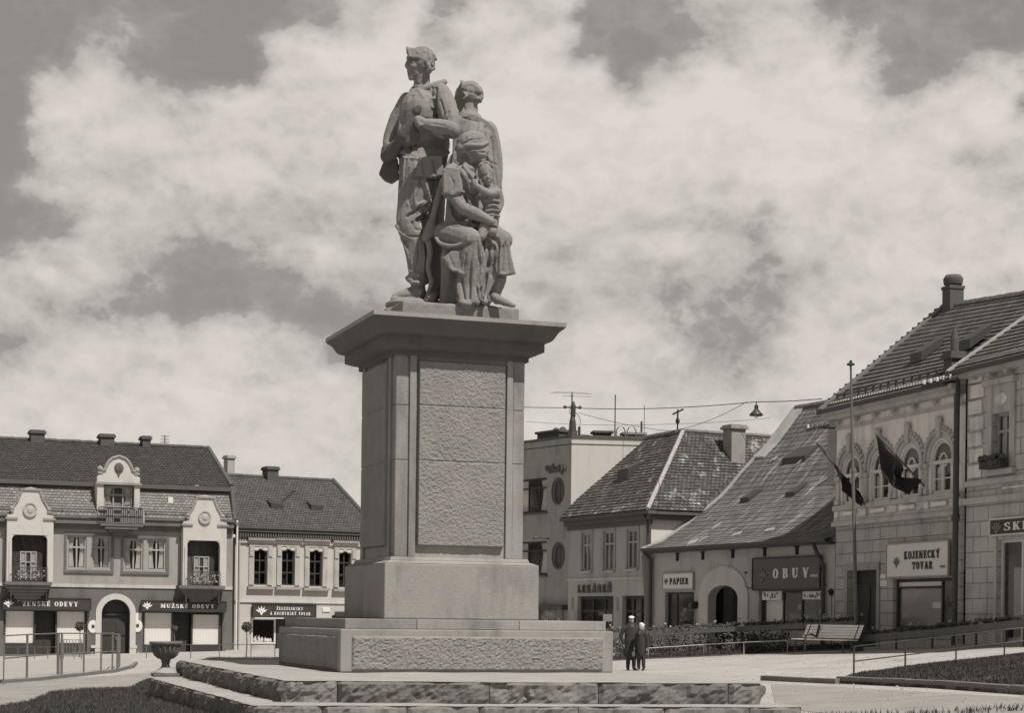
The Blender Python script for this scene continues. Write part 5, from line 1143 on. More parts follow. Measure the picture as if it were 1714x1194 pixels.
def shop_glass(root, rc, mull, fm, items=0, y=.15, name='shop_window'):
    a, c, d, e = rc; b = MB(); b.box(a, c, y, y + .08, e - .1, e); b.box(a, a + .09, y, y + .08, d, e - .1); b.box(c - .09, c, y, y + .08, d, e - .1); b.box(a + .09, c - .09, y, y + .08, d, d + .1)
    for m_ in mull: b.box(m_ - .05, m_ + .05, y + .002, y + .078, d + .1, e - .1)
    fr = b.build(name, M_[fm], root); b = MB(); b.quad((a, y + .04, d), (c, y + .04, d), (c, y + .04, e), (a, y + .04, e)); b.build('pane', M_['glass'], fr)
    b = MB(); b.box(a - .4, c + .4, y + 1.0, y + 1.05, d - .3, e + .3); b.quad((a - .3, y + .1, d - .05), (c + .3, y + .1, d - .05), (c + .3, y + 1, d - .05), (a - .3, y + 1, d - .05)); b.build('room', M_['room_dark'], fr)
    if items:
        b = MB()
        for i in range(items): xx = random.uniform(a + .15, c - .15); z_ = d + random.uniform(0, (e - d) * .6); s = random.uniform(.05, .13); b.box(xx - s, xx + s, y + random.uniform(.3, .8), y + .85, z_, z_ + s * 1.6)
        b.build('wares', M_['blind_grey'], fr)
    return fr
shop_glass(rO, shp, [shp[0] + (shp[1] - shp[0]) * .3], 'frame_dark', 26)
g1 = oR(557, 915, 652, 1010); g0 = oR(557, 876, 652, 915); g2 = oR(737, 876, 842, 912); dd_ = oR(655, 872, 735, 1010)
fr = shop_glass(rO, (shb[0], shb[1], shb[2] - .1, shb[3]), [g1[1], dd_[1]], 'frame_dark', 18)
b = MB(); b.box(g1[0] + .1, g1[1] - .05, .3, .32, g1[2], g1[3]); b.build('blind', M_['blind'], fr)
for gg in (g0, g2):
    b = MB(); b.box(gg[0] + .08, gg[1] - .06, .1, .15, gg[2], gg[3]); pn = b.build('fascia_panel', M_['blind'], fr); b = MB()
    for i in range(14): xx = random.uniform(gg[0] + .2, gg[1] - .2); zz = random.uniform(gg[2] + .08, gg[3] - .08); b.ball((xx, .095, zz), random.uniform(.03, .08), .01, random.uniform(.03, .08), 6, 4)
    b.build('painted_pattern', M_['metal_grey'], pn)
b = MB(); b.box(dd_[0] + .05, dd_[1] - .05, .8, .85, dd_[2] - 1, dd_[3]); b.build('door', M_['wood_dark'], rO)
a, c, d, e = oR(138, 798, 270, 866); s, W, H, y = sign(Ob, a, c, d, e, -.02, 'small pale sign PAPIER above the stationery shop window', 'sign_white', 'frame_tan'); k_ = lambda v, yy: Ob.x(*z8(v, yy)) - a
lettering(s, 'PAPIER', k_(168, 830), k_(252, 830), H * .28, H * .70, y, 'letter_dark', .14); badge(s, k_(152, 830), H * .5, .15, y, 'metal_grey')
a, c, d, e = oR(541, 728, 838, 866); s, W, H, y = sign(Ob, a, c, d, e, -.06, 'large dark grey signboard with white letters OBUV on the low house', 'sign_grey', 'frame_dark'); 
lettering(s, 'OBUV', k_(630, 795) - (a - a) - 0 if False else Ob.x(*z8(632, 795)) - a, Ob.x(*z8(792, 795)) - a, H * .34, H * .66, y, 'letter_white', .55); badge(s, Ob.x(*z8(583, 800)) - a, H * .45, .3, y, 'metal_grey')
b = MB(); xx = Ob.x(*z8(815, 808)) - a; b.box(xx - .25, xx + .25, y - .02, y, H * .36, H * .44); b.build('small_mark', M_['metal_pale'], s)
for (v, w_), lab in (((527, 835), 'thin bracket lamp left of the OBUV signboard'), ((856, 822), 'thin bracket lamp right of the OBUV signboard')):
    q = Ob.p(*z8(v, w_)); e0 = empty('wall_lamp', Ob.place(q[0], 0, q[1]), Ob.rz, lab, 'lamp', 'bracket lamps beside the shoe shop sign'); b = MB(); b.tube([(0, 0, -.2), (0, -.12, -.28), (0, -.3, -.2), (.0, -.36, .1), (0, -.3, .35)], .018, 5); b.build('bracket', M_['metal_dark'], e0); b = MB(); b.lathe([(.03, .06), (.09, 0), (.085, -.02)], 10, (0, -.3, .36)); b.build('lamp_shade', M_['metal_dark'], e0)
pipe(rO, [(.18, -.14, -1.3), (.18, -.14, prof[0][1] - .5), (.1, -.45, prof[0][1] - .15)], .08, 'metal_dark'); 
b = MB(); xx = Wd - .55; b.tube([(xx, -.14, -1.3), (xx, -.14, prof[0][1] - 1.0), (xx - .25, -.3, prof[0][1] - .45), (xx - .25, -.45, prof[0][1] - .15)], .08, 8); b.build('downpipe', M_['metal_dark'], rO)

# ============================================================ tall ornate house with arched windows
Ar = Fac(1614, 60, -17.2, 1397); z1 = zf(1300, 450, .335); z2 = zf(1360, 800, .33); rR = Ar.root('arcaded_house', 'ornate weathered two-storey house with four tall arched windows and a babywear shop', 'house')
def rR_(x0, y0, x1, y1, zz=z1, y=0.0): return Ar.rect(*zz(x0, y0), *zz(x1, y1), y)
Wd = Ar.x(1614, 900); ze = Ar.z(*z1(600, 640)); zc1 = Ar.z(*z2(450, 205)); zc2 = Ar.z(*z1(640, 1150))
cen = [Ar.x(*z1(v, 1000)) for v in (372, 516, 664, 822)]; ztp = Ar.z(*z1(822, 858)); zbt = Ar.z(*z1(824, 1122)); hw = .66; zs = ztp - hw
ops = [(c - hw, c + hw, zbt, ztp) for c in cen]
door = rR_(180, 470, 328, 775, z2); door = (door[0], door[1], -1.3, door[3]); shp = rR_(407, 512, 708, 770, z2)
b = MB(); wall(b, 0, Wd, zc1, ze + .2, ops, rev=.14)
for o in ops: spandrel(b, o[0], o[1], o[3], zs, 0, .14)
b.build('wall', M_['plaster_arch'], rR)
b = MB(); wall(b, 0, Wd, -1.5, zc1, [door, shp], rev=.4); b.build('ground_floor_wall', M_['plaster_ashlar'], rR)
b = MB(); b.quad((0, 0, -1.5), (0, 12, -1.5), (0, 12, ze), (0, 0, ze)); b.quad((Wd, 12, -1.5), (0, 12, -1.5), (0, 12, ze), (Wd, 12, ze)); b.build('side_wall', M_['plaster_low'], rR)
for o, c in zip(ops, cen):
    b = MB(); t = .09; y = .07; b.box(o[0], o[0] + t, y, y + .07, o[2], zs); b.box(o[1] - t, o[1], y, y + .07, o[2], zs); b.box(c - t * .6, c + t * .6, y - .01, y + .06, o[2], zs); b.box(o[0], o[1], y - .02, y + .06, zs - .12, zs); b.box(o[0], o[1], y, y + .07, o[2], o[2] + .1); b.box(o[0] + t, o[1] - t, y, y + .05, o[2] + (zs - o[2]) * .45 - .02, o[2] + (zs - o[2]) * .45 + .02)
    ring(b, c, zs, hw - .08, hw - .08, hw, hw, y, y + .07, 0, 180, 16); ring(b, c, zs, .2, .2, .26, .26, y, y + .06, 0, 360, 16); wn = b.build('window', M_['frame_white'], rR)
    b = MB(); b.quad((o[0], .12, o[2]), (o[1], .12, o[2]), (o[1], .12, o[3]), (o[0], .12, o[3])); b.build('pane', M_['glass'], wn)
    b = MB(); b.quad((o[0] - .1, .6, o[2]), (o[1] + .1, .6, o[2]), (o[1] + .1, .6, o[3]), (o[0] - .1, .6, o[3])); b.quad((o[0], .14, o[2]), (o[0] - .1, .6, o[2]), (o[0] - .1, .6, o[3]), (o[0], .14, o[3])); b.quad((o[1], .14, o[2]), (o[1] + .1, .6, o[2]), (o[1] + .1, .6, o[3]), (o[1], .14, o[3])); b.build('room', M_['room_dark'], wn)
    b = MB()
    for i in range(16):
        f = lambda i: .2 + .02 * (i % 2); xa, xb_ = o[0] + t + (o[1] - o[0] - 2 * t) * i / 16, o[0] + t + (o[1] - o[0] - 2 * t) * (i + 1) / 16
        if abs(xa - c) < .18: continue
        b.quad((xa, f(i), o[2] + .1), (xb_, f(i + 1), o[2] + .1), (xb_, f(i + 1), zs - .2), (xa, f(i), zs - .2))
    b.build('curtain', M_['curtain'], wn)
    b = MB(); ring(b, c, zs, hw + .08, hw + .08, hw + .26, hw + .26, -.05, -.002, 0, 180, 18); ring(b, c, zs, hw + .27, hw + .27, hw + .36, hw + .36, -.11, -.002, 0, 180, 18)
    n = 17      # beaded rope ornament round the arch
    for i in range(n): a_ = math.pi * i / (n - 1); b.ball((c + (hw + .42) * math.cos(a_), -.05, zs + (hw + .42) * math.sin(a_)), .085, .07, .085, 6, 5)
    for sg in (-1, 1):
        xx = c + sg * (hw + .3); b.box(xx - .13, xx + .13, -.07, -.002, o[2], zs - .22); b.box(xx - .19, xx + .19, -.12, -.002, zs - .219, zs - .06); b.box(xx - .17, xx + .17, -.11, -.002, o[2], o[2] + .2)
    b.box(c - .13, c + .13, -.16, -.002, zs + hw + .08, zs + hw + .62); b.ball((c, -.12, zs + hw + .68), .17, .1, .16, 8, 6)
    b.build('window_surround', M_['trim'], rR)
b = MB(); b.box(0, Wd, -.16, -.002, zc2 - .18, zc2 - .0); b.box(0, Wd, -.2, -.002, zc1 - .1, zc1 + .06); b.box(0, Wd, -.12, -.002, zc1 + .061, zc1 + .2); b.box(0, Wd, -.08, -.002, Ar.z(*z1(640, 742)), Ar.z(*z1(640, 728)))
b.build('string_course', M_['trim'], rR)
b = MB()
for c in cen: b.box(c - .75, c + .75, -.06, -.002, zc1 + .35, zc2 - .3); b.box(c - .5, c + .5, -.1, -.061, zc1 + .42, zc2 - .38); 
for i in range(5): xx = .1 + (Wd - .3) * i / 4; b.box(xx - .09, xx + .17, -.09, -.002, zc1 + .21, zc2 - .19)
b.build('apron_panel', M_['plaster_arch'], rR)
zt = Ar.z(*z1(245, 712), -.45)
zt = (zt + Ar.z(*z1(830, 580), -.45)) / 2
b = MB()
for i in range(7): xx = .35 + (Wd - .7) * i / 6; b.box(xx - .12, xx + .12, -.22, -.002, ze - .45, ze + .05); b.ball((xx, -.16, ze - .5), .12, .1, .14, 6, 5)
b.box(0, Wd, -.26, .0, ze + .051, zt - .36); b.box(-.1, Wd, -.42, .0, zt - .359, zt - .2); b.box(-.2, Wd, -.55, .0, zt - .199, zt - .03)
for i in range(46): xx = i * Wd / 46; b.box(xx, xx + .1, -.33, -.261, ze + .1, ze + .28)
b.build('eaves_cornice', M_['trim'], rR)
yR = 4.6; zR = Ar.z(1582, 514, yR); xA_, zA_ = Ar.x(1582, 514, yR), zR; xB_, zB2_ = Ar.p(1707, 494, yR); RZ = lambda x: zA_ + (zB2_ - zA_) * (x - xA_) / (xB_ - xA_)
zr0, zr1 = RZ(-.35), RZ(Wd - .25)
b = MB(); tiled(b, (-.35, -.6, zt), (Wd - .25, -.6, zt), (Wd - .25, yR, zr1), (-.35, yR, zr0), .30, .035); b.quad((-.35, yR, zr0), (Wd - .25, yR, zr1), (Wd - .25, 10, zt), (-.35, 10, zt)); rfR = b.build('roof', M_['roof_big'], rR)
b = MB(); b.quad((-.1, 0, ze), (-.1, 9.4, ze), (-.1, yR, zR - .1)); b.build('gable_wall', M_['plaster_low'], rR)
b = MB(); b.hexa([(-.5, -.62, zt - .12), (-.1, -.62, zt - .12), (-.1, yR, zR - .12), (-.5, yR, zR - .12), (-.5, -.62, zt + .1), (-.1, -.62, zt + .1), (-.1, yR, zR + .1), (-.5, yR, zR + .1)]); b.build('verge', M_['ridge_tile'], rfR)
b = MB(); n = 22
for i in range(n): t = i / n; yy = -.6 + (yR + .6) * t; z_ = zt + (zR - zt) * t; b.box(-.56, -.40, yy, yy + .2, z_ + .06, z_ + .17)
b.build('verge_tiles', M_['chimney_brick'], rfR)
b = MB(); ridge(b, (-.35, yR, zr0), (Wd - .25, yR, zr1), .14); b.build('ridge_tiles', M_['ridge_tile'], rfR)
b = MB(); b.box(-.3, Wd - .2, -.72, -.6, zt - .1, zt + .03); b.build('gutter', M_['metal_dark'], rfR)
b = MB()
for i in range(16): b.box(.3 + i * .55, .36 + i * .55, -.2, -.12, zt + .3, zt + .62)
b.tube([(.2, -.16, zt + .6), (Wd - .4, -.16, zt + .6)], .02, 5); b.build('snow_guard', M_['metal_dark'], rfR)
def on_slope(f, px_, py_, ze_, zr_, y0, y1):
    best = None
    for i in range(300):
        t = i / 299; y = y0 + (y1 - y0) * t; q = f.p(px_, py_, y); e = abs(q[1] - (ze_ + (zr_ - ze_) * t))
        if best is None or e < best[0]: best = (e, q[0], y, q[1])
    return best[1:]
# round-capped chimney on the ridge
xa, xb_ = Ar.x(*z1(838, 120), yR), Ar.x(*z1(925, 120), yR); cx = (xa + xb_) / 2; s_ = (xb_ - xa) / 1.25 if xb_ > xa else .8; s_ = .58; zt2 = Ar.z(*z1(880, 34), yR); zm = Ar.z(*z1(880, 105), yR)
b = MB(); b.box(cx - s_ / 2, cx + s_ / 2, yR - s_ / 2, yR + s_ / 2, zR - 1.2, zm); b.box(cx - s_ * .56, cx + s_ * .56, yR - s_ * .56, yR + s_ * .56, zm, zm + .12); b.lathe([(s_ * .5, zm + .12), (s_ * .52, zm + .5), (s_ * .6, zt2 - .35), (s_ * .64, zt2 - .22), (s_ * .64, zt2 - .12), (s_ * .5, zt2)], 20, (cx, yR, 0)); b.build('chimney', M_['chimney_brick'], rfR, smooth=False)
x_, y_, z_ = on_slope(Ar, *z1(885, 545), zt, zR, -.6, yR)
x_, y_ = 7.75, .35; z_ = zt + (zR - zt) * (y_ + .6) / (yR + .6); zc = Ar.z(*z1(882, 418), y_); b = MB(); b.box(x_ - .26, x_ + .26, y_ - .26, y_ + .26, z_ - .8, zc - .25); b.box(x_ - .34, x_ + .34, y_ - .34, y_ + .34, zc - .25, zc - .14); b.box(x_ - .29, x_ + .29, y_ - .29, y_ + .29, zc - .139, zc); b.lathe([(.14, 0), (.14, .45), (.09, .65), (.04, .85)], 10, (x_, y_, zc)); b.build('chimney', M_['chimney_brick'], rfR)
for (v, w_) in ((725, 430), (965, 368)):
    x_, y_, z_ = on_slope(Ar, *z1(v, w_), zt, zR, -.6, yR); b = MB(); b.hexa([(x_ - .3, y_ - .3, z_ - .3), (x_ + .5, y_ - .3, z_ - .3), (x_ + .5, y_ + .5, z_ + .3), (x_ - .3, y_ + .5, z_ + .3), (x_ - .3, y_ - .3, z_ + .05), (x_ + .5, y_ - .3, z_ + .05), (x_ + .5, y_ + .6, z_ + .62), (x_ - .3, y_ + .6, z_ + .62)]); b.build('dormer_vent', M_['metal_dark'], rfR)
b = MB(); b.box(door[0], door[1], .32, .38, -1.3, door[3] - .5); b.box(door[0], door[1], .3, .4, door[3] - .62, door[3] - .5); b.box(door[0], door[0] + .1, .28, .4, -1.3, door[3]); b.box(door[1] - .1, door[1], .28, .4, -1.3, door[3]); b.box(door[0], door[1], .37, .4, door[3] - .5, door[3])
m_ = (door[0] + door[1]) / 2; b.box(m_ - .03, m_ + .03, .28, .32, -1.3, door[3] - .5); [b.box(door[0] + .2 + k * (m_ - door[0]), m_ - .12 + k * (m_ - door[0]), .29, .32, z, z + .8) for k in (0, 1) for z in (-.3, .7)]
dd = b.build('door', M_['wood_dark'], rR, bevel=.008)
b = MB(); b.box(door[0] - .22, door[0], -.05, -.002, -1.4, door[3] + .2); b.box(door[1], door[1] + .22, -.05, -.002, -1.4, door[3] + .2); b.box(door[0] - .22, door[1] + .22, -.07, -.002, door[3] + .001, door[3] + .25); b.build('door_surround', M_['plaster_mid'], rR)
for k, lab in ((0, 'upper small white notice beside the ornate house door'), (1, 'lower framed white notice beside the ornate house door')):
    q = rR_(347, 490 + k * 32, 380, 512 + k * 40, z2); b = MB(); b.box(0, q[1] - q[0], -.03, -.001, 0, q[3] - q[2]); o = b.build('wall_plate', M_['sign_white'], None, loc=Ar.place(q[0], 0, q[2])); o.rotation_euler.z = Ar.rz; tag(o, lab, 'sign')
pw = rR_(410, 515, 628, 760, z2); pt = rR_(410, 515, 628, 552, z2); pd = rR_(650, 520, 705, 760, z2)
fr = shop_glass(rR, shp, [pw[1] + .1], 'frame_dark', 6)
b = MB(); b.box(shp[0] + .09, pw[1], .14, .24, pt[2] - .06, pt[2]); b.build('transom', M_['frame_dark'], fr); b = MB(); b.box(pw[0] + .05, pw[1], .2, .22, pt[2] + .01, pt[3] - .1); b.build('transom_light', M_['blind'], fr); b = MB(); b.box(pw[0] + .05, pw[1], .27, .29, pw[2], pt[2] - .08); b.build('blind', M_['blind_grey'], fr)
q = rR_(576, 632, 622, 662, z2); b = MB(); b.box(q[0], q[1], .255, .265, q[2], q[3]); b.build('poster', M_['sign_white'], fr)
b = MB(); b.box(pd[0], pd[1] - .1, .26, .3, pd[2], pd[2] + (pd[3] - pd[2]) * .42); b.build('door_grille', M_['wood_dark'], fr)
a, c, d, e = rR_(394, 332, 704, 500, z2); s, W, H, y = sign(Ar, a, c, d, e, -.08, 'big white signboard lettered KOJENECKÝ TOVAR on the arcaded house', 'sign_white', 'frame_tan')
kx = lambda v: Ar.x(*z2(v, 410)) - a
lettering(s, 'KOJENECKÝ', kx(482), kx(664), H * .52, H * .76, y, 'letter_dark', .14); lettering(s, 'TOVAR', kx(524), kx(628), H * .2, H * .43, y, 'letter_dark', .14); badge(s, kx(444), H * .45, .2, y, 'metal_grey')
b = MB(); b.box(kx(666), kx(692), y - .015, y, H * .22, H * .29); b.build('small_mark', M_['metal_grey'], s)
# big downpipe and insulator brackets
b = MB(); xx = Wd - .05; b.tube([(xx, -.3, -1.4), (xx, -.3, ze + .1)], .1, 8); b.tube([(xx, -.3, zc1 - .3), (xx, -.3, zc1 - .1)], .14, 8); b.build('downpipe', M_['metal_dark'], rR)
def insul(x_, z_, n, lab, y=-.75):
    e0 = empty('insulator_bracket', Ar.place(x_, y, z_), Ar.rz, lab, 'bracket', 'insulator brackets on the ornate house'); b = MB(); b.box(-.15, .42 * n, -.04, .04, -.06, 0); b.box(.42 * n * .5, .42 * n * .5 + .06, 0, .75, -.06, -.005); b.build('bracket', M_['metal_dark'], e0)
    for i in range(n): b = MB(); b.lathe([(.02, 0), (.055, .03), (.045, .08), (.055, .1), (.04, .14), (.0, .16)], 8, (i * .42, 0, 0)); b.build('insulator', M_['frame_white'], e0)
insul(7.7, ze + .0, 5, 'bracket with a row of five white insulators at the eaves above the downpipe')
insul(-1.3, zat(1380, 717, Ar.place(-.8, 0, 0)) - Ar.bz, 4, 'bracket with four white insulators at the left end of the ornate eaves', -.55)
b = MB()   # stove pipes / chimney at the left end above the low roof
v = Ar.place(-.9, .6, 0); e0 = empty('twin_chimney', (v.x, v.y, zat(1378, 716, v)), Ar.rz, 'pale chimney with two dark round pots between the low roof and the ornate eaves', 'chimney')
hh = zat(1378, 668, v) - zat(1378, 716, v); b.box(-.45, .35, -.3, .3, -2.2, hh * .55); b.build('stack', M_['chimney_pale'], e0)
for k in (0, 1): b = MB(); b.lathe([(.24, hh * .5), (.2, hh * .75), (.3, hh * .8), (.3, hh * .95), (.2, hh * 1.02)], 12, (-.3 + k * .52, 0, 0)); b.build('chimney_pot', M_['chimney_brick'], e0)

# ============================================================ right edge: rusticated house
Sk = Fac(1614, 60, -17.2, 1614.5); rS = Sk.root('rusticated_house', 'pale rusticated house cut off by the right edge of the photo, with the glassware shop', 'house')
def sR(x0, y0, x1, y1, zz=z1, y=0.0): return Sk.rect(*zz(x0, y0), *zz(x1, y1), y)
Ws = 9.0; win = sR(1082, 720, 1170, 1000); shp = sR(935, 315, 1120, 860, z2); shp = (shp[0], shp[0] + 3.6, -1.3, Sk.z(*z2(940, 315)))
b = MB(); wall(b, .02, Ws, -1.5, ze + .25, [win, shp], rev=.25); shell(b, .02, Ws, -1.5, ze + .25, 11); b.build('wall', M_['ashlar_light'], rS)
window(rS, *win, y=.15, fm='frame_tan', ft=.09, cols=2, trans=(.68,), curtain=.35)
b = MB(); a, c, d, e = win; b.box(a - .28, a - .002, -.07, -.002, d, e + .9); b.box(c + .002, c + .28, -.07, -.002, d, e + .9); b.box(a - .002, c + .002, -.05, -.002, e + .002, e + .9); b.box(a - .4, c + .4, -.2, -.002, e + .901, e + 1.08); b.box(a - .34, c + .34, -.18, -.002, d - .2, d - .02); b.build('window_surround', M_['trim'], rS)
b = MB(); b.ball(((a + c) / 2, -.06, e + .45), .35, .05, .2); b.build('window_ornament', M_['plaster_arch'], rS)
fb = empty('flower_box', Sk.place(a - .1, -.2, d), Sk.rz, 'dark flower box on the sill of the upper window at the right edge', 'planter'); b = MB(); b.box(0, c - a + .2, -.25, 0, 0, .22); b.build('box', M_['wood_dark'], fb)
b = MB(); [b.ball((random.uniform(0, c - a + .2), random.uniform(-.3, 0), random.uniform(.15, .4)), random.uniform(.04, .1), n=5, m=4) for _ in range(90)]; b.build('foliage', M_['leaf'], fb)
b = MB(); b.box(.02, Ws, -.16, -.002, zc2 - .18, zc2); b.box(.02, Ws, -.2, -.002, zc1 - .1, zc1 + .1); b.build('string_course', M_['trim'], rS)
b = MB()      # vermiculated blocks
for j in range(7): b.box(.15 + .1 * (j % 2), .95 + .1 * (j % 2), -.05, -.002, zc2 + .1 + j * .52, zc2 + .52 + j * .52)
b.build('rusticated_block', M_['plaster_arch'], rS); b = MB(); b.box(2.2, c + .9, -.05, -.002, zc1 + .3, zc2 - .3); b.build('apron_panel', M_['plaster_arch'], rS)
b = MB(); b.box(-.3, Ws, -.5, .0, zt - .2, zt - .03); b.box(-.1, Ws, -.32, .0, ze + .25, zt - .201); 
for i in range(9): xx = .6 + i * 1.0; b.box(xx - .1, xx + .1, -.25, -.002, ze - .35, ze + .249)
b.build('eaves_cornice', M_['trim'], rS)
b = MB(); zs0, zs1 = RZ(Wd - .2), RZ(Wd + Ws); tiled(b, (-.24, -.6, zt), (Ws, -.6, zt), (Ws, yR, zs1), (-.24, yR, zs0), .30, .035); b.quad((-.24, yR, zs0), (Ws, yR, zs1), (Ws, 10, zt), (-.24, 10, zt)); b.quad((Ws, -.6, zt), (Ws, 10, zt), (Ws, yR, zs1)); rfS = b.build('roof', M_['roof_big'], rS)
b = MB(); b.hexa([(-.34, -.62, zt), (-.2, -.62, zt), (-.2, yR, zs0), (-.34, yR, zs0), (-.34, -.62, zt + .1), (-.2, -.62, zt + .1), (-.2, yR, zs0 + .1), (-.34, yR, zs0 + .1)]); b.build('party_wall_strip', M_['ridge_white'], rfS)
b = MB(); ridge(b, (-.24, yR, zs0), (Ws, yR, zs1), .14); b.build('ridge_tiles', M_['ridge_tile'], rfS)
b = MB(); b.box(-.2, Ws, -.72, -.6, zt - .1, zt + .03); b.build('gutter', M_['metal_dark'], rfS)
a = Sk.x(*z2(918, 250)); zb0, zb1 = Sk.z(*z2(960, 288)), Sk.z(*z2(960, 215)); s, W, H, y = sign(Sk, a, a + 3.9, zb0, zb1, -.06, 'dark sign lettered SKLO, cut off by the right edge of the photo', 'sign_dark', 'frame_white')
kx = lambda v: Sk.x(*z2(v, 250)) - a
lettering(s, 'SKLO', kx(990), kx(990) + 1.9, H * .22, H * .78, y, 'letter_white', .2); badge(s, kx(952), H * .5, .26, y, 'metal_grey')
fr = shop_glass(rS, shp, [shp[0] + 1.2], 'frame_white', 20); b = MB(); b.box(shp[0] + .5, shp[1] - .3, .3, .34, .0, shp[3] - .9); b.build('blind', M_['blind_grey'], fr)
b = MB(); b.box(shp[0] - .14, shp[0] - .002, -.04, -.002, -1.3, shp[3] + .1); b.build('shop_surround', M_['trim'], rS)
import numpy as np
# ============================================================ statue group
D0 = 36.5; KP = FPX / D0       # pixels per metre there
def S(px_, py_, dd=0.0):
    return P(px_, py_, D0 + dd)
class Clay(MB):
    def limb(s, pts, n=12):       # (px, py, dd, r_px)
        k_ = .85 if n == 8 else 1.0; o_ = .025 if n == 8 else 0
        Q = [S(a, b_, d + o_) for a, b_, d, r in pts]; Rr = [r * k_ / KP for *_, r in pts]
        # subdivide for smooth taper
        q2, r2 = [], []
        for i in range(len(Q) - 1):
            for k in range(4):
                t = k / 4; p0 = Q[max(i - 1, 0)]; p1 = Q[i]; p2 = Q[i + 1]; p3 = Q[min(i + 2, len(Q) - 1)]
                q2.append(.5 * ((2 * p1) + (p2 - p0) * t + (2 * p0 - 5 * p1 + 4 * p2 - p3) * t * t + (3 * p1 - p0 - 3 * p2 + p3) * t ** 3)); r2.append(Rr[i] + (Rr[i + 1] - Rr[i]) * t)
        q2.append(Q[-1]); r2.append(Rr[-1]); s.tube(q2, r2, n)
        s.ball(Q[0], Rr[0]); s.ball(Q[-1], Rr[-1])
    def blob(s, px_, py_, dd, rx, rz, rd=None, ang=0):
        rd = rx if rd is None else rd; s.ball(S(px_, py_, dd), rx / KP, rd / KP, rz / KP, 14, 10, Matrix.Rotation(R(ang), 3, 'Y'))
    def slabp(s, poly, d0, d1, sub=1):      # outline in pixels given real thickness d0..d1
        n = len(poly); i = len(s.v)
        s.v += [S(a, b_, d0) for a, b_ in poly] + [S(a, b_, d1) for a, b_ in poly]
        s.f.append(tuple(range(i, i + n))); s.f.append(tuple(range(i + 2 * n - 1, i + n - 1, -1))); s.uv += [[(0, 0)] * n] * 2
        for k in range(n): k2 = (k + 1) % n; s.f.append((i + k, i + n + k, i + n + k2, i + k2)); s.uv.append([(0, 0)] * 4)
def sculpt(mb, name, mat_, parent, voxel=.022, sm=3, amp=.006, ns=14, seed=0, carve=()):
    me = bpy.data.meshes.new(name); me.from_pydata([tuple(v) for v in mb.v], [], mb.f); me.update()
    bm = bmesh.new(); bm.from_mesh(me); bmesh.ops.recalc_face_normals(bm, faces=bm.faces); bmesh.ops.triangulate(bm, faces=bm.faces); bm.to_mesh(me); bm.free()
    o = bpy.data.objects.new(name, me); C.objects.link(o)
    m1 = o.modifiers.new('r', 'REMESH'); m1.mode = 'VOXEL'; m1.voxel_size = voxel
    m2 = o.modifiers.new('s', 'SMOOTH'); m2.factor = .5; m2.iterations = sm
    dg = bpy.context.evaluated_depsgraph_get(); ev_ = o.evaluated_get(dg); m_ = bpy.data.meshes.new_from_object(ev_)
    bpy.data.objects.remove(o)
    # keep only the biggest shell, then roughen like chiselled stone
    bm = bmesh.new(); bm.from_mesh(m_); bm.verts.ensure_lookup_table(); seen = set(); best = []
    for v in bm.verts:
        if v.index in seen: continue
        st = [v]; comp = []; seen.add(v.index)
        while st:
            q = st.pop(); comp.append(q)
            for e in q.link_edges:
                w = e.other_vert(q)
                if w.index not in seen: seen.add(w.index); st.append(w)
        if len(comp) > len(best): best = comp
    keep = {v.index for v in best}; bmesh.ops.delete(bm, geom=[v for v in bm.verts if v.index not in keep], context='VERTS')
    bm.normal_update()
    if carve:      # chiselled grooves: push the surface in along each stroke
        bm.verts.ensure_lookup_table(); co = np.array([tuple(v.co) for v in bm.verts]); no = np.array([tuple(v.normal) for v in bm.verts]); tot = np.zeros(len(co))
        for pts, rad, dep in carve:
            Q = [np.array(S(*p)) for p in pts]; dm = np.full(len(co), 9.0); rr = rad / KP; view = Q[0] - np.array((0, 0, EYE)); view /= np.linalg.norm(view)
            for a_, b_ in zip(Q, Q[1:]):
                ab = b_ - a_; w = co - a_; w = w - np.outer(w @ view, view) * .85; ab2 = ab - view * (ab @ view) * .85; t_ = np.clip((w @ ab2) / max(ab2 @ ab2, 1e-9), 0, 1); dm = np.minimum(dm, np.linalg.norm(w - np.outer(t_, ab2), axis=1))
            dm[(no @ view) > -.05] = 9; tot = np.maximum(tot, dep / KP * np.clip(1 - dm / rr, 0, 1) ** 1.2)
        for v, t_ in zip(bm.verts, tot):
            if t_ > 0: v.co -= v.normal * t_
        bm.normal_update()
    for v in bm.verts:
        c = v.co; k = noise.noise(c * ns + Vector((seed, 0, 0))) + .5 * noise.noise(c * ns * 2.3) + 1.6 * noise.noise(c * ns * .22)
        v.co += v.normal * k * amp
    if parent:
        for v in bm.verts: v.co -= parent.location
    bm.to_mesh(m_); bm.free(); m_.materials.clear(); m_.materials.append(mat_)
    m_.polygons.foreach_set('use_smooth', [True] * len(m_.polygons)); m_.name = name
    o = bpy.data.objects.new(name, m_); C.objects.link(o)
    if parent: o.parent = parent
    return o
st = empty('statue_group', (mc.x, mc.y, EYE + (5.45 - 1) * U), 0, 'carved stone statues of a soldier, a man behind him and a seated mother with child', 'statue')
SM = M_['statue_stone']
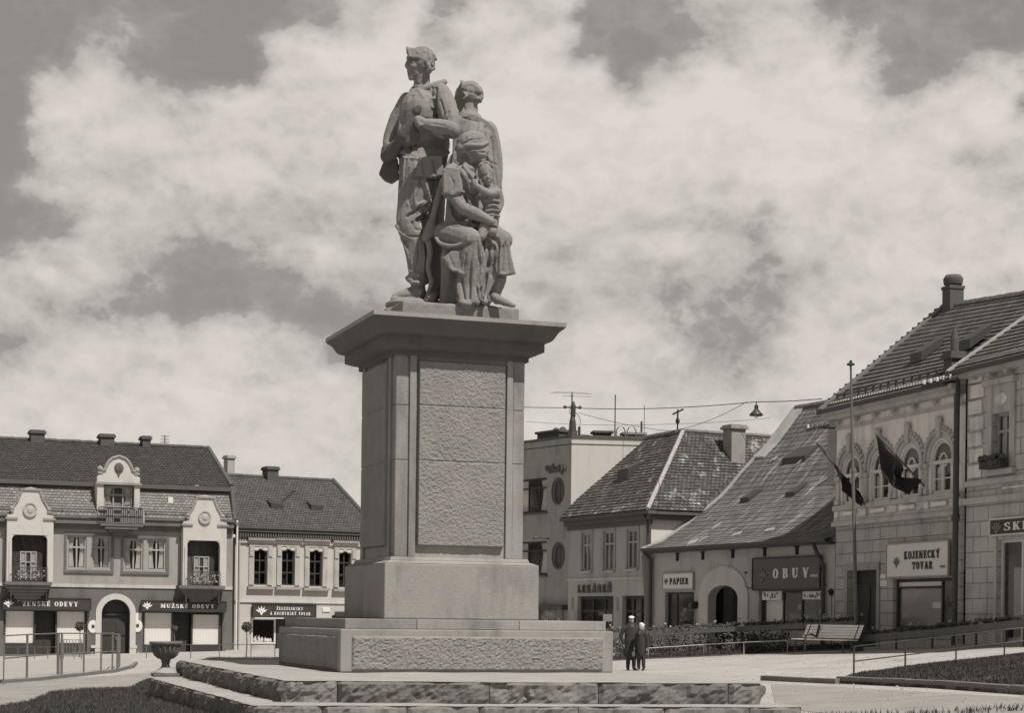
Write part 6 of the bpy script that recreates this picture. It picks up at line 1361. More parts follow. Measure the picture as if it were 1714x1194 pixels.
# base slab (aligned with the pedestal) with rocky ground on it
c_ = Clay(); zt0 = EYE + (5.455 - 1) * U; 
def mloc(x, y, z): q = m2w(x, y, 1); return Vector((q.x, q.y, z))
cn = [(-.90, -.92), (.93, -.92), (.93, .8), (-.90, .8)]
i0 = len(c_.v); c_.v += [mloc(a, b_, zt0 - .02) for a, b_ in cn] + [mloc(a, b_, 7.70) for a, b_ in cn]
for f in ((3, 2, 1, 0), (4, 5, 6, 7), (0, 1, 5, 4), (1, 2, 6, 5), (2, 3, 7, 6), (3, 0, 4, 7)): c_.f.append(tuple(i0 + k for k in f)); c_.uv.append([(0, 0)] * 4)
i0 = len(c_.v); cc = [(-1.02, -.35), (-.8, -.35), (-.8, .7), (-1.02, .7)]; c_.v += [mloc(a, b_, zt0 - .02) for a, b_ in cc] + [mloc(a * .97, b_, 7.66) for a, b_ in cc]
for f in ((3, 2, 1, 0), (4, 5, 6, 7), (0, 1, 5, 4), (1, 2, 6, 5), (2, 3, 7, 6), (3, 0, 4, 7)): c_.f.append(tuple(i0 + k for k in f)); c_.uv.append([(0, 0)] * 4)
c_.blob(690, 512, 0, 46, 11, 50); c_.blob(735, 516, .3, 40, 10, 50); c_.blob(800, 522, .3, 45, 9, 50)
sculpt(c_, 'rock_base', SM, st, .03, 1, .008, 9)
# ---- soldier
c = Clay()
c.blob(707, 103, -.05, 21, 23, 19, -12); c.blob(695, 112, -.05, 14, 21, 14, 8)                      # skull, face
c.limb([(683, 96, -.12, 3), (692, 95, -.2, 3.4), (701, 97, -.24, 3)]); c.limb([(683, 97, -.1, 3), (684, 94, .05, 3)])   # brows
c.limb([(684, 99, -.1, 2.4), (680.5, 108, -.11, 3.2), (681.5, 111, -.11, 3.8)]); c.blob(685, 112, -.14, 3.4, 2.6)         # nose
c.blob(692, 110, -.2, 6, 5, 4); c.limb([(683, 119, -.11, 2.4), (688, 119.5, -.17, 2)]); c.limb([(684, 124, -.11, 2.6), (689, 124, -.16, 2)])
c.blob(688, 130, -.1, 5, 4.5, 5); c.blob(698, 122, -.1, 8, 9, 8)
c.blob(690.5, 102.5, -.17, 2.6, 1.8, 2.4)                                                            # eye
c.limb([(717, 108, -.27, 2.6), (719.5, 112, -.28, 2.4), (716, 118, -.26, 2.4)]); c.limb([(716, 106, -.26, 2), (714, 112, -.25, 1.6)])   # ear
rn = random.Random(5)
for i in range(110):
    a = rn.uniform(-105, 62); w = rn.uniform(-.19, .19); k = math.sqrt(max(.05, 1 - (w / .245) ** 2))
    x_ = 707 + 22 * k * math.sin(R(a + 14)) ; y_ = 102 - 23.5 * k * math.cos(R(a + 14))
    if x_ < 690 and y_ > 92: continue
    if y_ > 112 and x_ < 716: continue
    c.limb([(x_, y_, -.05 + w, 2.6), (x_ + rn.uniform(-3, 3), y_ + rn.uniform(1, 5), -.05 + w * 1.05, 2.0)], 6)
for i in range(30): x_ = rn.uniform(716, 727); c.blob(x_, rn.uniform(100, 121), -.05 + rn.uniform(-.2, .2) * (1 - (x_ - 716) / 22), 2.8, 3)
i0 = len(c.v)      # side cap: high pointed front, low back
for w, k in ((-.215, .0), (-.15, 1.), (.0, 1.1), (.12, .9)):
    c.v += [S(681 + (3 if k < .5 else 0), 95 - 14.5 * k, -.05 + w), S(697, 95 - 14 * k, -.05 + w), S(713, 99 - 12 * k, -.05 + w), S(724, 104 - 9 * k, -.05 + w), S(722, 107, -.05 + w), S(706, 100, -.05 + w), S(684, 95, -.05 + w)]
for r_ in range(3):
    for k in range(7): k2 = (k + 1) % 7; c.f.append((i0 + r_ * 7 + k, i0 + r_ * 7 + 7 + k, i0 + r_ * 7 + 7 + k2, i0 + r_ * 7 + k2)); c.uv.append([(0, 0)] * 4)
c.f.append(tuple(i0 + k for k in range(7))); c.f.append(tuple(i0 + 27 - k for k in range(7))); c.uv += [[(0, 0)] * 7] * 2
c.limb([(682, 79, -.12, 2.2), (683, 88, -.14, 3)])
c.limb([(684, 94, -.2, 1.8), (699, 95, -.25, 2), (714, 101, -.25, 2)])
c.limb([(706, 122, -.02, 13.5), (706, 138, 0, 14), (708, 152, .02, 18)])                              # neck
c.limb([(690, 152, -.15, 4.5), (703, 151, -.28, 4.5), (722, 143, -.27, 5), (742, 137, -.12, 5), (744, 137, .1, 4.5)])   # collar
c.limb([(689, 153, -.15, 4), (690, 150, .05, 4), (700, 142, .2, 5)])
c.slabp([(691, 152), (708, 147), (727, 141), (742, 140), (752, 150), (757, 175), (756, 205), (752, 235), (750, 262), (744, 292), (690, 292), (668, 304), (668, 262), (666, 225), (669, 195), (676, 172)], -.27, .34)
c.blob(704, 190, -.1, 36, 42, 36); c.blob(712, 240, 0, 42, 45, 28); c.blob(706, 280, 0, 40, 26, 32)
c.limb([(739, 155, -.32, 15), (747, 178, -.42, 18), (753, 202, -.5, 17.5), (758, 219, -.56, 12)])      # near upper arm
c.limb([(758, 219, -.62, 13), (744, 212, -.8, 12), (725, 209, -.92, 10.5), (711, 206, -.96, 8)])        # near forearm
c.limb([(756, 222, -.6, 9), (742, 224, -.78, 8), (728, 219, -.88, 6)]); c.limb([(749, 205, -.72, 4), (738, 211, -.92, 4), (728, 208, -1.0, 3)])
c.limb([(745, 214, -.88, 3), (733, 220, -.9, 2.5)]); c.limb([(756, 212, -.74, 3.5), (744, 219, -.88, 2.5)])
c.limb([(711, 206, -.96, 7.5), (704, 202, -.98, 8), (699, 199, -.96, 6)])
for k, (dx, dy) in enumerate(((0, 0), (1, 4), (3, 8), (6, 11))): c.limb([(703 + dx, 197 + dy, -1.04, 3), (697 + dx, 198 + dy, -1.08, 2.8), (694 + dx, 202 + dy, -1.0, 2.6)], 8)
c.limb([(704, 197, -.94, 3), (699, 191, -.92, 2.6)], 8)
c.limb([(682, 168, .2, 14), (666, 200, .3, 15), (654, 232, .3, 13), (652, 246, .2, 11)]); c.limb([(652, 246, .2, 11), (672, 250, -.45, 9), (690, 246, -.7, 7)])   # far arm
c.blob(693, 244, -.72, 8, 6, 6)
for dx in (0, 4, 8): c.limb([(688 + dx, 240, -.78, 2.8), (690 + dx, 246, -.82, 2.8), (689 + dx, 251, -.74, 2.5)], 8)
# jacket folds, seams and skirt
for pl in ([(728, 150, -.36, 3), (727, 180, -.42, 3.4), (726, 205, -.42, 3)], [(722, 150, -.33, 2.5), (719, 175, -.38, 2.5), (722, 198, -.4, 2)], [(742, 160, -.5, 2.5), (744, 190, -.6, 2.5)], 
           [(668, 262, -.2, 4), (700, 266, -.42, 4), (735, 262, -.42, 4), (750, 255, -.3, 4)], [(695, 270, -.42, 3), (688, 292, -.4, 4)], [(712, 268, -.44, 3), (716, 292, -.46, 4)], [(730, 268, -.42, 3), (736, 292, -.42, 4)], [(675, 270, -.3, 3), (670, 300, -.22, 4)]): c.limb(pl, 8)
c.slabp([(703, 262), (740, 260), (743, 293), (722, 296), (690, 291)], -.5, -.2); c.slabp([(668, 262), (700, 266), (688, 292), (668, 305)], -.36, .3)
c.limb([(691, 292, -.46, 3), (722, 297, -.48, 3), (744, 293, -.42, 3)], 8)
c.limb([(700, 151, -.34, 4), (708, 164, -.44, 4.5), (704, 178, -.44, 3)]); c.limb([(697, 153, -.3, 4), (692, 166, -.4, 4.5), (699, 180, -.44, 3)])       # lapels
c.limb([(722, 165, -.42, 3), (732, 166, -.45, 3), (733, 178, -.46, 3), (722, 178, -.44, 3), (722, 165, -.42, 3)])                                           # breast pocket
c.limb([(690, 172, -.36, 3.5), (700, 190, -.44, 4), (716, 196, -.42, 3)]); c.limb([(676, 176, -.24, 3.5), (684, 198, -.38, 4.5), (700, 206, -.42, 3)])
# trousers
c.limb([(704, 288, -.1, 31), (697, 320, -.12, 29), (688, 352, -.14, 24), (683, 376, -.2, 19), (692, 400, -.14, 20), (698, 430, -.1, 18.5), (700, 458, -.08, 16)])
c.limb([(722, 290, .08, 25), (722, 330, .14, 24), (724, 370, .18, 20), (727, 410, .26, 17), (730, 450, .3, 15), (730, 490, .3, 12)])
c.slabp([(668, 290), (744, 288), (738, 340), (722, 365), (706, 352), (680, 360), (664, 372), (666, 330)], -.25, .25)
for pl in ([(700, 300, -.48, 3), (694, 330, -.48, 3), (698, 352, -.42, 3)], [(712, 300, -.46, 3), (716, 318, -.44, 3.5), (722, 340, -.32, 3)], [(684, 342, -.42, 3.5), (706, 342, -.42, 4), (724, 326, -.3, 4)], [(664, 378, -.3, 4), (676, 392, -.4, 3.6), (700, 402, -.34, 3)], [(667, 368, -.34, 3), (684, 372, -.42, 3), (702, 360, -.34, 3)], [(672, 400, -.3, 3), (684, 425, -.32, 3), (690, 455, -.26, 3)], [(706, 395, -.3, 3), (710, 430, -.28, 3), (708, 455, -.24, 3)],
           [(682, 466, -.08, 5), (690, 472, -.28, 5.5), (703, 474, -.28, 5), (714, 472, -.1, 5)], [(684, 464, -.1, 4), (700, 458, -.28, 4), (715, 468, -.1, 4)], [(686, 452, -.26, 2.6), (700, 462, -.3, 3)]): c.limb(pl, 8)
c.blob(698, 464, -.08, 17, 10, 17)
c.limb([(699, 474, -.08, 12), (700, 488, -.08, 13), (697, 493, -.08, 12)]); c.limb([(703, 492, -.05, 12), (690, 491, -.1, 11), (675, 494, -.16, 8.5), (661, 497, -.2, 5.5)]); c.slabp([(655, 497), (704, 499), (706, 505), (654, 503)], -.32, .06)
c.limb([(731, 488, .1, 10), (727, 495, -.1, 10), (722, 500, -.35, 8)])
CV = [([(686, 99, -.2), (700, 100, -.25)], 3.2, 3), ([(684, 121.5, -.15), (692, 122, -.2)], 1.6, 2.2), ([(686, 112, -.15), (691, 119, -.2)], 1.8, 1.4), ([(711, 105, -.27), (713, 124, -.26)], 2, 2.5), ([(690, 137, -.2), (703, 141, -.25), (712, 130, -.25)], 3, 3),
  ([(730, 148, -.4), (728, 175, -.45), (728, 206, -.45)], 3.5, 6), ([(747, 150, -.4), (753, 178, -.5)], 2.6, 3), ([(690, 160, -.4), (680, 180, -.4), (676, 198, -.4)], 2.5, 3), ([(684, 240, -.3), (742, 238, -.3)], 20, 16), ([(716, 158, -.4), (714, 200, -.4)], 1.6, 2),
  ([(738, 168, -.6), (744, 190, -.6), (738, 204, -.6)], 2.5, 3), ([(752, 186, -.7), (746, 200, -.7), (751, 212, -.7)], 2.5, 3), ([(745, 210, -.9), (722, 206, -1.0)], 2, 2.5), ([(750, 216, -.8), (734, 215, -.95), (718, 214, -1.)], 2, 2.5),
  ([(668, 259, -.3), (700, 260, -.4), (746, 256, -.4)], 3, 4), ([(700, 264, -.5), (694, 290, -.5)], 2.6, 4), ([(706, 266, -.5), (710, 290, -.5)], 2.2, 3), ([(724, 266, -.5), (729, 292, -.5)], 2.6, 4), ([(680, 266, -.4), (676, 300, -.4)], 2.6, 4), ([(690, 296, -.4), (722, 299, -.4), (742, 297, -.4)], 3, 5),
  ([(704, 305, -.5), (708, 318, -.5), (714, 330, -.5)], 2.6, 4), ([(690, 305, -.5), (684, 335, -.5), (690, 352, -.5)], 2.6, 3.5), ([(716, 334, -.4), (700, 350, -.5), (682, 362, -.4)], 4, 7), ([(726, 345, -.3), (712, 362, -.3), (700, 368, -.4)], 5, 8), ([(668, 384, -.4), (684, 396, -.4), (704, 396, -.4)], 3, 4.5), ([(690, 372, -.4), (696, 384, -.4), (708, 386, -.4)], 3, 4),
  ([(678, 404, -.3), (686, 430, -.3), (687, 452, -.3)], 2.6, 3.5), ([(700, 402, -.3), (701, 430, -.3), (696, 452, -.3)], 2.6, 3), ([(712, 300, -.3), (722, 330, -.2), (720, 480, 0)], 3, 5), ([(684, 470, -.3), (698, 468, -.3), (714, 475, -.3)], 2, 3), ([(684, 480, -.3), (700, 481, -.3), (712, 480, -.3)], 3, 3), ([(668, 497, -.3), (700, 498, -.3)], 1.8, 2), ([(684, 488, -.3), (692, 484, -.3)], 2, 2)]
sculpt(c, 'soldier', SM, st, .017, 1, .0042, 15, 1, CV)
# ---- gun, pouch and bag
c = Clay()
c.limb([(699, 184, -.95, 5), (688, 203, -.9, 7), (670, 232, -.8, 8.5), (655, 258, -.6, 9)]); c.limb([(701, 180, -.96, 5.5), (697, 186, -.95, 7)]); c.blob(694, 182, -.97, 3.4, 4)
c.blob(686, 228, -.85, 17, 18, 7, 25); c.limb([(676, 236, -.7, 6), (684, 252, -.7, 6)]); c.limb([(692, 203, -.9, 9), (675, 228, -.82, 12)])
c.limb([(664, 243, -.6, 11), (654, 258, -.4, 12), (650, 262, -.2, 13)])
sculpt(c, 'submachine_gun', M_['stone_shaded'], st, .02, 2, .004, 14, 2)
c = Clay()
c.limb([(647, 249, -.1, 9), (646, 262, -.1, 10)]); c.slabp([(648, 262), (666, 266), (668, 300), (656, 308), (645, 304), (634, 292), (637, 282)], -.3, .12); c.blob(652, 284, -.1, 15, 20, 18, 20)
c.limb([(648, 250, -.15, 5), (660, 240, -.2, 5), (672, 238, -.2, 5)])
sculpt(c, 'ammunition_bag', M_['stone_shaded'], st, .022, 3, .004, 14, 3)
c = Clay()        # rifle butt and hanging strap
c.limb([(757, 262, -.45, 4), (747, 290, -.45, 6), (737, 320, -.42, 6.5), (728, 352, -.4, 6), (722, 375, -.38, 6)]); c.limb([(722, 372, -.4, 7), (716, 392, -.4, 9), (712, 400, -.38, 6)]); c.limb([(716, 392, -.42, 8), (728, 388, -.4, 5), (724, 378, -.4, 5)])
c.limb([(716, 398, -.34, 6.5), (720, 420, -.3, 6), (717, 445, -.28, 5), (719, 460, -.28, 4.5), (722, 475, -.28, 4), (714, 500, -.26, 4)])
sculpt(c, 'rifle_stock', SM, st, .018, 2, .004, 14, 4)
# ---- man behind, seen from the back
c = Clay()
c.blob(786, 158, .75, 21, 22, 22); c.blob(779, 164, .8, 15, 20, 17); c.limb([(768, 150, .8, 5), (766, 165, .8, 6), (769, 178, .8, 6), (778, 182, .78, 7)])
c.limb([(774, 136, .72, 2.5), (771, 146, .72, 4)]); c.limb([(777, 156, .48, 2.4), (780.5, 160, .47, 2.6), (776, 165, .48, 2.2)])
for i in range(150):
    a = rn.uniform(-60, 118); w = rn.uniform(-.2, .2); k = math.sqrt(1 - (w / .27) ** 2); x_ = 786 + 21.5 * k * math.sin(R(a)); y_ = 158 - 22 * k * math.cos(R(a))
    if x_ < 776 and y_ > 150: continue
    c.limb([(x_, y_, .75 + w, 2.4), (x_ + rn.uniform(-2, 2), y_ + rn.uniform(1, 4), .75 + w, 1.8)], 6)
c.limb([(784, 172, .75, 15), (784, 190, .75, 17), (782, 204, .75, 24)]); c.limb([(775, 196, .55, 6), (788, 192, .48, 5), (800, 196, .6, 6)])
c.slabp([(764, 196), (795, 190), (816, 202), (828, 212), (833, 232), (838, 262), (840, 300), (839, 335), (834, 380), (832, 420), (828, 505), (770, 505), (762, 400), (756, 300), (758, 230)], .42, 1.05)
c.blob(795, 240, .7, 36, 45, 36); c.blob(800, 300, .7, 36, 60, 34); c.limb([(818, 216, .7, 14), (825, 250, .6, 15), (828, 290, .55, 14), (826, 320, .5, 11)])
c.limb([(806, 360, .7, 30), (804, 430, .7, 26), (802, 500, .7, 22)])
for pl in ([(808, 215, .38, 3), (806, 245, .34, 3), (812, 280, .34, 3)], [(820, 222, .4, 2.6), (818, 260, .38, 3), (822, 300, .38, 3), (829, 335, .4, 4)], [(816, 262, .36, 3), (830, 275, .42, 3)], [(836, 292, .5, 3), (838, 318, .5, 4)], [(790, 200, .4, 2.5), (786, 218, .36, 2)]): c.limb(pl, 8)
c.slabp([(771, 132), (776, 139), (793, 138), (805, 148), (807, 155), (796, 153), (784, 148), (771, 149)], .52, .96)
sculpt(c, 'standing_man', SM, st, .02, 1, .0042, 14, 6, [([(770, 195, .4), (786, 200, .4), (802, 204, .4)], 2, 2.5), ([(800, 206, .4), (794, 240, .3), (800, 290, .3)], 3, 3.5), ([(812, 212, .4), (812, 250, .3), (818, 300, .3), (824, 335, .3)], 3, 4), ([(822, 230, .4), (826, 270, .3), (832, 310, .3)], 2.6, 3), ([(808, 262, .3), (820, 272, .3), (832, 276, .3)], 2.4, 3), ([(774, 170, .5), (778, 184, .5)], 2.4, 3), ([(774, 150, .5), (796, 156, .5)], 1.8, 2)])
# ---- seated mother
c = Clay()
c.blob(790, 239, -.6, 26, 20, 22, -8); c.blob(802, 254, -.66, 14, 17, 15, -18); c.blob(776, 250, -.6, 15, 14, 18)
c.limb([(814, 244, -.66, 4), (816, 251, -.68, 3), (814, 254, -.7, 3)]); c.blob(806, 268, -.68, 7, 6, 7); c.limb([(808, 260, -.76, 2.2), (813, 260, -.7, 2.2)])
for pl in ([(766, 246, -.72, 3.4), (784, 243, -.86, 3.6), (806, 243, -.84, 3.4), (817, 238, -.7, 3)], [(769, 236, -.7, 3), (785, 226, -.8, 3), (804, 226, -.78, 3)], [(770, 256, -.7, 3), (790, 252, -.84, 3), (812, 244, -.78, 3)], [(768, 252, -.72, 4), (762, 258, -.7, 5)], [(762, 258, -.7, 6), (760, 268, -.72, 4), (757, 276, -.7, 3)], [(764, 262, -.68, 5), (770, 268, -.66, 5)]): c.limb(pl, 8)
c.limb([(790, 262, -.6, 14), (783, 282, -.58, 15)])
c.blob(774, 305, -.52, 27, 30, 26); c.blob(778, 350, -.48, 24, 38, 26); c.blob(792, 312, -.72, 13, 16, 12); c.blob(768, 382, -.45, 26, 24, 28); c.blob(755, 390, -.4, 22, 22, 26)
c.slabp([(752, 286), (775, 274), (792, 286), (796, 320), (790, 360), (756, 385), (744, 380), (748, 330)], -.7, -.2)
c.limb([(758, 290, -.72, 16), (755, 305, -.8, 17), (757, 322, -.84, 15)]); c.slabp([(741, 284), (748, 278), (768, 282), (775, 322), (742, 324)], -1.02, -.6)
c.limb([(740, 324, -.82, 3), (756, 326, -1.03, 3), (774, 321, -.88, 3)], 8)
c.limb([(760, 318, -.84, 12.5), (767, 338, -.88, 11.5), (778, 350, -.92, 11)]); c.limb([(778, 350, -.92, 10.5), (796, 358, -1.0, 10.5), (812, 365, -1.04, 8), (820, 370, -1.05, 6.5)])
c.blob(823, 371, -1.05, 6.5, 5.5, 5)
for k in range(4): c.limb([(823 + k * .7, 367 + k * 3, -1.08, 2.6), (829 + k * .3, 368.5 + k * 3, -1.06, 2.4), (832, 371 + k * 3, -.98, 2.2)], 8)
c.limb([(820, 366, -1.06, 2.6), (826, 362, -1.04, 2.4)], 8)
for pl in ([(770, 282, -.82, 3), (782, 300, -.86, 3), (790, 318, -.84, 3)], [(776, 278, -.78, 3), (792, 298, -.86, 3)], [(770, 296, -.86, 2.6), (776, 322, -.82, 3)], [(756, 360, -.72, 3), (770, 372, -.82, 4), (786, 374, -.84, 4), (798, 380, -.84, 4)], [(760, 376, -.72, 4), (775, 384, -.84, 4), (790, 384, -.86, 3)]): c.limb(pl, 8)
# lap, thighs and skirt
c.limb([(748, 392, -.45, 22), (768, 395, -.7, 23), (788, 402, -1.0, 19)]); c.limb([(770, 392, -.2, 22), (812, 392, -.45, 22), (842, 402, -.78, 16)])
c.slabp([(770, 392), (846, 392), (850, 408), (835, 440), (800, 420), (780, 425)], -.9, -.1)
c.limb([(790, 405, -1.0, 17), (786, 430, -.95, 18), (782, 470, -.82, 18), (781, 506, -.78, 15)]); c.slabp([(742, 432), (760, 416), (790, 402), (796, 410), (790, 430), (774, 460), (757, 452)], -1.06, -.66)
c.slabp([(776, 430), (806, 410), (808, 450), (800, 508), (768, 506), (764, 480)], -1.0, -.5)
c.slabp([(806, 405), (838, 405), (836, 450), (828, 470), (812, 505), (798, 508), (800, 440)], -.85, -.3)
c.slabp([(845, 405), (852, 404), (856, 430), (863, 458), (846, 460), (830, 456), (828, 440)], -.92, -.4); c.limb([(830, 456, -.86, 3), (845, 460, -.94, 3.5), (861, 457, -.7, 3.5)], 8)
for pl in ([(729, 396, -.62, 3.6), (735, 406, -.8, 4), (750, 412, -1.0, 4.5), (768, 410, -1.1, 4), (784, 402, -1.16, 4)], [(742, 432, -1.0, 3), (755, 450, -1.06, 3.4), (774, 458, -1.08, 3.4)], [(788, 412, -1.12, 3), (780, 438, -1.1, 3.4), (775, 458, -1.08, 3)], [(796, 404, -1.0, 4), (800, 430, -1.02, 4), (794, 465, -1.0, 4), (799, 508, -.96, 4)], [(803, 400, -.98, 3.6), (808, 430, -1.0, 3.6), (800, 470, -.96, 4), (800, 500, -.92, 4)], [(814, 402, -.9, 4), (812, 440, -.92, 4), (806, 480, -.86, 4)], [(822, 404, -.9, 4), (834, 420, -.92, 4), (832, 445, -.9, 4)], [(826, 430, -.9, 3), (818, 470, -.86, 3.6), (812, 502, -.8, 4)], [(812, 398, -.92, 5), (820, 392, -.9, 6), (836, 398, -.92, 5)], [(816, 392, -.96, 3.4), (826, 408, -1.0, 3)], [(840, 404, -.98, 3), (838, 430, -.98, 3), (836, 452, -.94, 3)], [(850, 410, -.9, 3), (854, 435, -.88, 3), (858, 455, -.8, 3)],
           [(764, 495, -.95, 4), (772, 506, -1.0, 4), (786, 509, -1.0, 4)], [(770, 470, -.96, 3), (768, 495, -.96, 3)], [(784, 470, -1.0, 3), (786, 500, -.98, 3)]): c.limb(pl, 8)
c.blob(820, 425, -.86, 13, 14, 8); c.blob(812, 452, -.84, 8, 10, 6)
c.limb([(838, 445, -.7, 12), (836, 470, -.66, 11), (829, 492, -.66, 9), (832, 502, -.7, 8)]); c.limb([(828, 498, -.72, 8), (842, 505, -.8, 6.5), (855, 510, -.88, 4.5), (861, 511.5, -.9, 3)])
c.limb([(752, 430, -.4, 15), (752, 470, -.35, 14), (748, 506, -.35, 13)]); c.slabp([(740, 400), (765, 400), (770, 508), (742, 508)], -.5, .1)
c.limb([(806, 492, -.8, 5), (812, 506, -.86, 5)])
CV = [([(768, 252, -.8), (786, 249, -.9), (808, 249, -.85), (816, 243, -.8)], 2.2, 3), ([(772, 242, -.8), (786, 234, -.85), (802, 232, -.8)], 1.8, 2.2), ([(778, 232, -.8), (792, 224, -.8)], 1.6, 2), ([(800, 236, -.8), (810, 230, -.8)], 1.6, 2), ([(803, 254, -.8), (811, 255, -.8)], 2.6, 3), ([(806, 264, -.8), (812, 264, -.8)], 1.6, 2), ([(778, 262, -.75), (788, 274, -.7), (798, 276, -.7)], 6, 7),
  ([(774, 286, -.8), (784, 304, -.9), (790, 320, -.9)], 2.2, 3), ([(766, 280, -.8), (774, 300, -.9), (778, 320, -.8)], 2.6, 4), ([(752, 292, -.9), (760, 306, -1.), (758, 318, -1.)], 2.2, 2.6), ([(742, 327, -.9), (758, 329, -1.), (776, 325, -.9)], 2.6, 4), ([(776, 330, -.8), (784, 345, -.8)], 5, 7), ([(758, 345, -.8), (764, 366, -.8), (780, 364, -.8)], 5, 7),
  ([(756, 380, -.8), (776, 379, -.9), (796, 386, -.9)], 2.6, 4), ([(766, 368, -.8), (774, 378, -.9)], 2, 3), ([(784, 368, -.8), (786, 380, -.9)], 2, 3), ([(732, 412, -.9), (752, 419, -1.), (774, 414, -1.1), (786, 408, -1.1)], 3, 6), ([(770, 425, -1.1), (764, 450, -1.1)], 2.2, 3), ([(780, 425, -1.1), (776, 455, -1.1)], 2.2, 3), ([(752, 428, -1.1), (760, 448, -1.1)], 2, 2.4),
  ([(791, 414, -1.), (788, 445, -1.), (786, 500, -1.)], 3, 6), ([(799, 404, -1.), (804, 440, -1.), (797, 480, -1.), (804, 506, -1.)], 3, 6), ([(809, 404, -.9), (808, 440, -1.), (802, 470, -1.), (806, 500, -.9)], 2.6, 5), ([(818, 412, -.9), (818, 440, -.95), (812, 475, -.9), (808, 500, -.9)], 3, 5), ([(827, 412, -.9), (828, 436, -.95), (822, 460, -.9)], 3, 5), ([(842, 412, -1.), (841, 435, -1.), (840, 454, -1.)], 2.4, 4), ([(848, 412, -1.), (850, 436, -1.), (852, 454, -1.)], 2, 3), ([(772, 466, -1.), (778, 500, -1.)], 3, 5), ([(764, 456, -.9), (758, 480, -.8), (764, 500, -.9)], 5, 9), ([(832, 462, -.8), (848, 462, -.9)], 2.5, 3), ([(814, 400, -1.), (824, 412, -1.)], 2, 4), ([(829, 371, -1.1), (832, 379, -1.1)], 1.5, 1.5)]
sculpt(c, 'seated_mother', SM, st, .017, 1, .0042, 15, 7, CV)
# ---- child
c = Clay()
c.blob(813, 287, -.86, 13, 15, 14, -10); c.blob(815, 298, -.92, 9.5, 10, 9); c.blob(812, 276, -.86, 9, 7, 11); c.blob(817, 296, -1.03, 2.2, 3, 2); c.blob(817, 303, -1.0, 3.4, 1.8, 2); c.blob(812, 292, -1.01, 3, 1.6, 2); c.blob(820.5, 292, -.99, 2.6, 1.6, 2); c.blob(812, 300, -.98, 4, 4, 3); c.blob(816, 308, -.94, 5, 4, 4)
c.limb([(810, 290, -1.0, 2), (815, 289, -1.02, 2)]); c.limb([(802, 292, -.88, 2.6), (802, 297, -.88, 2.2)], 8)
for i in range(40):
    a = rn.uniform(-70, 70); w = rn.uniform(-.13, .1); c.blob(813 + 13 * math.sin(R(a)), 286 - 15 * math.cos(R(a)), -.86 + w, 2.4, 2.2)
c.limb([(816, 306, -.85, 7), (819, 316, -.82, 9)]); c.blob(820, 332, -.82, 15, 19, 14); c.blob(821, 355, -.82, 14, 18, 14); c.limb([(818, 368, -.85, 12), (810, 385, -.95, 10), (806, 396, -1.02, 7)]); c.limb([(824, 368, -.8, 11), (824, 388, -.98, 8)])
c.limb([(830, 322, -.92, 8.5), (820, 325, -1.0, 7.5), (808, 318, -1.06, 6), (799, 312, -1.06, 5)]); c.blob(795, 307, -1.05, 6, 7.5, 5)
for k in range(4): c.limb([(796 - k * 1.2, 301 + k * 3.4, -1.06, 2.2), (791.5 - k * .3, 300 + k * 3.6, -1.04, 2), (789, 302 + k * 3.5, -.98, 1.9)], 8)
c.limb([(799, 304, -1.08, 2.2), (800, 297, -1.06, 2)], 8); c.limb([(834, 322, -.88, 7), (838, 338, -.86, 6), (834, 352, -.92, 5)])
for k in range(4): c.limb([(816, 338 + k * 8, -.98, 2.4), (826, 335 + k * 8, -1.0, 3), (836, 338 + k * 8, -.94, 2.4)], 8)
c.limb([(814, 335, -.98, 2), (828, 360, -1.0, 2)], 8)
sculpt(c, 'child', SM, st, .014, 1, .004, 16, 9, [([(809, 293.5, -1.1), (813, 293, -1.1)], 1.8, 2.4), ([(818.5, 292.5, -1.1), (822, 293, -1.1)], 1.6, 2.2), ([(814, 304.5, -1.1), (819, 304.5, -1.1)], 1.3, 1.8), ([(806, 304, -1.), (812, 311, -1.), (820, 311, -1.)], 2.5, 3), ([(812, 341, -1.), (824, 339, -1.), (836, 342, -1.)], 1.8, 3), ([(812, 349, -1.), (824, 347, -1.), (836, 350, -1.)], 1.8, 3), ([(812, 357, -1.), (824, 355, -1.), (836, 358, -1.)], 1.8, 3), ([(812, 330, -1.), (822, 331, -1.)], 3, 4)])
# ============================================================ street furniture, plants and people
def leaves(b, c, r, n, s=.05, rz_=None, hollow=.5):
    c = Vector(c); rz_ = rz_ or r
    for _ in range(n):
        d = Vector((random.gauss(0, 1), random.gauss(0, 1), random.gauss(0, 1))).normalized() * (random.uniform(hollow, 1) ** .5); p = c + Vector((d.x * r, d.y * r, d.z * rz_))
        u = Vector((random.gauss(0, 1), random.gauss(0, 1), random.gauss(0, 1))).normalized(); v = u.orthogonal().normalized(); q = s * random.uniform(.6, 1.3)
        b.quad(p - u * q, p + v * q * .5, p + u * q, p - v * q * .5)
def std_tree(px_, py_base, py_crown, rpx, label, d=None):
    g_ = G(px_, py_base) if d is None else P(px_, py_base, d); H_ = EYE + ray(px_, py_crown).z * g_.y - g_.z; r = rpx / FPX * g_.y
    e0 = empty('standard_rose_tree', g_, 0, label, 'tree', 'ball-headed rose trees round the square'); b = MB(); b.tube([(0, 0, 0), (.03, 0, H_ * .5), (0, 0, H_ - r * .3)], [.035, .028, .02], 6)
    for k in range(5): a = k * 1.26; b.tube([(0, 0, H_ - r * .6), (math.cos(a) * r * .6, math.sin(a) * r * .6, H_ + r * .3)], [.018, .008], 5)
    b.build('trunk', M_['wood_mid'], e0); b = MB(); leaves(b, (0, 0, H_), r, 420, .055); leaves(b, (r * .4, 0, H_ + r * .4), r * .6, 120, .05); b.build('crown', M_['leaf'], e0)
std_tree(133, 1101, 1049, 8, 'ball-headed rose tree in front of the left clothes shop window')
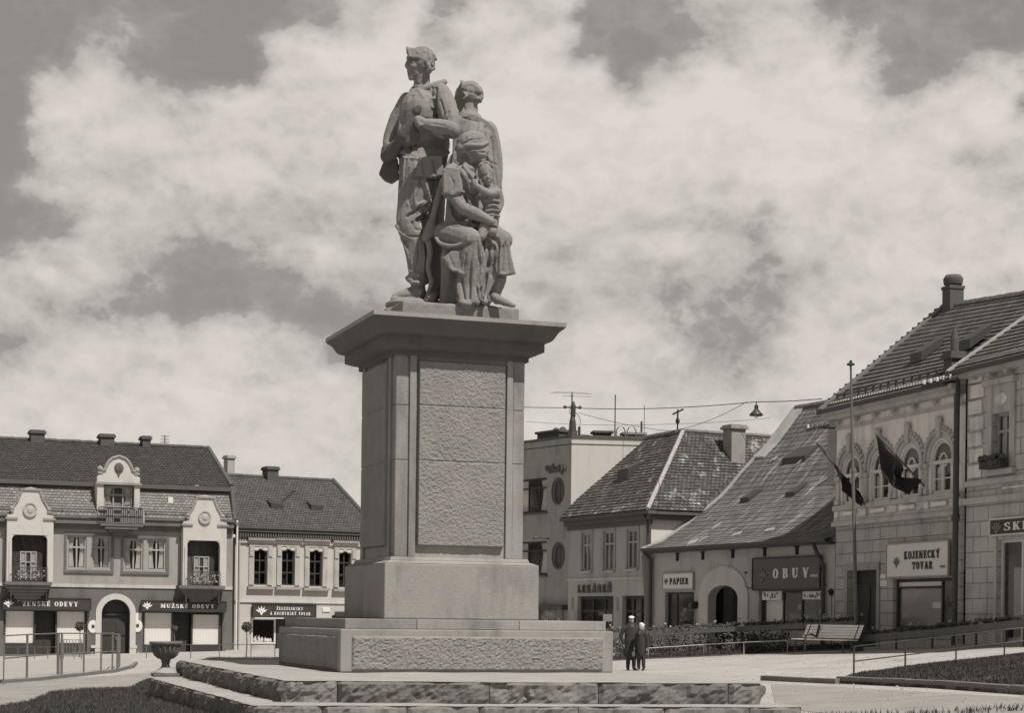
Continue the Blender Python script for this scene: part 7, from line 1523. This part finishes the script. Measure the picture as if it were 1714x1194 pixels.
std_tree(412, 1103, 1050, 8, 'ball-headed rose tree in front of the pale house, left of its shop window')
std_tree(291, 1098, 1053, 5, 'thin rose tree between the two white blinds of the clothes shop, behind the urn')
std_tree(1162, 1092, 1014, 6, 'rose tree in front of the stationery shop window')
std_tree(1177, 1091, 999, 5, 'taller loose rose tree just left of the low house archway')
std_tree(1260, 1089, 1012, 6, 'rose tree standing between the archway and the OBUV sign')
std_tree(1391, 1086, 992, 5, 'slim rose tree under the right end of the OBUV sign')
# urn on the step corner
q = P(277, 1132, 40.6); q.z = ZB1 - .003
e0 = empty('stone_urn', q, .3, 'dark stone goblet urn with ribbed bowl on the left corner of the lower step', 'urn')
b = MB(); b.box(-.29, .29, -.29, .29, 0, .07); b.build('base', M_['urn_stone'], e0, bevel=.01)
b = MB(); b.lathe([(.27, .071), (.25, .1), (.17, .16), (.11, .2)], 20); b.build('foot', M_['slab_stone'], e0, smooth=True)
b = MB(); b.lathe([(.11, .2), (.085, .25), (.085, .3), (.11, .32), (.09, .34), (.12, .38), (.22, .46), (.285, .58), (.3, .7), (.355, .715), (.37, .745), (.36, .775), (.30, .77), (.27, .68), (.0, .66)], 24); o = b.build('bowl', M_['urn_stone'], e0, smooth=True)
b = MB(); 
for k in range(18): a = k * math.pi / 9; c, s = math.cos(a), math.sin(a); b.tube([(c * .16, s * .16, .40), (c * .245, s * .245, .48), (c * .30, s * .30, .6), (c * .312, s * .312, .69)], [.012, .02, .022, .014], 5)
b.build('rib', M_['urn_stone'], o, smooth=True)
# railing on the left pavement island
def rail_thing(name, label, cat, posts, rails, r, m, mr=None, h=None):
    """posts: (px, y_top, y_bottom, radius); rails: fractions of post height"""
    base = [G(p[0], p[2], .1 if name == 'street_railing' else .0) for p in posts]; tops = [EYE + ray(p[0], p[1]).z * g_.y for p, g_ in zip(posts, base)]
    e0 = empty(name, base[0], 0, label, cat, 'low railings on the pavements' if name == 'pavement_railing' else None); o_ = base[0]
    for p, g_, t in zip(posts, base, tops): b = MB(); b.tube([g_ - o_ - Vector((0, 0, .1)), Vector((g_.x, g_.y, t)) - o_], p[3], 8); b.build('post', M_[m], e0)
    for fr_ in rails: b = MB(); b.tube([Vector((g_.x, g_.y, g_.z + (t - g_.z) * fr_)) - o_ for g_, t in zip(base, tops)], r, 6); b.build('rail', M_[mr or m], e0)
    return e0
rail_thing('street_railing', 'tubular steel railing bending round the corner of the left pavement island', 'railing', [(6, 1065, 1141, .02), (45, 1063, 1136, .035), (97, 1061, 1130, .045), (103, 1061, 1130, .04), (140, 1061, 1126, .03), (169, 1061, 1124, .03), (188, 1061, 1122, .03), (197, 1063, 1121, .05), (200, 1064, 1117, .03)], [1.0, .5], .022, 'metal_grey')
rail_thing('low_fence', 'thin low iron fence along the edge of the right-hand lawn', 'fence', [(1429, 1082, 1136, .022), (1515, 1073, 1124, .022), (1600, 1063, 1112, .022), (1681, 1054, 1102, .022), (1765, 1045, 1092, .022)], [.52, .98], .016, 'metal_dark')
rail_thing('pavement_railing', 'faint low railing on the far pavement before the pale house', 'railing', [(x_, 1080, 1103, .02) for x_ in (245, 319, 367, 420, 460)], [1.0], .015, 'metal_grey')
rail_thing('pavement_railing', 'low far railing before the left clothes shop, seen through the steel railing', 'railing', [(x_, 1084, 1104, .02) for x_ in (-10, 30, 58, 80, 106, 124)], [1.0], .015, 'metal_grey')
# rack of bars with a small bush behind the railing
g_ = G(119, 1106); e0 = empty('bicycle_rack', g_, .2, 'small metal rack of upright bars standing behind the steel railing', 'rack')
b = MB(); w = .95; b.tube([(-w / 2, 0, 0), (-w / 2, 0, .95), (w / 2, 0, .95), (w / 2, 0, 0)], .03, 6); b.tube([(-w / 2, 0, .2), (w / 2, 0, .2)], .02, 5); b.build('frame', M_['metal_grey'], e0)
for k in range(6): xx = -w / 2 + w * (k + 1) / 7; b = MB(); b.tube([(xx, 0, .2), (xx, 0, .95)], .018, 5); b.build('bar', M_['metal_grey'], e0)
# flower-box rails on the right
def planter_rail(pts, hbox, label, dens, posts=True, lab_rail=None):
    """pts: (px, y_top_of_box, y_ground)"""
    gs = [G(p[0], p[2]) for p in pts]; tz = [EYE + ray(p[0], p[1]).z * g_.y for p, g_ in zip(pts, gs)]; o_ = gs[0]
    e0 = empty('flower_box_rail', o_, 0, label, 'planter', 'raised flower boxes along the shops'); bx_ = MB(); fl = MB(); pe = MB(); pst = []
    for (g0, t0), (g1, t1) in zip(zip(gs, tz), zip(gs[1:], tz[1:])):
        u = (g1 - g0); u.z = 0; L_ = u.length; u.normalize(); nn = Vector((-u.y, u.x, 0)); a = Vector((g0.x, g0.y, t0)) - o_; c = Vector((g1.x, g1.y, t1)) - o_
        for k in range(int(max(1, round(L_ / 2.6)))):
            K = int(max(1, round(L_ / 2.6))); p, q = a.lerp(c, k / K) + u * .01, a.lerp(c, (k + 1) / K) - u * .01; dz = Vector((0, 0, hbox)); w_ = nn * .3
            bx_.hexa([p - dz, q - dz, q - dz + w_, p - dz + w_, p, q, q + w_, p + w_])
            for f_ in (.03,): pst.append((p, g0.lerp(g1, k / K) - o_))
            for _ in range(int(dens * (q - p).length)):
                f = random.random(); v = p.lerp(q, f) + nn * random.uniform(0, .3); hh = .05 + .22 * abs(noise.noise(v * 1.7)) + random.uniform(0, .12)
                leaves(fl, v + Vector((0, 0, hh * .5)), .07, 7, .045)
                if random.random() < .10: pe.ball(v + Vector((0, 0, hh + .05)), random.uniform(.03, .06), n=5, m=4)
    bx_.build('flower_box', M_['wood_mid'], e0, bevel=.008); fl.build('foliage', M_['leaf_mid'], e0); pe.build('blossoms', M_['petal'], e0)
    for p, q in pst: b = MB(); b.tube([p - Vector((0, 0, hbox)) + Vector((.03, .12, 0)), Vector((q.x, q.y, q.z - .1)) + Vector((.03, .12, 0))], .04, 6); b.build('post', M_['metal_dark'], e0)
    return e0
planter_rail([(1443, 1064, 1090), (1560, 1054, 1087), (1714, 1037, 1083), (1760, 1032, 1082)], .24, 'long raised flower box on posts in front of the ornate house, at the right', 30)
planter_rail([(1020, 1061, 1105), (1085, 1057, 1101), (1240, 1049, 1095), (1345, 1044, 1092), (1434, 1040, 1089)], .2, 'long raised flower box on posts in front of the low shop house', 30)
rail_thing('garden_rail', 'thin pale horizontal rail below the flower box before the low shop house', 'railing', [(1085, 1086, 1103, .02), (1178, 1080, 1099, .02), (1245, 1076, 1097, .02), (1318, 1073, 1094, .02)], [1.0], .02, 'metal_pale')
fb_ = MB(); pb_ = MB()
for i in range(560):
    x_ = random.uniform(1000, 1318); g_ = G(x_, 1101 - (x_ - 1085) * .031 - random.uniform(0, 3.0)); 
    k = .5 + .5 * noise.noise(g_ * .9)
    if random.random() > .35 + k: continue
    hh = random.uniform(.1, .75) * (.5 + k)
    leaves(fb_, g_ + Vector((0, 0, hh)), .18, 16, .06)
    if random.random() < .06: pb_.ball(g_ + Vector((0, 0, hh + .15)), .05, n=5, m=4)
o = fb_.build('rose_bushes', M_['leaf'], None); o['kind'] = 'stuff'; o = pb_.build('rose_blossoms', M_['petal'], None); o['kind'] = 'stuff'
# park bench
g0, g1 = G(1336, 1096), G(1427, 1093); u = (g1 - g0); Wb = u.length + .35; rz = math.atan2(u.y, u.x); z_ = max(g0.z, g1.z) - .03
def bench(loc, rz, Wb, label):
    e0 = empty('park_bench', loc, rz, label, 'bench', 'slatted park benches')
    for k in range(5): b = MB(); zz = .5 + k * .095; yy = .30 + k * .045; b.hexa([(0, yy, zz), (Wb, yy, zz), (Wb, yy + .03, zz + .005), (0, yy + .03, zz + .005), (0, yy + .036, zz + .082), (Wb, yy + .036, zz + .082), (Wb, yy + .066, zz + .087), (0, yy + .066, zz + .087)]); b.build('backrest_slat', M_['bench_wood'], e0, bevel=.006)
    for k in range(4): b = MB(); b.box(0, Wb, -.2 + k * .125, -.1 + k * .125, .42 + (.012 if k == 0 else 0), .46); b.build('seat_slat', M_['bench_wood'], e0, bevel=.006)
    for xx in (.22, Wb - .22): b = MB(); b.tube([(xx, .52, .95), (xx, .26, .4), (xx, .34, 0)], .03, 6); b.tube([(xx, -.18, .4), (xx, -.2, 0)], .03, 6); b.tube([(xx, -.2, .4), (xx, .28, .4)], .028, 6); b.build('leg', M_['metal_dark'], e0)
    return e0
bq = bench((g0.x - .1, g0.y, z_), rz, (g1 - g0).length + .1, 'white slatted park bench facing the square beside the flagpole')
b = MB(); xx = ((g1 - g0).length + .1) * .26; b.tube([(xx, .42, .95), (xx, .30, .52), (xx, .1, .62), (xx + .02, -.2, .60), (xx + .04, -.22, 0)], .045, 6); b.build('armrest', M_['metal_dark'], bq)
# flagpole
g_ = G(1434, 1091); top = EYE + ray(1424, 613).z * g_.y; tx = ray(1424, 613).x * g_.y - g_.x
e0 = empty('flagpole', g_, 0, 'tall thin slightly leaning flagpole in front of the ornate house', 'flagpole'); b = MB(); b.tube([(0, 0, 0), (tx * .5, 0, (top - g_.z) * .5), (tx, 0, top - g_.z)], [.075, .06, .035], 10); b.build('pole', M_['wood_mid'], e0); b = MB(); b.lathe([(.03, 0), (.14, .03), (.14, .08), (.05, .12), (.06, .17), (0, .22)], 10, (tx, 0, top - g_.z)); b.build('finial', M_['metal_dark'], e0)
b = MB(); b.box(-.2, .2, -.2, .2, -.1, .3); b.tube([(0, 0, .3), (0, 0, 1.6)], .1, 8); b.build('base', M_['metal_dark'], e0)
# flags on the ornate house
def flag(label, wall_px, tip_px, reach, strips, m2=None):
    """strips: rows of pixel points (with outward distance) forming the cloth"""
    w_ = Ar.hit(*wall_px, -.05); t_ = Ar.hit(*tip_px, -reach); e0 = empty('flag', w_, 0, label, 'flag', 'flags hung from the ornate house'); b = MB(); b.tube([(0, 0, 0), t_ - w_], .035, 6); b.build('pole', M_['wood_mid'], e0)
    b = MB(); rows = [[Ar.hit(x_, y_, -d_) - w_ for x_, y_, d_ in r] for r in strips]
    def sub(r, n=5): return [r[i].lerp(r[i + 1], k / n) for i in range(len(r) - 1) for k in range(n)] + [r[-1]]
    rows = [sub(r) for r in rows]; full = []
    for a, c in zip(rows, rows[1:]):
        for k in range(6): full.append([p.lerp(q, k / 6) for p, q in zip(a, c)])
    full.append(rows[-1]); 
    for i, r in enumerate(full):
        for j, p in enumerate(r): p += (Ar.n * (.035 * math.sin(i * .55 + j * .35)))
    for r0, r1 in zip(full, full[1:]):
        for j in range(len(r0) - 1): b.quad(r0[j], r0[j + 1], r1[j + 1], r1[j])
    o = b.build('cloth', M_[m2 or 'flag_dark'], e0, smooth=True); s = o.modifiers.new('thick', 'SOLIDIFY'); s.thickness = .012; return e0
flag('large black flag hanging from a pole between the arched windows', (1548, 815), (1466, 727), 2.2, [[(1466, 729, 2.2), (1469, 755, 2.1), (1474, 780, 2.0), (1480, 800, 1.9)], [(1482, 748, 1.95), (1481, 770, 1.9), (1485, 795, 1.8), (1490, 812, 1.7)], [(1498, 765, 1.7), (1494, 786, 1.7), (1497, 805, 1.6), (1504, 820, 1.5)], [(1513, 782, 1.4), (1500, 797, 1.5), (1508, 812, 1.4), (1521, 829, 1.3)], [(1512, 785, 1.3), (1503, 800, 1.4), (1520, 806, 1.2), (1534, 815, 1.1)], [(1505, 799, 1.1), (1515, 800, 1.1), (1530, 801, 1.0), (1542, 803, .9)]])
flag('dark and light furled flag leaning out at the left corner of the ornate house', (1447, 842), (1367, 742), 2.3, [[(1368, 742, 2.3), (1374, 748, 2.25)], [(1382, 757, 1.95), (1388, 766, 1.9)], [(1392, 772, 1.8), (1402, 784, 1.7)], [(1398, 782, 1.7), (1409, 800, 1.6)], [(1416, 800, 1.3), (1408, 822, 1.3)], [(1424, 808, 1.0), (1420, 828, 1.0)], [(1440, 826, .5), (1436, 838, .5)]])
flag('second small dark flag drooping low beside the flagpole', (1450, 850), (1426, 815), .9, [[(1412, 800, 1.2), (1416, 812, 1.1)], [(1424, 812, .9), (1416, 826, .9)], [(1434, 822, .6), (1426, 838, .6)], [(1446, 836, .3), (1444, 848, .3)]])
# long dark roof hatch on the low house
x_, y_, z_ = on_roof(1318, 768); b = MB(); b.hexa([(x_, y_ - .3, z_ - .25), (x_ + 1.8, y_ - .3, z_ - .25), (x_ + 1.8, y_ + .3, z_ + .2), (x_, y_ + .3, z_ + .2), (x_, y_ - .3, z_ - .02), (x_ + 1.8, y_ - .3, z_ - .02), (x_ + 1.8, y_ + .5, z_ + .5), (x_, y_ + .5, z_ + .5)]); b.build('roof_hatch', M_['metal_dark'], rfO)
# hanging street lamp and wires
def wire(label, pts, r=.014, sag=.4):
    P0 = [P(*p) for p in pts]; Q = []
    for a, c in zip(P0, P0[1:]):
        for k in range(12): t = k / 12; v = a.lerp(c, t); v.z -= sag * 4 * t * (1 - t) * (c - a).length / 30; Q.append(v)
    Q.append(P0[-1]); o_ = Q[0]; b = MB(); b.tube([q - o_ for q in Q], r, 5); o = b.build('overhead_wire', M_['metal_dark'], None, loc=o_); tag(o, label, 'wire')
wire('overhead wire running from the pedestal side to the street lamp and the ornate house', [(700, 672, 95), (955, 683, 88.5), (1266, 673, 72), (1376, 668, 69)], .018, .25)
wire('drooping wire from the roof mast up towards the hanging street lamp', [(968, 691, 88.6), (1120, 722, 84), (1250, 673, 72.8)], .012, .5)
wire('thin low wire crossing behind the pole of the mossy roof', [(880, 706, 96), (1129, 710, 87), (1290, 700, 86)], .010, .3)
q = P(1266, 673.5, 72); e0 = empty('street_lamp', q, 0, 'dark bell-shaped street lamp hanging from the overhead wire', 'lamp'); k = 72 / FPX
b = MB(); b.tube([(0, 0, 0), (0, 0, -6 * k)], .02, 6); b.lathe([(.03, -12 * k), (.08, -11 * k), (.08, -6 * k), (.03, -4 * k)][::1], 10); b.build('holder', M_['metal_dark'], e0)
b = MB(); b.lathe([(.25, -23 * k), (.27, -22 * k), (.26, -20 * k), (.16, -16 * k), (.09, -12 * k), (.05, -10.5 * k)], 18); b.build('lamp_shade', M_['metal_dark'], e0, smooth=True); b = MB(); b.ball((0, 0, -22.5 * k), .1); b.build('bulb', M_['blind'], e0)
# potted plants by the modern block
g_ = G(921, 1098); e0 = empty('shrub', g_, 0, 'spiky shrub with pale tips in front of the flat-roofed block', 'shrub'); b = MB(); 
for k in range(14): a = k * .45; b.tube([(0, 0, 0), (math.cos(a) * .25, math.sin(a) * .2, .9 + .05 * k), (math.cos(a) * .4, math.sin(a) * .3, 1.3 + .06 * k)], [.02, .015, .008], 5)
b.build('stem', M_['wood_mid'], e0); b = MB(); leaves(b, (0, 0, 1.1), .45, 380, .07, .8); b.build('foliage', M_['leaf'], e0)

# ---- people
def body(parts, name, m, parent, voxel=.018, sm=2):
    c = Clay()
    for kind, *a in parts:
        if kind == 'l':
            pts, = a; q = [Vector(p[:3]) for p in pts]; r = [p[3] for p in pts]; c.tube(q, r, 10); [c.ball(v, rr, n=10, m=8) for v, rr in zip(q, r)]
        elif kind == 'b': p, r = a; c.ball(p, *r, n=12, m=8)
    me = bpy.data.meshes.new(name); me.from_pydata([tuple(v) for v in c.v], [], c.f); bm = bmesh.new(); bm.from_mesh(me); bmesh.ops.recalc_face_normals(bm, faces=bm.faces); bmesh.ops.triangulate(bm, faces=bm.faces); bm.to_mesh(me); bm.free()
    o = bpy.data.objects.new(name, me); C.objects.link(o); a = o.modifiers.new('r', 'REMESH'); a.mode = 'VOXEL'; a.voxel_size = voxel; s = o.modifiers.new('s', 'SMOOTH'); s.iterations = sm
    m_ = bpy.data.meshes.new_from_object(o.evaluated_get(bpy.context.evaluated_depsgraph_get())); bpy.data.objects.remove(o); m_.materials.clear(); m_.materials.append(m); m_.polygons.foreach_set('use_smooth', [True] * len(m_.polygons)); m_.name = name
    o = bpy.data.objects.new(name, m_); C.objects.link(o); o.parent = parent; return o
def head(z, y=0, x=0, f=1, up=0):      # facing local -y, z = chin height
    s = f
    return [('b', (x, y + .01, z + .145), (.074 * s, .092 * s, .095 * s)), ('b', (x, y - .02, z + .075), (.058 * s, .07 * s, .08 * s)), ('b', (x, y - .06, z + .02), (.032, .032, .026)), ('l', [(x, y - .088, z + .125, .010), (x, y - .108, z + .09, .015)]),
            ('b', (x, y - .09, z + .05), (.026, .012, .009)), ('l', [(x - .045, y - .078, z + .135, .012), (x - .01, y - .088, z + .132, .012)]), ('l', [(x + .01, y - .088, z + .132, .012), (x + .045, y - .078, z + .135, .012)]), ('b', (x - .077, y + .01, z + .1), (.012, .022, .032)), ('b', (x + .077, y + .01, z + .1), (.012, .022, .032)), ('b', (x - .03, y - .082, z + .115), (.014, .01, .01)), ('b', (x + .03, y - .082, z + .115), (.014, .01, .01)), ('l', [(x, y + .015, z - .07, .055), (x, y + .01, z + .05, .05)])]
def hand(x, y, z, sg, down=1):
    P_ = [('b', (x, y, z), (.018, .035, .045))]
    for k in range(4): yy = y - .027 + k * .018; L_ = (.055, .068, .062, .05)[k]; P_.append(('l', [(x, yy, z - .035, .0095), (x - sg * .004, yy - .004, z - .035 - L_ * .55, .009), (x - sg * .018, yy - .006, z - .035 - L_, .008)]))
    P_.append(('l', [(x, y - .03, z + .005, .011), (x - sg * .01, y - .052, z - .025, .0095), (x - sg * .014, y - .056, z - .05, .008)])); return P_
def pedestrian(loc, rz, H, label, coat, hat, sleeve=.0, build_=1.0, coat_len=.28, cap='cap', bag=False):
    k = H / 1.72; e0 = empty('person', loc, rz, label, 'person')
    w = build_
    hip, sh, chin = .88, 1.40, 1.49
    bd = head(chin) + [('l', [(0, 0, hip + .05, .13), (0, 0, 1.15, .125), (0, 0, 1.33, .13), (0, .01, 1.43, .07)])]
    for sg in (-1, 1):
        bd += [('l', [(sg * .085, 0, hip, .085), (sg * .09, -.02, .48, .055), (sg * .09, .01, .09, .038)]), ('l', [(sg * .09, .02, .055, .036), (sg * .10, -.13, .035, .032)])]
        bd += [('l', [(sg * .17, .01, 1.37, .055), (sg * .235, .02, 1.1, .045), (sg * .25, -.04, .86, .03)])] + hand(sg * .252, -.05, .80, sg)
    scl = [(q[0], [tuple(v * k if i < 3 else v * k for i, v in enumerate(p)) for p in q[1]]) if q[0] == 'l' else (q[0], tuple(v * k for v in q[1]), tuple(v * k for v in q[2])) for q in bd]
    body(scl, 'body', M_['skin'], e0, .011, 1)
    ct = [('l', [(0, .0, 1.42, .075), (0, .01, 1.36, .14 * w), (0, .01, 1.15, .165 * w), (0, .01, .95, .18 * w), (0, .01, .6, .19 * w), (0, .01, coat_len + .1, .19 * w)]), ('b', (0, .01, 1.33), (.22 * w, .13, .1))]
    for sg in (-1, 1): ct += [('l', [(sg * .17 * w, .01, 1.36, .075), (sg * .245 * w, .02, 1.1, .068), (sg * .26, -.03, .88, .055)]), ('l', [(sg * .09, 0, .7, .09), (sg * .095, -.01, .3, .075), (sg * .1, .01, .1, .06)]) if coat_len > .5 else ('l', [(sg * .07, 0, .6, .14), (sg * .08, 0, coat_len + .1, .13)]), ('l', [(sg * .1, .02, .05, .045), (sg * .11, -.14, .04, .042)])]
    ct = [(q[0], [tuple(v * k for v in p) for p in q[1]]) if q[0] == 'l' else (q[0], tuple(v * k for v in q[1]), tuple(v * k for v in q[2])) for q in ct]
    body(ct, 'coat', M_[coat], e0, .018, 3)
    b = MB(); b.prism([(-.05 * k, 1.45 * k), (0, 1.30 * k), (.05 * k, 1.45 * k)], -.165 * k, -.12 * k); b.build('collar', M_['cloth_mid'], e0)
    if cap == 'cap': hb = [('b', (0, .005, 1.70), (.098, .115, .045)), ('b', (0, -.09, 1.675), (.06, .05, .014))]
    else: hb = [('b', (0, .02, 1.645), (.098, .115, .10)), ('b', (0, .06, 1.55), (.075, .07, .08)), ('b', (0, -.02, 1.70), (.085, .09, .055))]
    hb = [(q[0], tuple(v * k for v in q[1]), tuple(v * k for v in q[2])) for q in hb]; body(hb, 'cap' if cap == 'cap' else 'headscarf', M_[hat], e0, .012, 2)
    if bag: b = MB(); b.box(-.30 * k, -.22 * k, -.16 * k, .08 * k, .52 * k, .68 * k); b.tube([(-.26 * k, -.1 * k, .68 * k), (-.26 * k, -.04 * k, .78 * k), (-.26 * k, .02 * k, .68 * k)], .01, 5); b.build('bag', M_['cloth_mid'], e0, bevel=.01)
    return e0
g_ = G(1056, 1123); pedestrian(g_, .15, (1123 - 1033) / FPX * g_.y * 1.0, 'stout person in long black coat and pale flat cap standing by the plinth', 'coat_dark', 'blind', build_=1.38, coat_len=.51)
g_ = G(1073, 1123.5); pedestrian(g_, -.5, (1123 - 1044) / FPX * g_.y, 'smaller person in dark clothes and white headscarf beside the person in the pale cap', 'coat_dark', 'cloth_white', build_=1.0, coat_len=.56, cap='scarf', bag=True)
def sitter(px_, py_top, d, label, shirt, rz):
    v = P(px_, py_top, d); z_ = gz(v.x); Hh = v.z - z_; e0 = empty('person', (v.x, v.y, z_), rz, label, 'person'); ch = Hh - .24; s0 = ch - .09
    bd = head(ch) + [('l', [(0, .0, ch - .6, .14), (0, 0, ch - .25, .14), (0, .01, ch - .06, .07)])]; sl = [('l', [(0, 0, ch - .62, .15), (0, 0, ch - .3, .165), (0, 0, ch - .14, .13)]), ('b', (0, 0, ch - .15), (.2, .11, .08))]
    for sg in (-1, 1):
        bd += [('l', [(sg * .18, 0, ch - .14, .05), (sg * .23, -.05, ch - .4, .042), (sg * .12, -.26, ch - .5, .032)]), ('l', [(sg * .09, 0, ch - .6, .09), (sg * .11, -.42, ch - .62, .07), (sg * .11, -.44, .08, .04)]), ('l', [(sg * .11, -.44, .05, .036), (sg * .11, -.6, .035, .03)])] + hand(sg * .1, -.3, ch - .52, sg)
        sl += [('l', [(sg * .18, 0, ch - .14, .07), (sg * .22, -.04, ch - .34, .062)])]
    body(bd, 'body', M_['skin'], e0, .012, 1); body(sl, 'shirt', M_[shirt], e0, .016, 2)
    body([('b', (0, .025, ch + .175), (.085, .1, .085)), ('b', (0, .06, ch + .1), (.075, .06, .08))], 'hair', M_['hair_dark'], e0, .014, 1)
    body([('l', [(sg * .09, 0, ch - .6, .105), (sg * .11, -.42, ch - .62, .085), (sg * .11, -.44, .12, .06)]) for sg in (-1, 1)] + [('b', (0, 0, ch - .62), (.17, .13, .1))], 'trousers', M_['coat_dark'], e0, .018, 2)
    seat = empty('park_bench', (v.x, v.y, z_), rz, 'x', 'bench'); bpy.data.objects.remove(seat); return e0, ch - .74
e1, s1h = sitter(1374, 1011, 72.5, 'dark-haired person in a white shirt sitting behind the flower box', 'cloth_white', .2)
e2, s2h = sitter(1402, 1013, 72.3, 'dark-clothed person sitting to the right of the white-shirted person', 'coat_dark', .2)
c = (e1.location + e2.location) / 2; e0 = bench((0, 0, 0), .2, 2.2, 'slatted bench behind the flower box carrying the two sitters'); zb = min(e1.location.z + s1h, e2.location.z + s2h)
e0.location = (c.x - 1.1 * math.cos(.2), c.y - 1.1 * math.sin(.2) + .05, zb - .47)
# weeds along the foot of the lower step and pavement
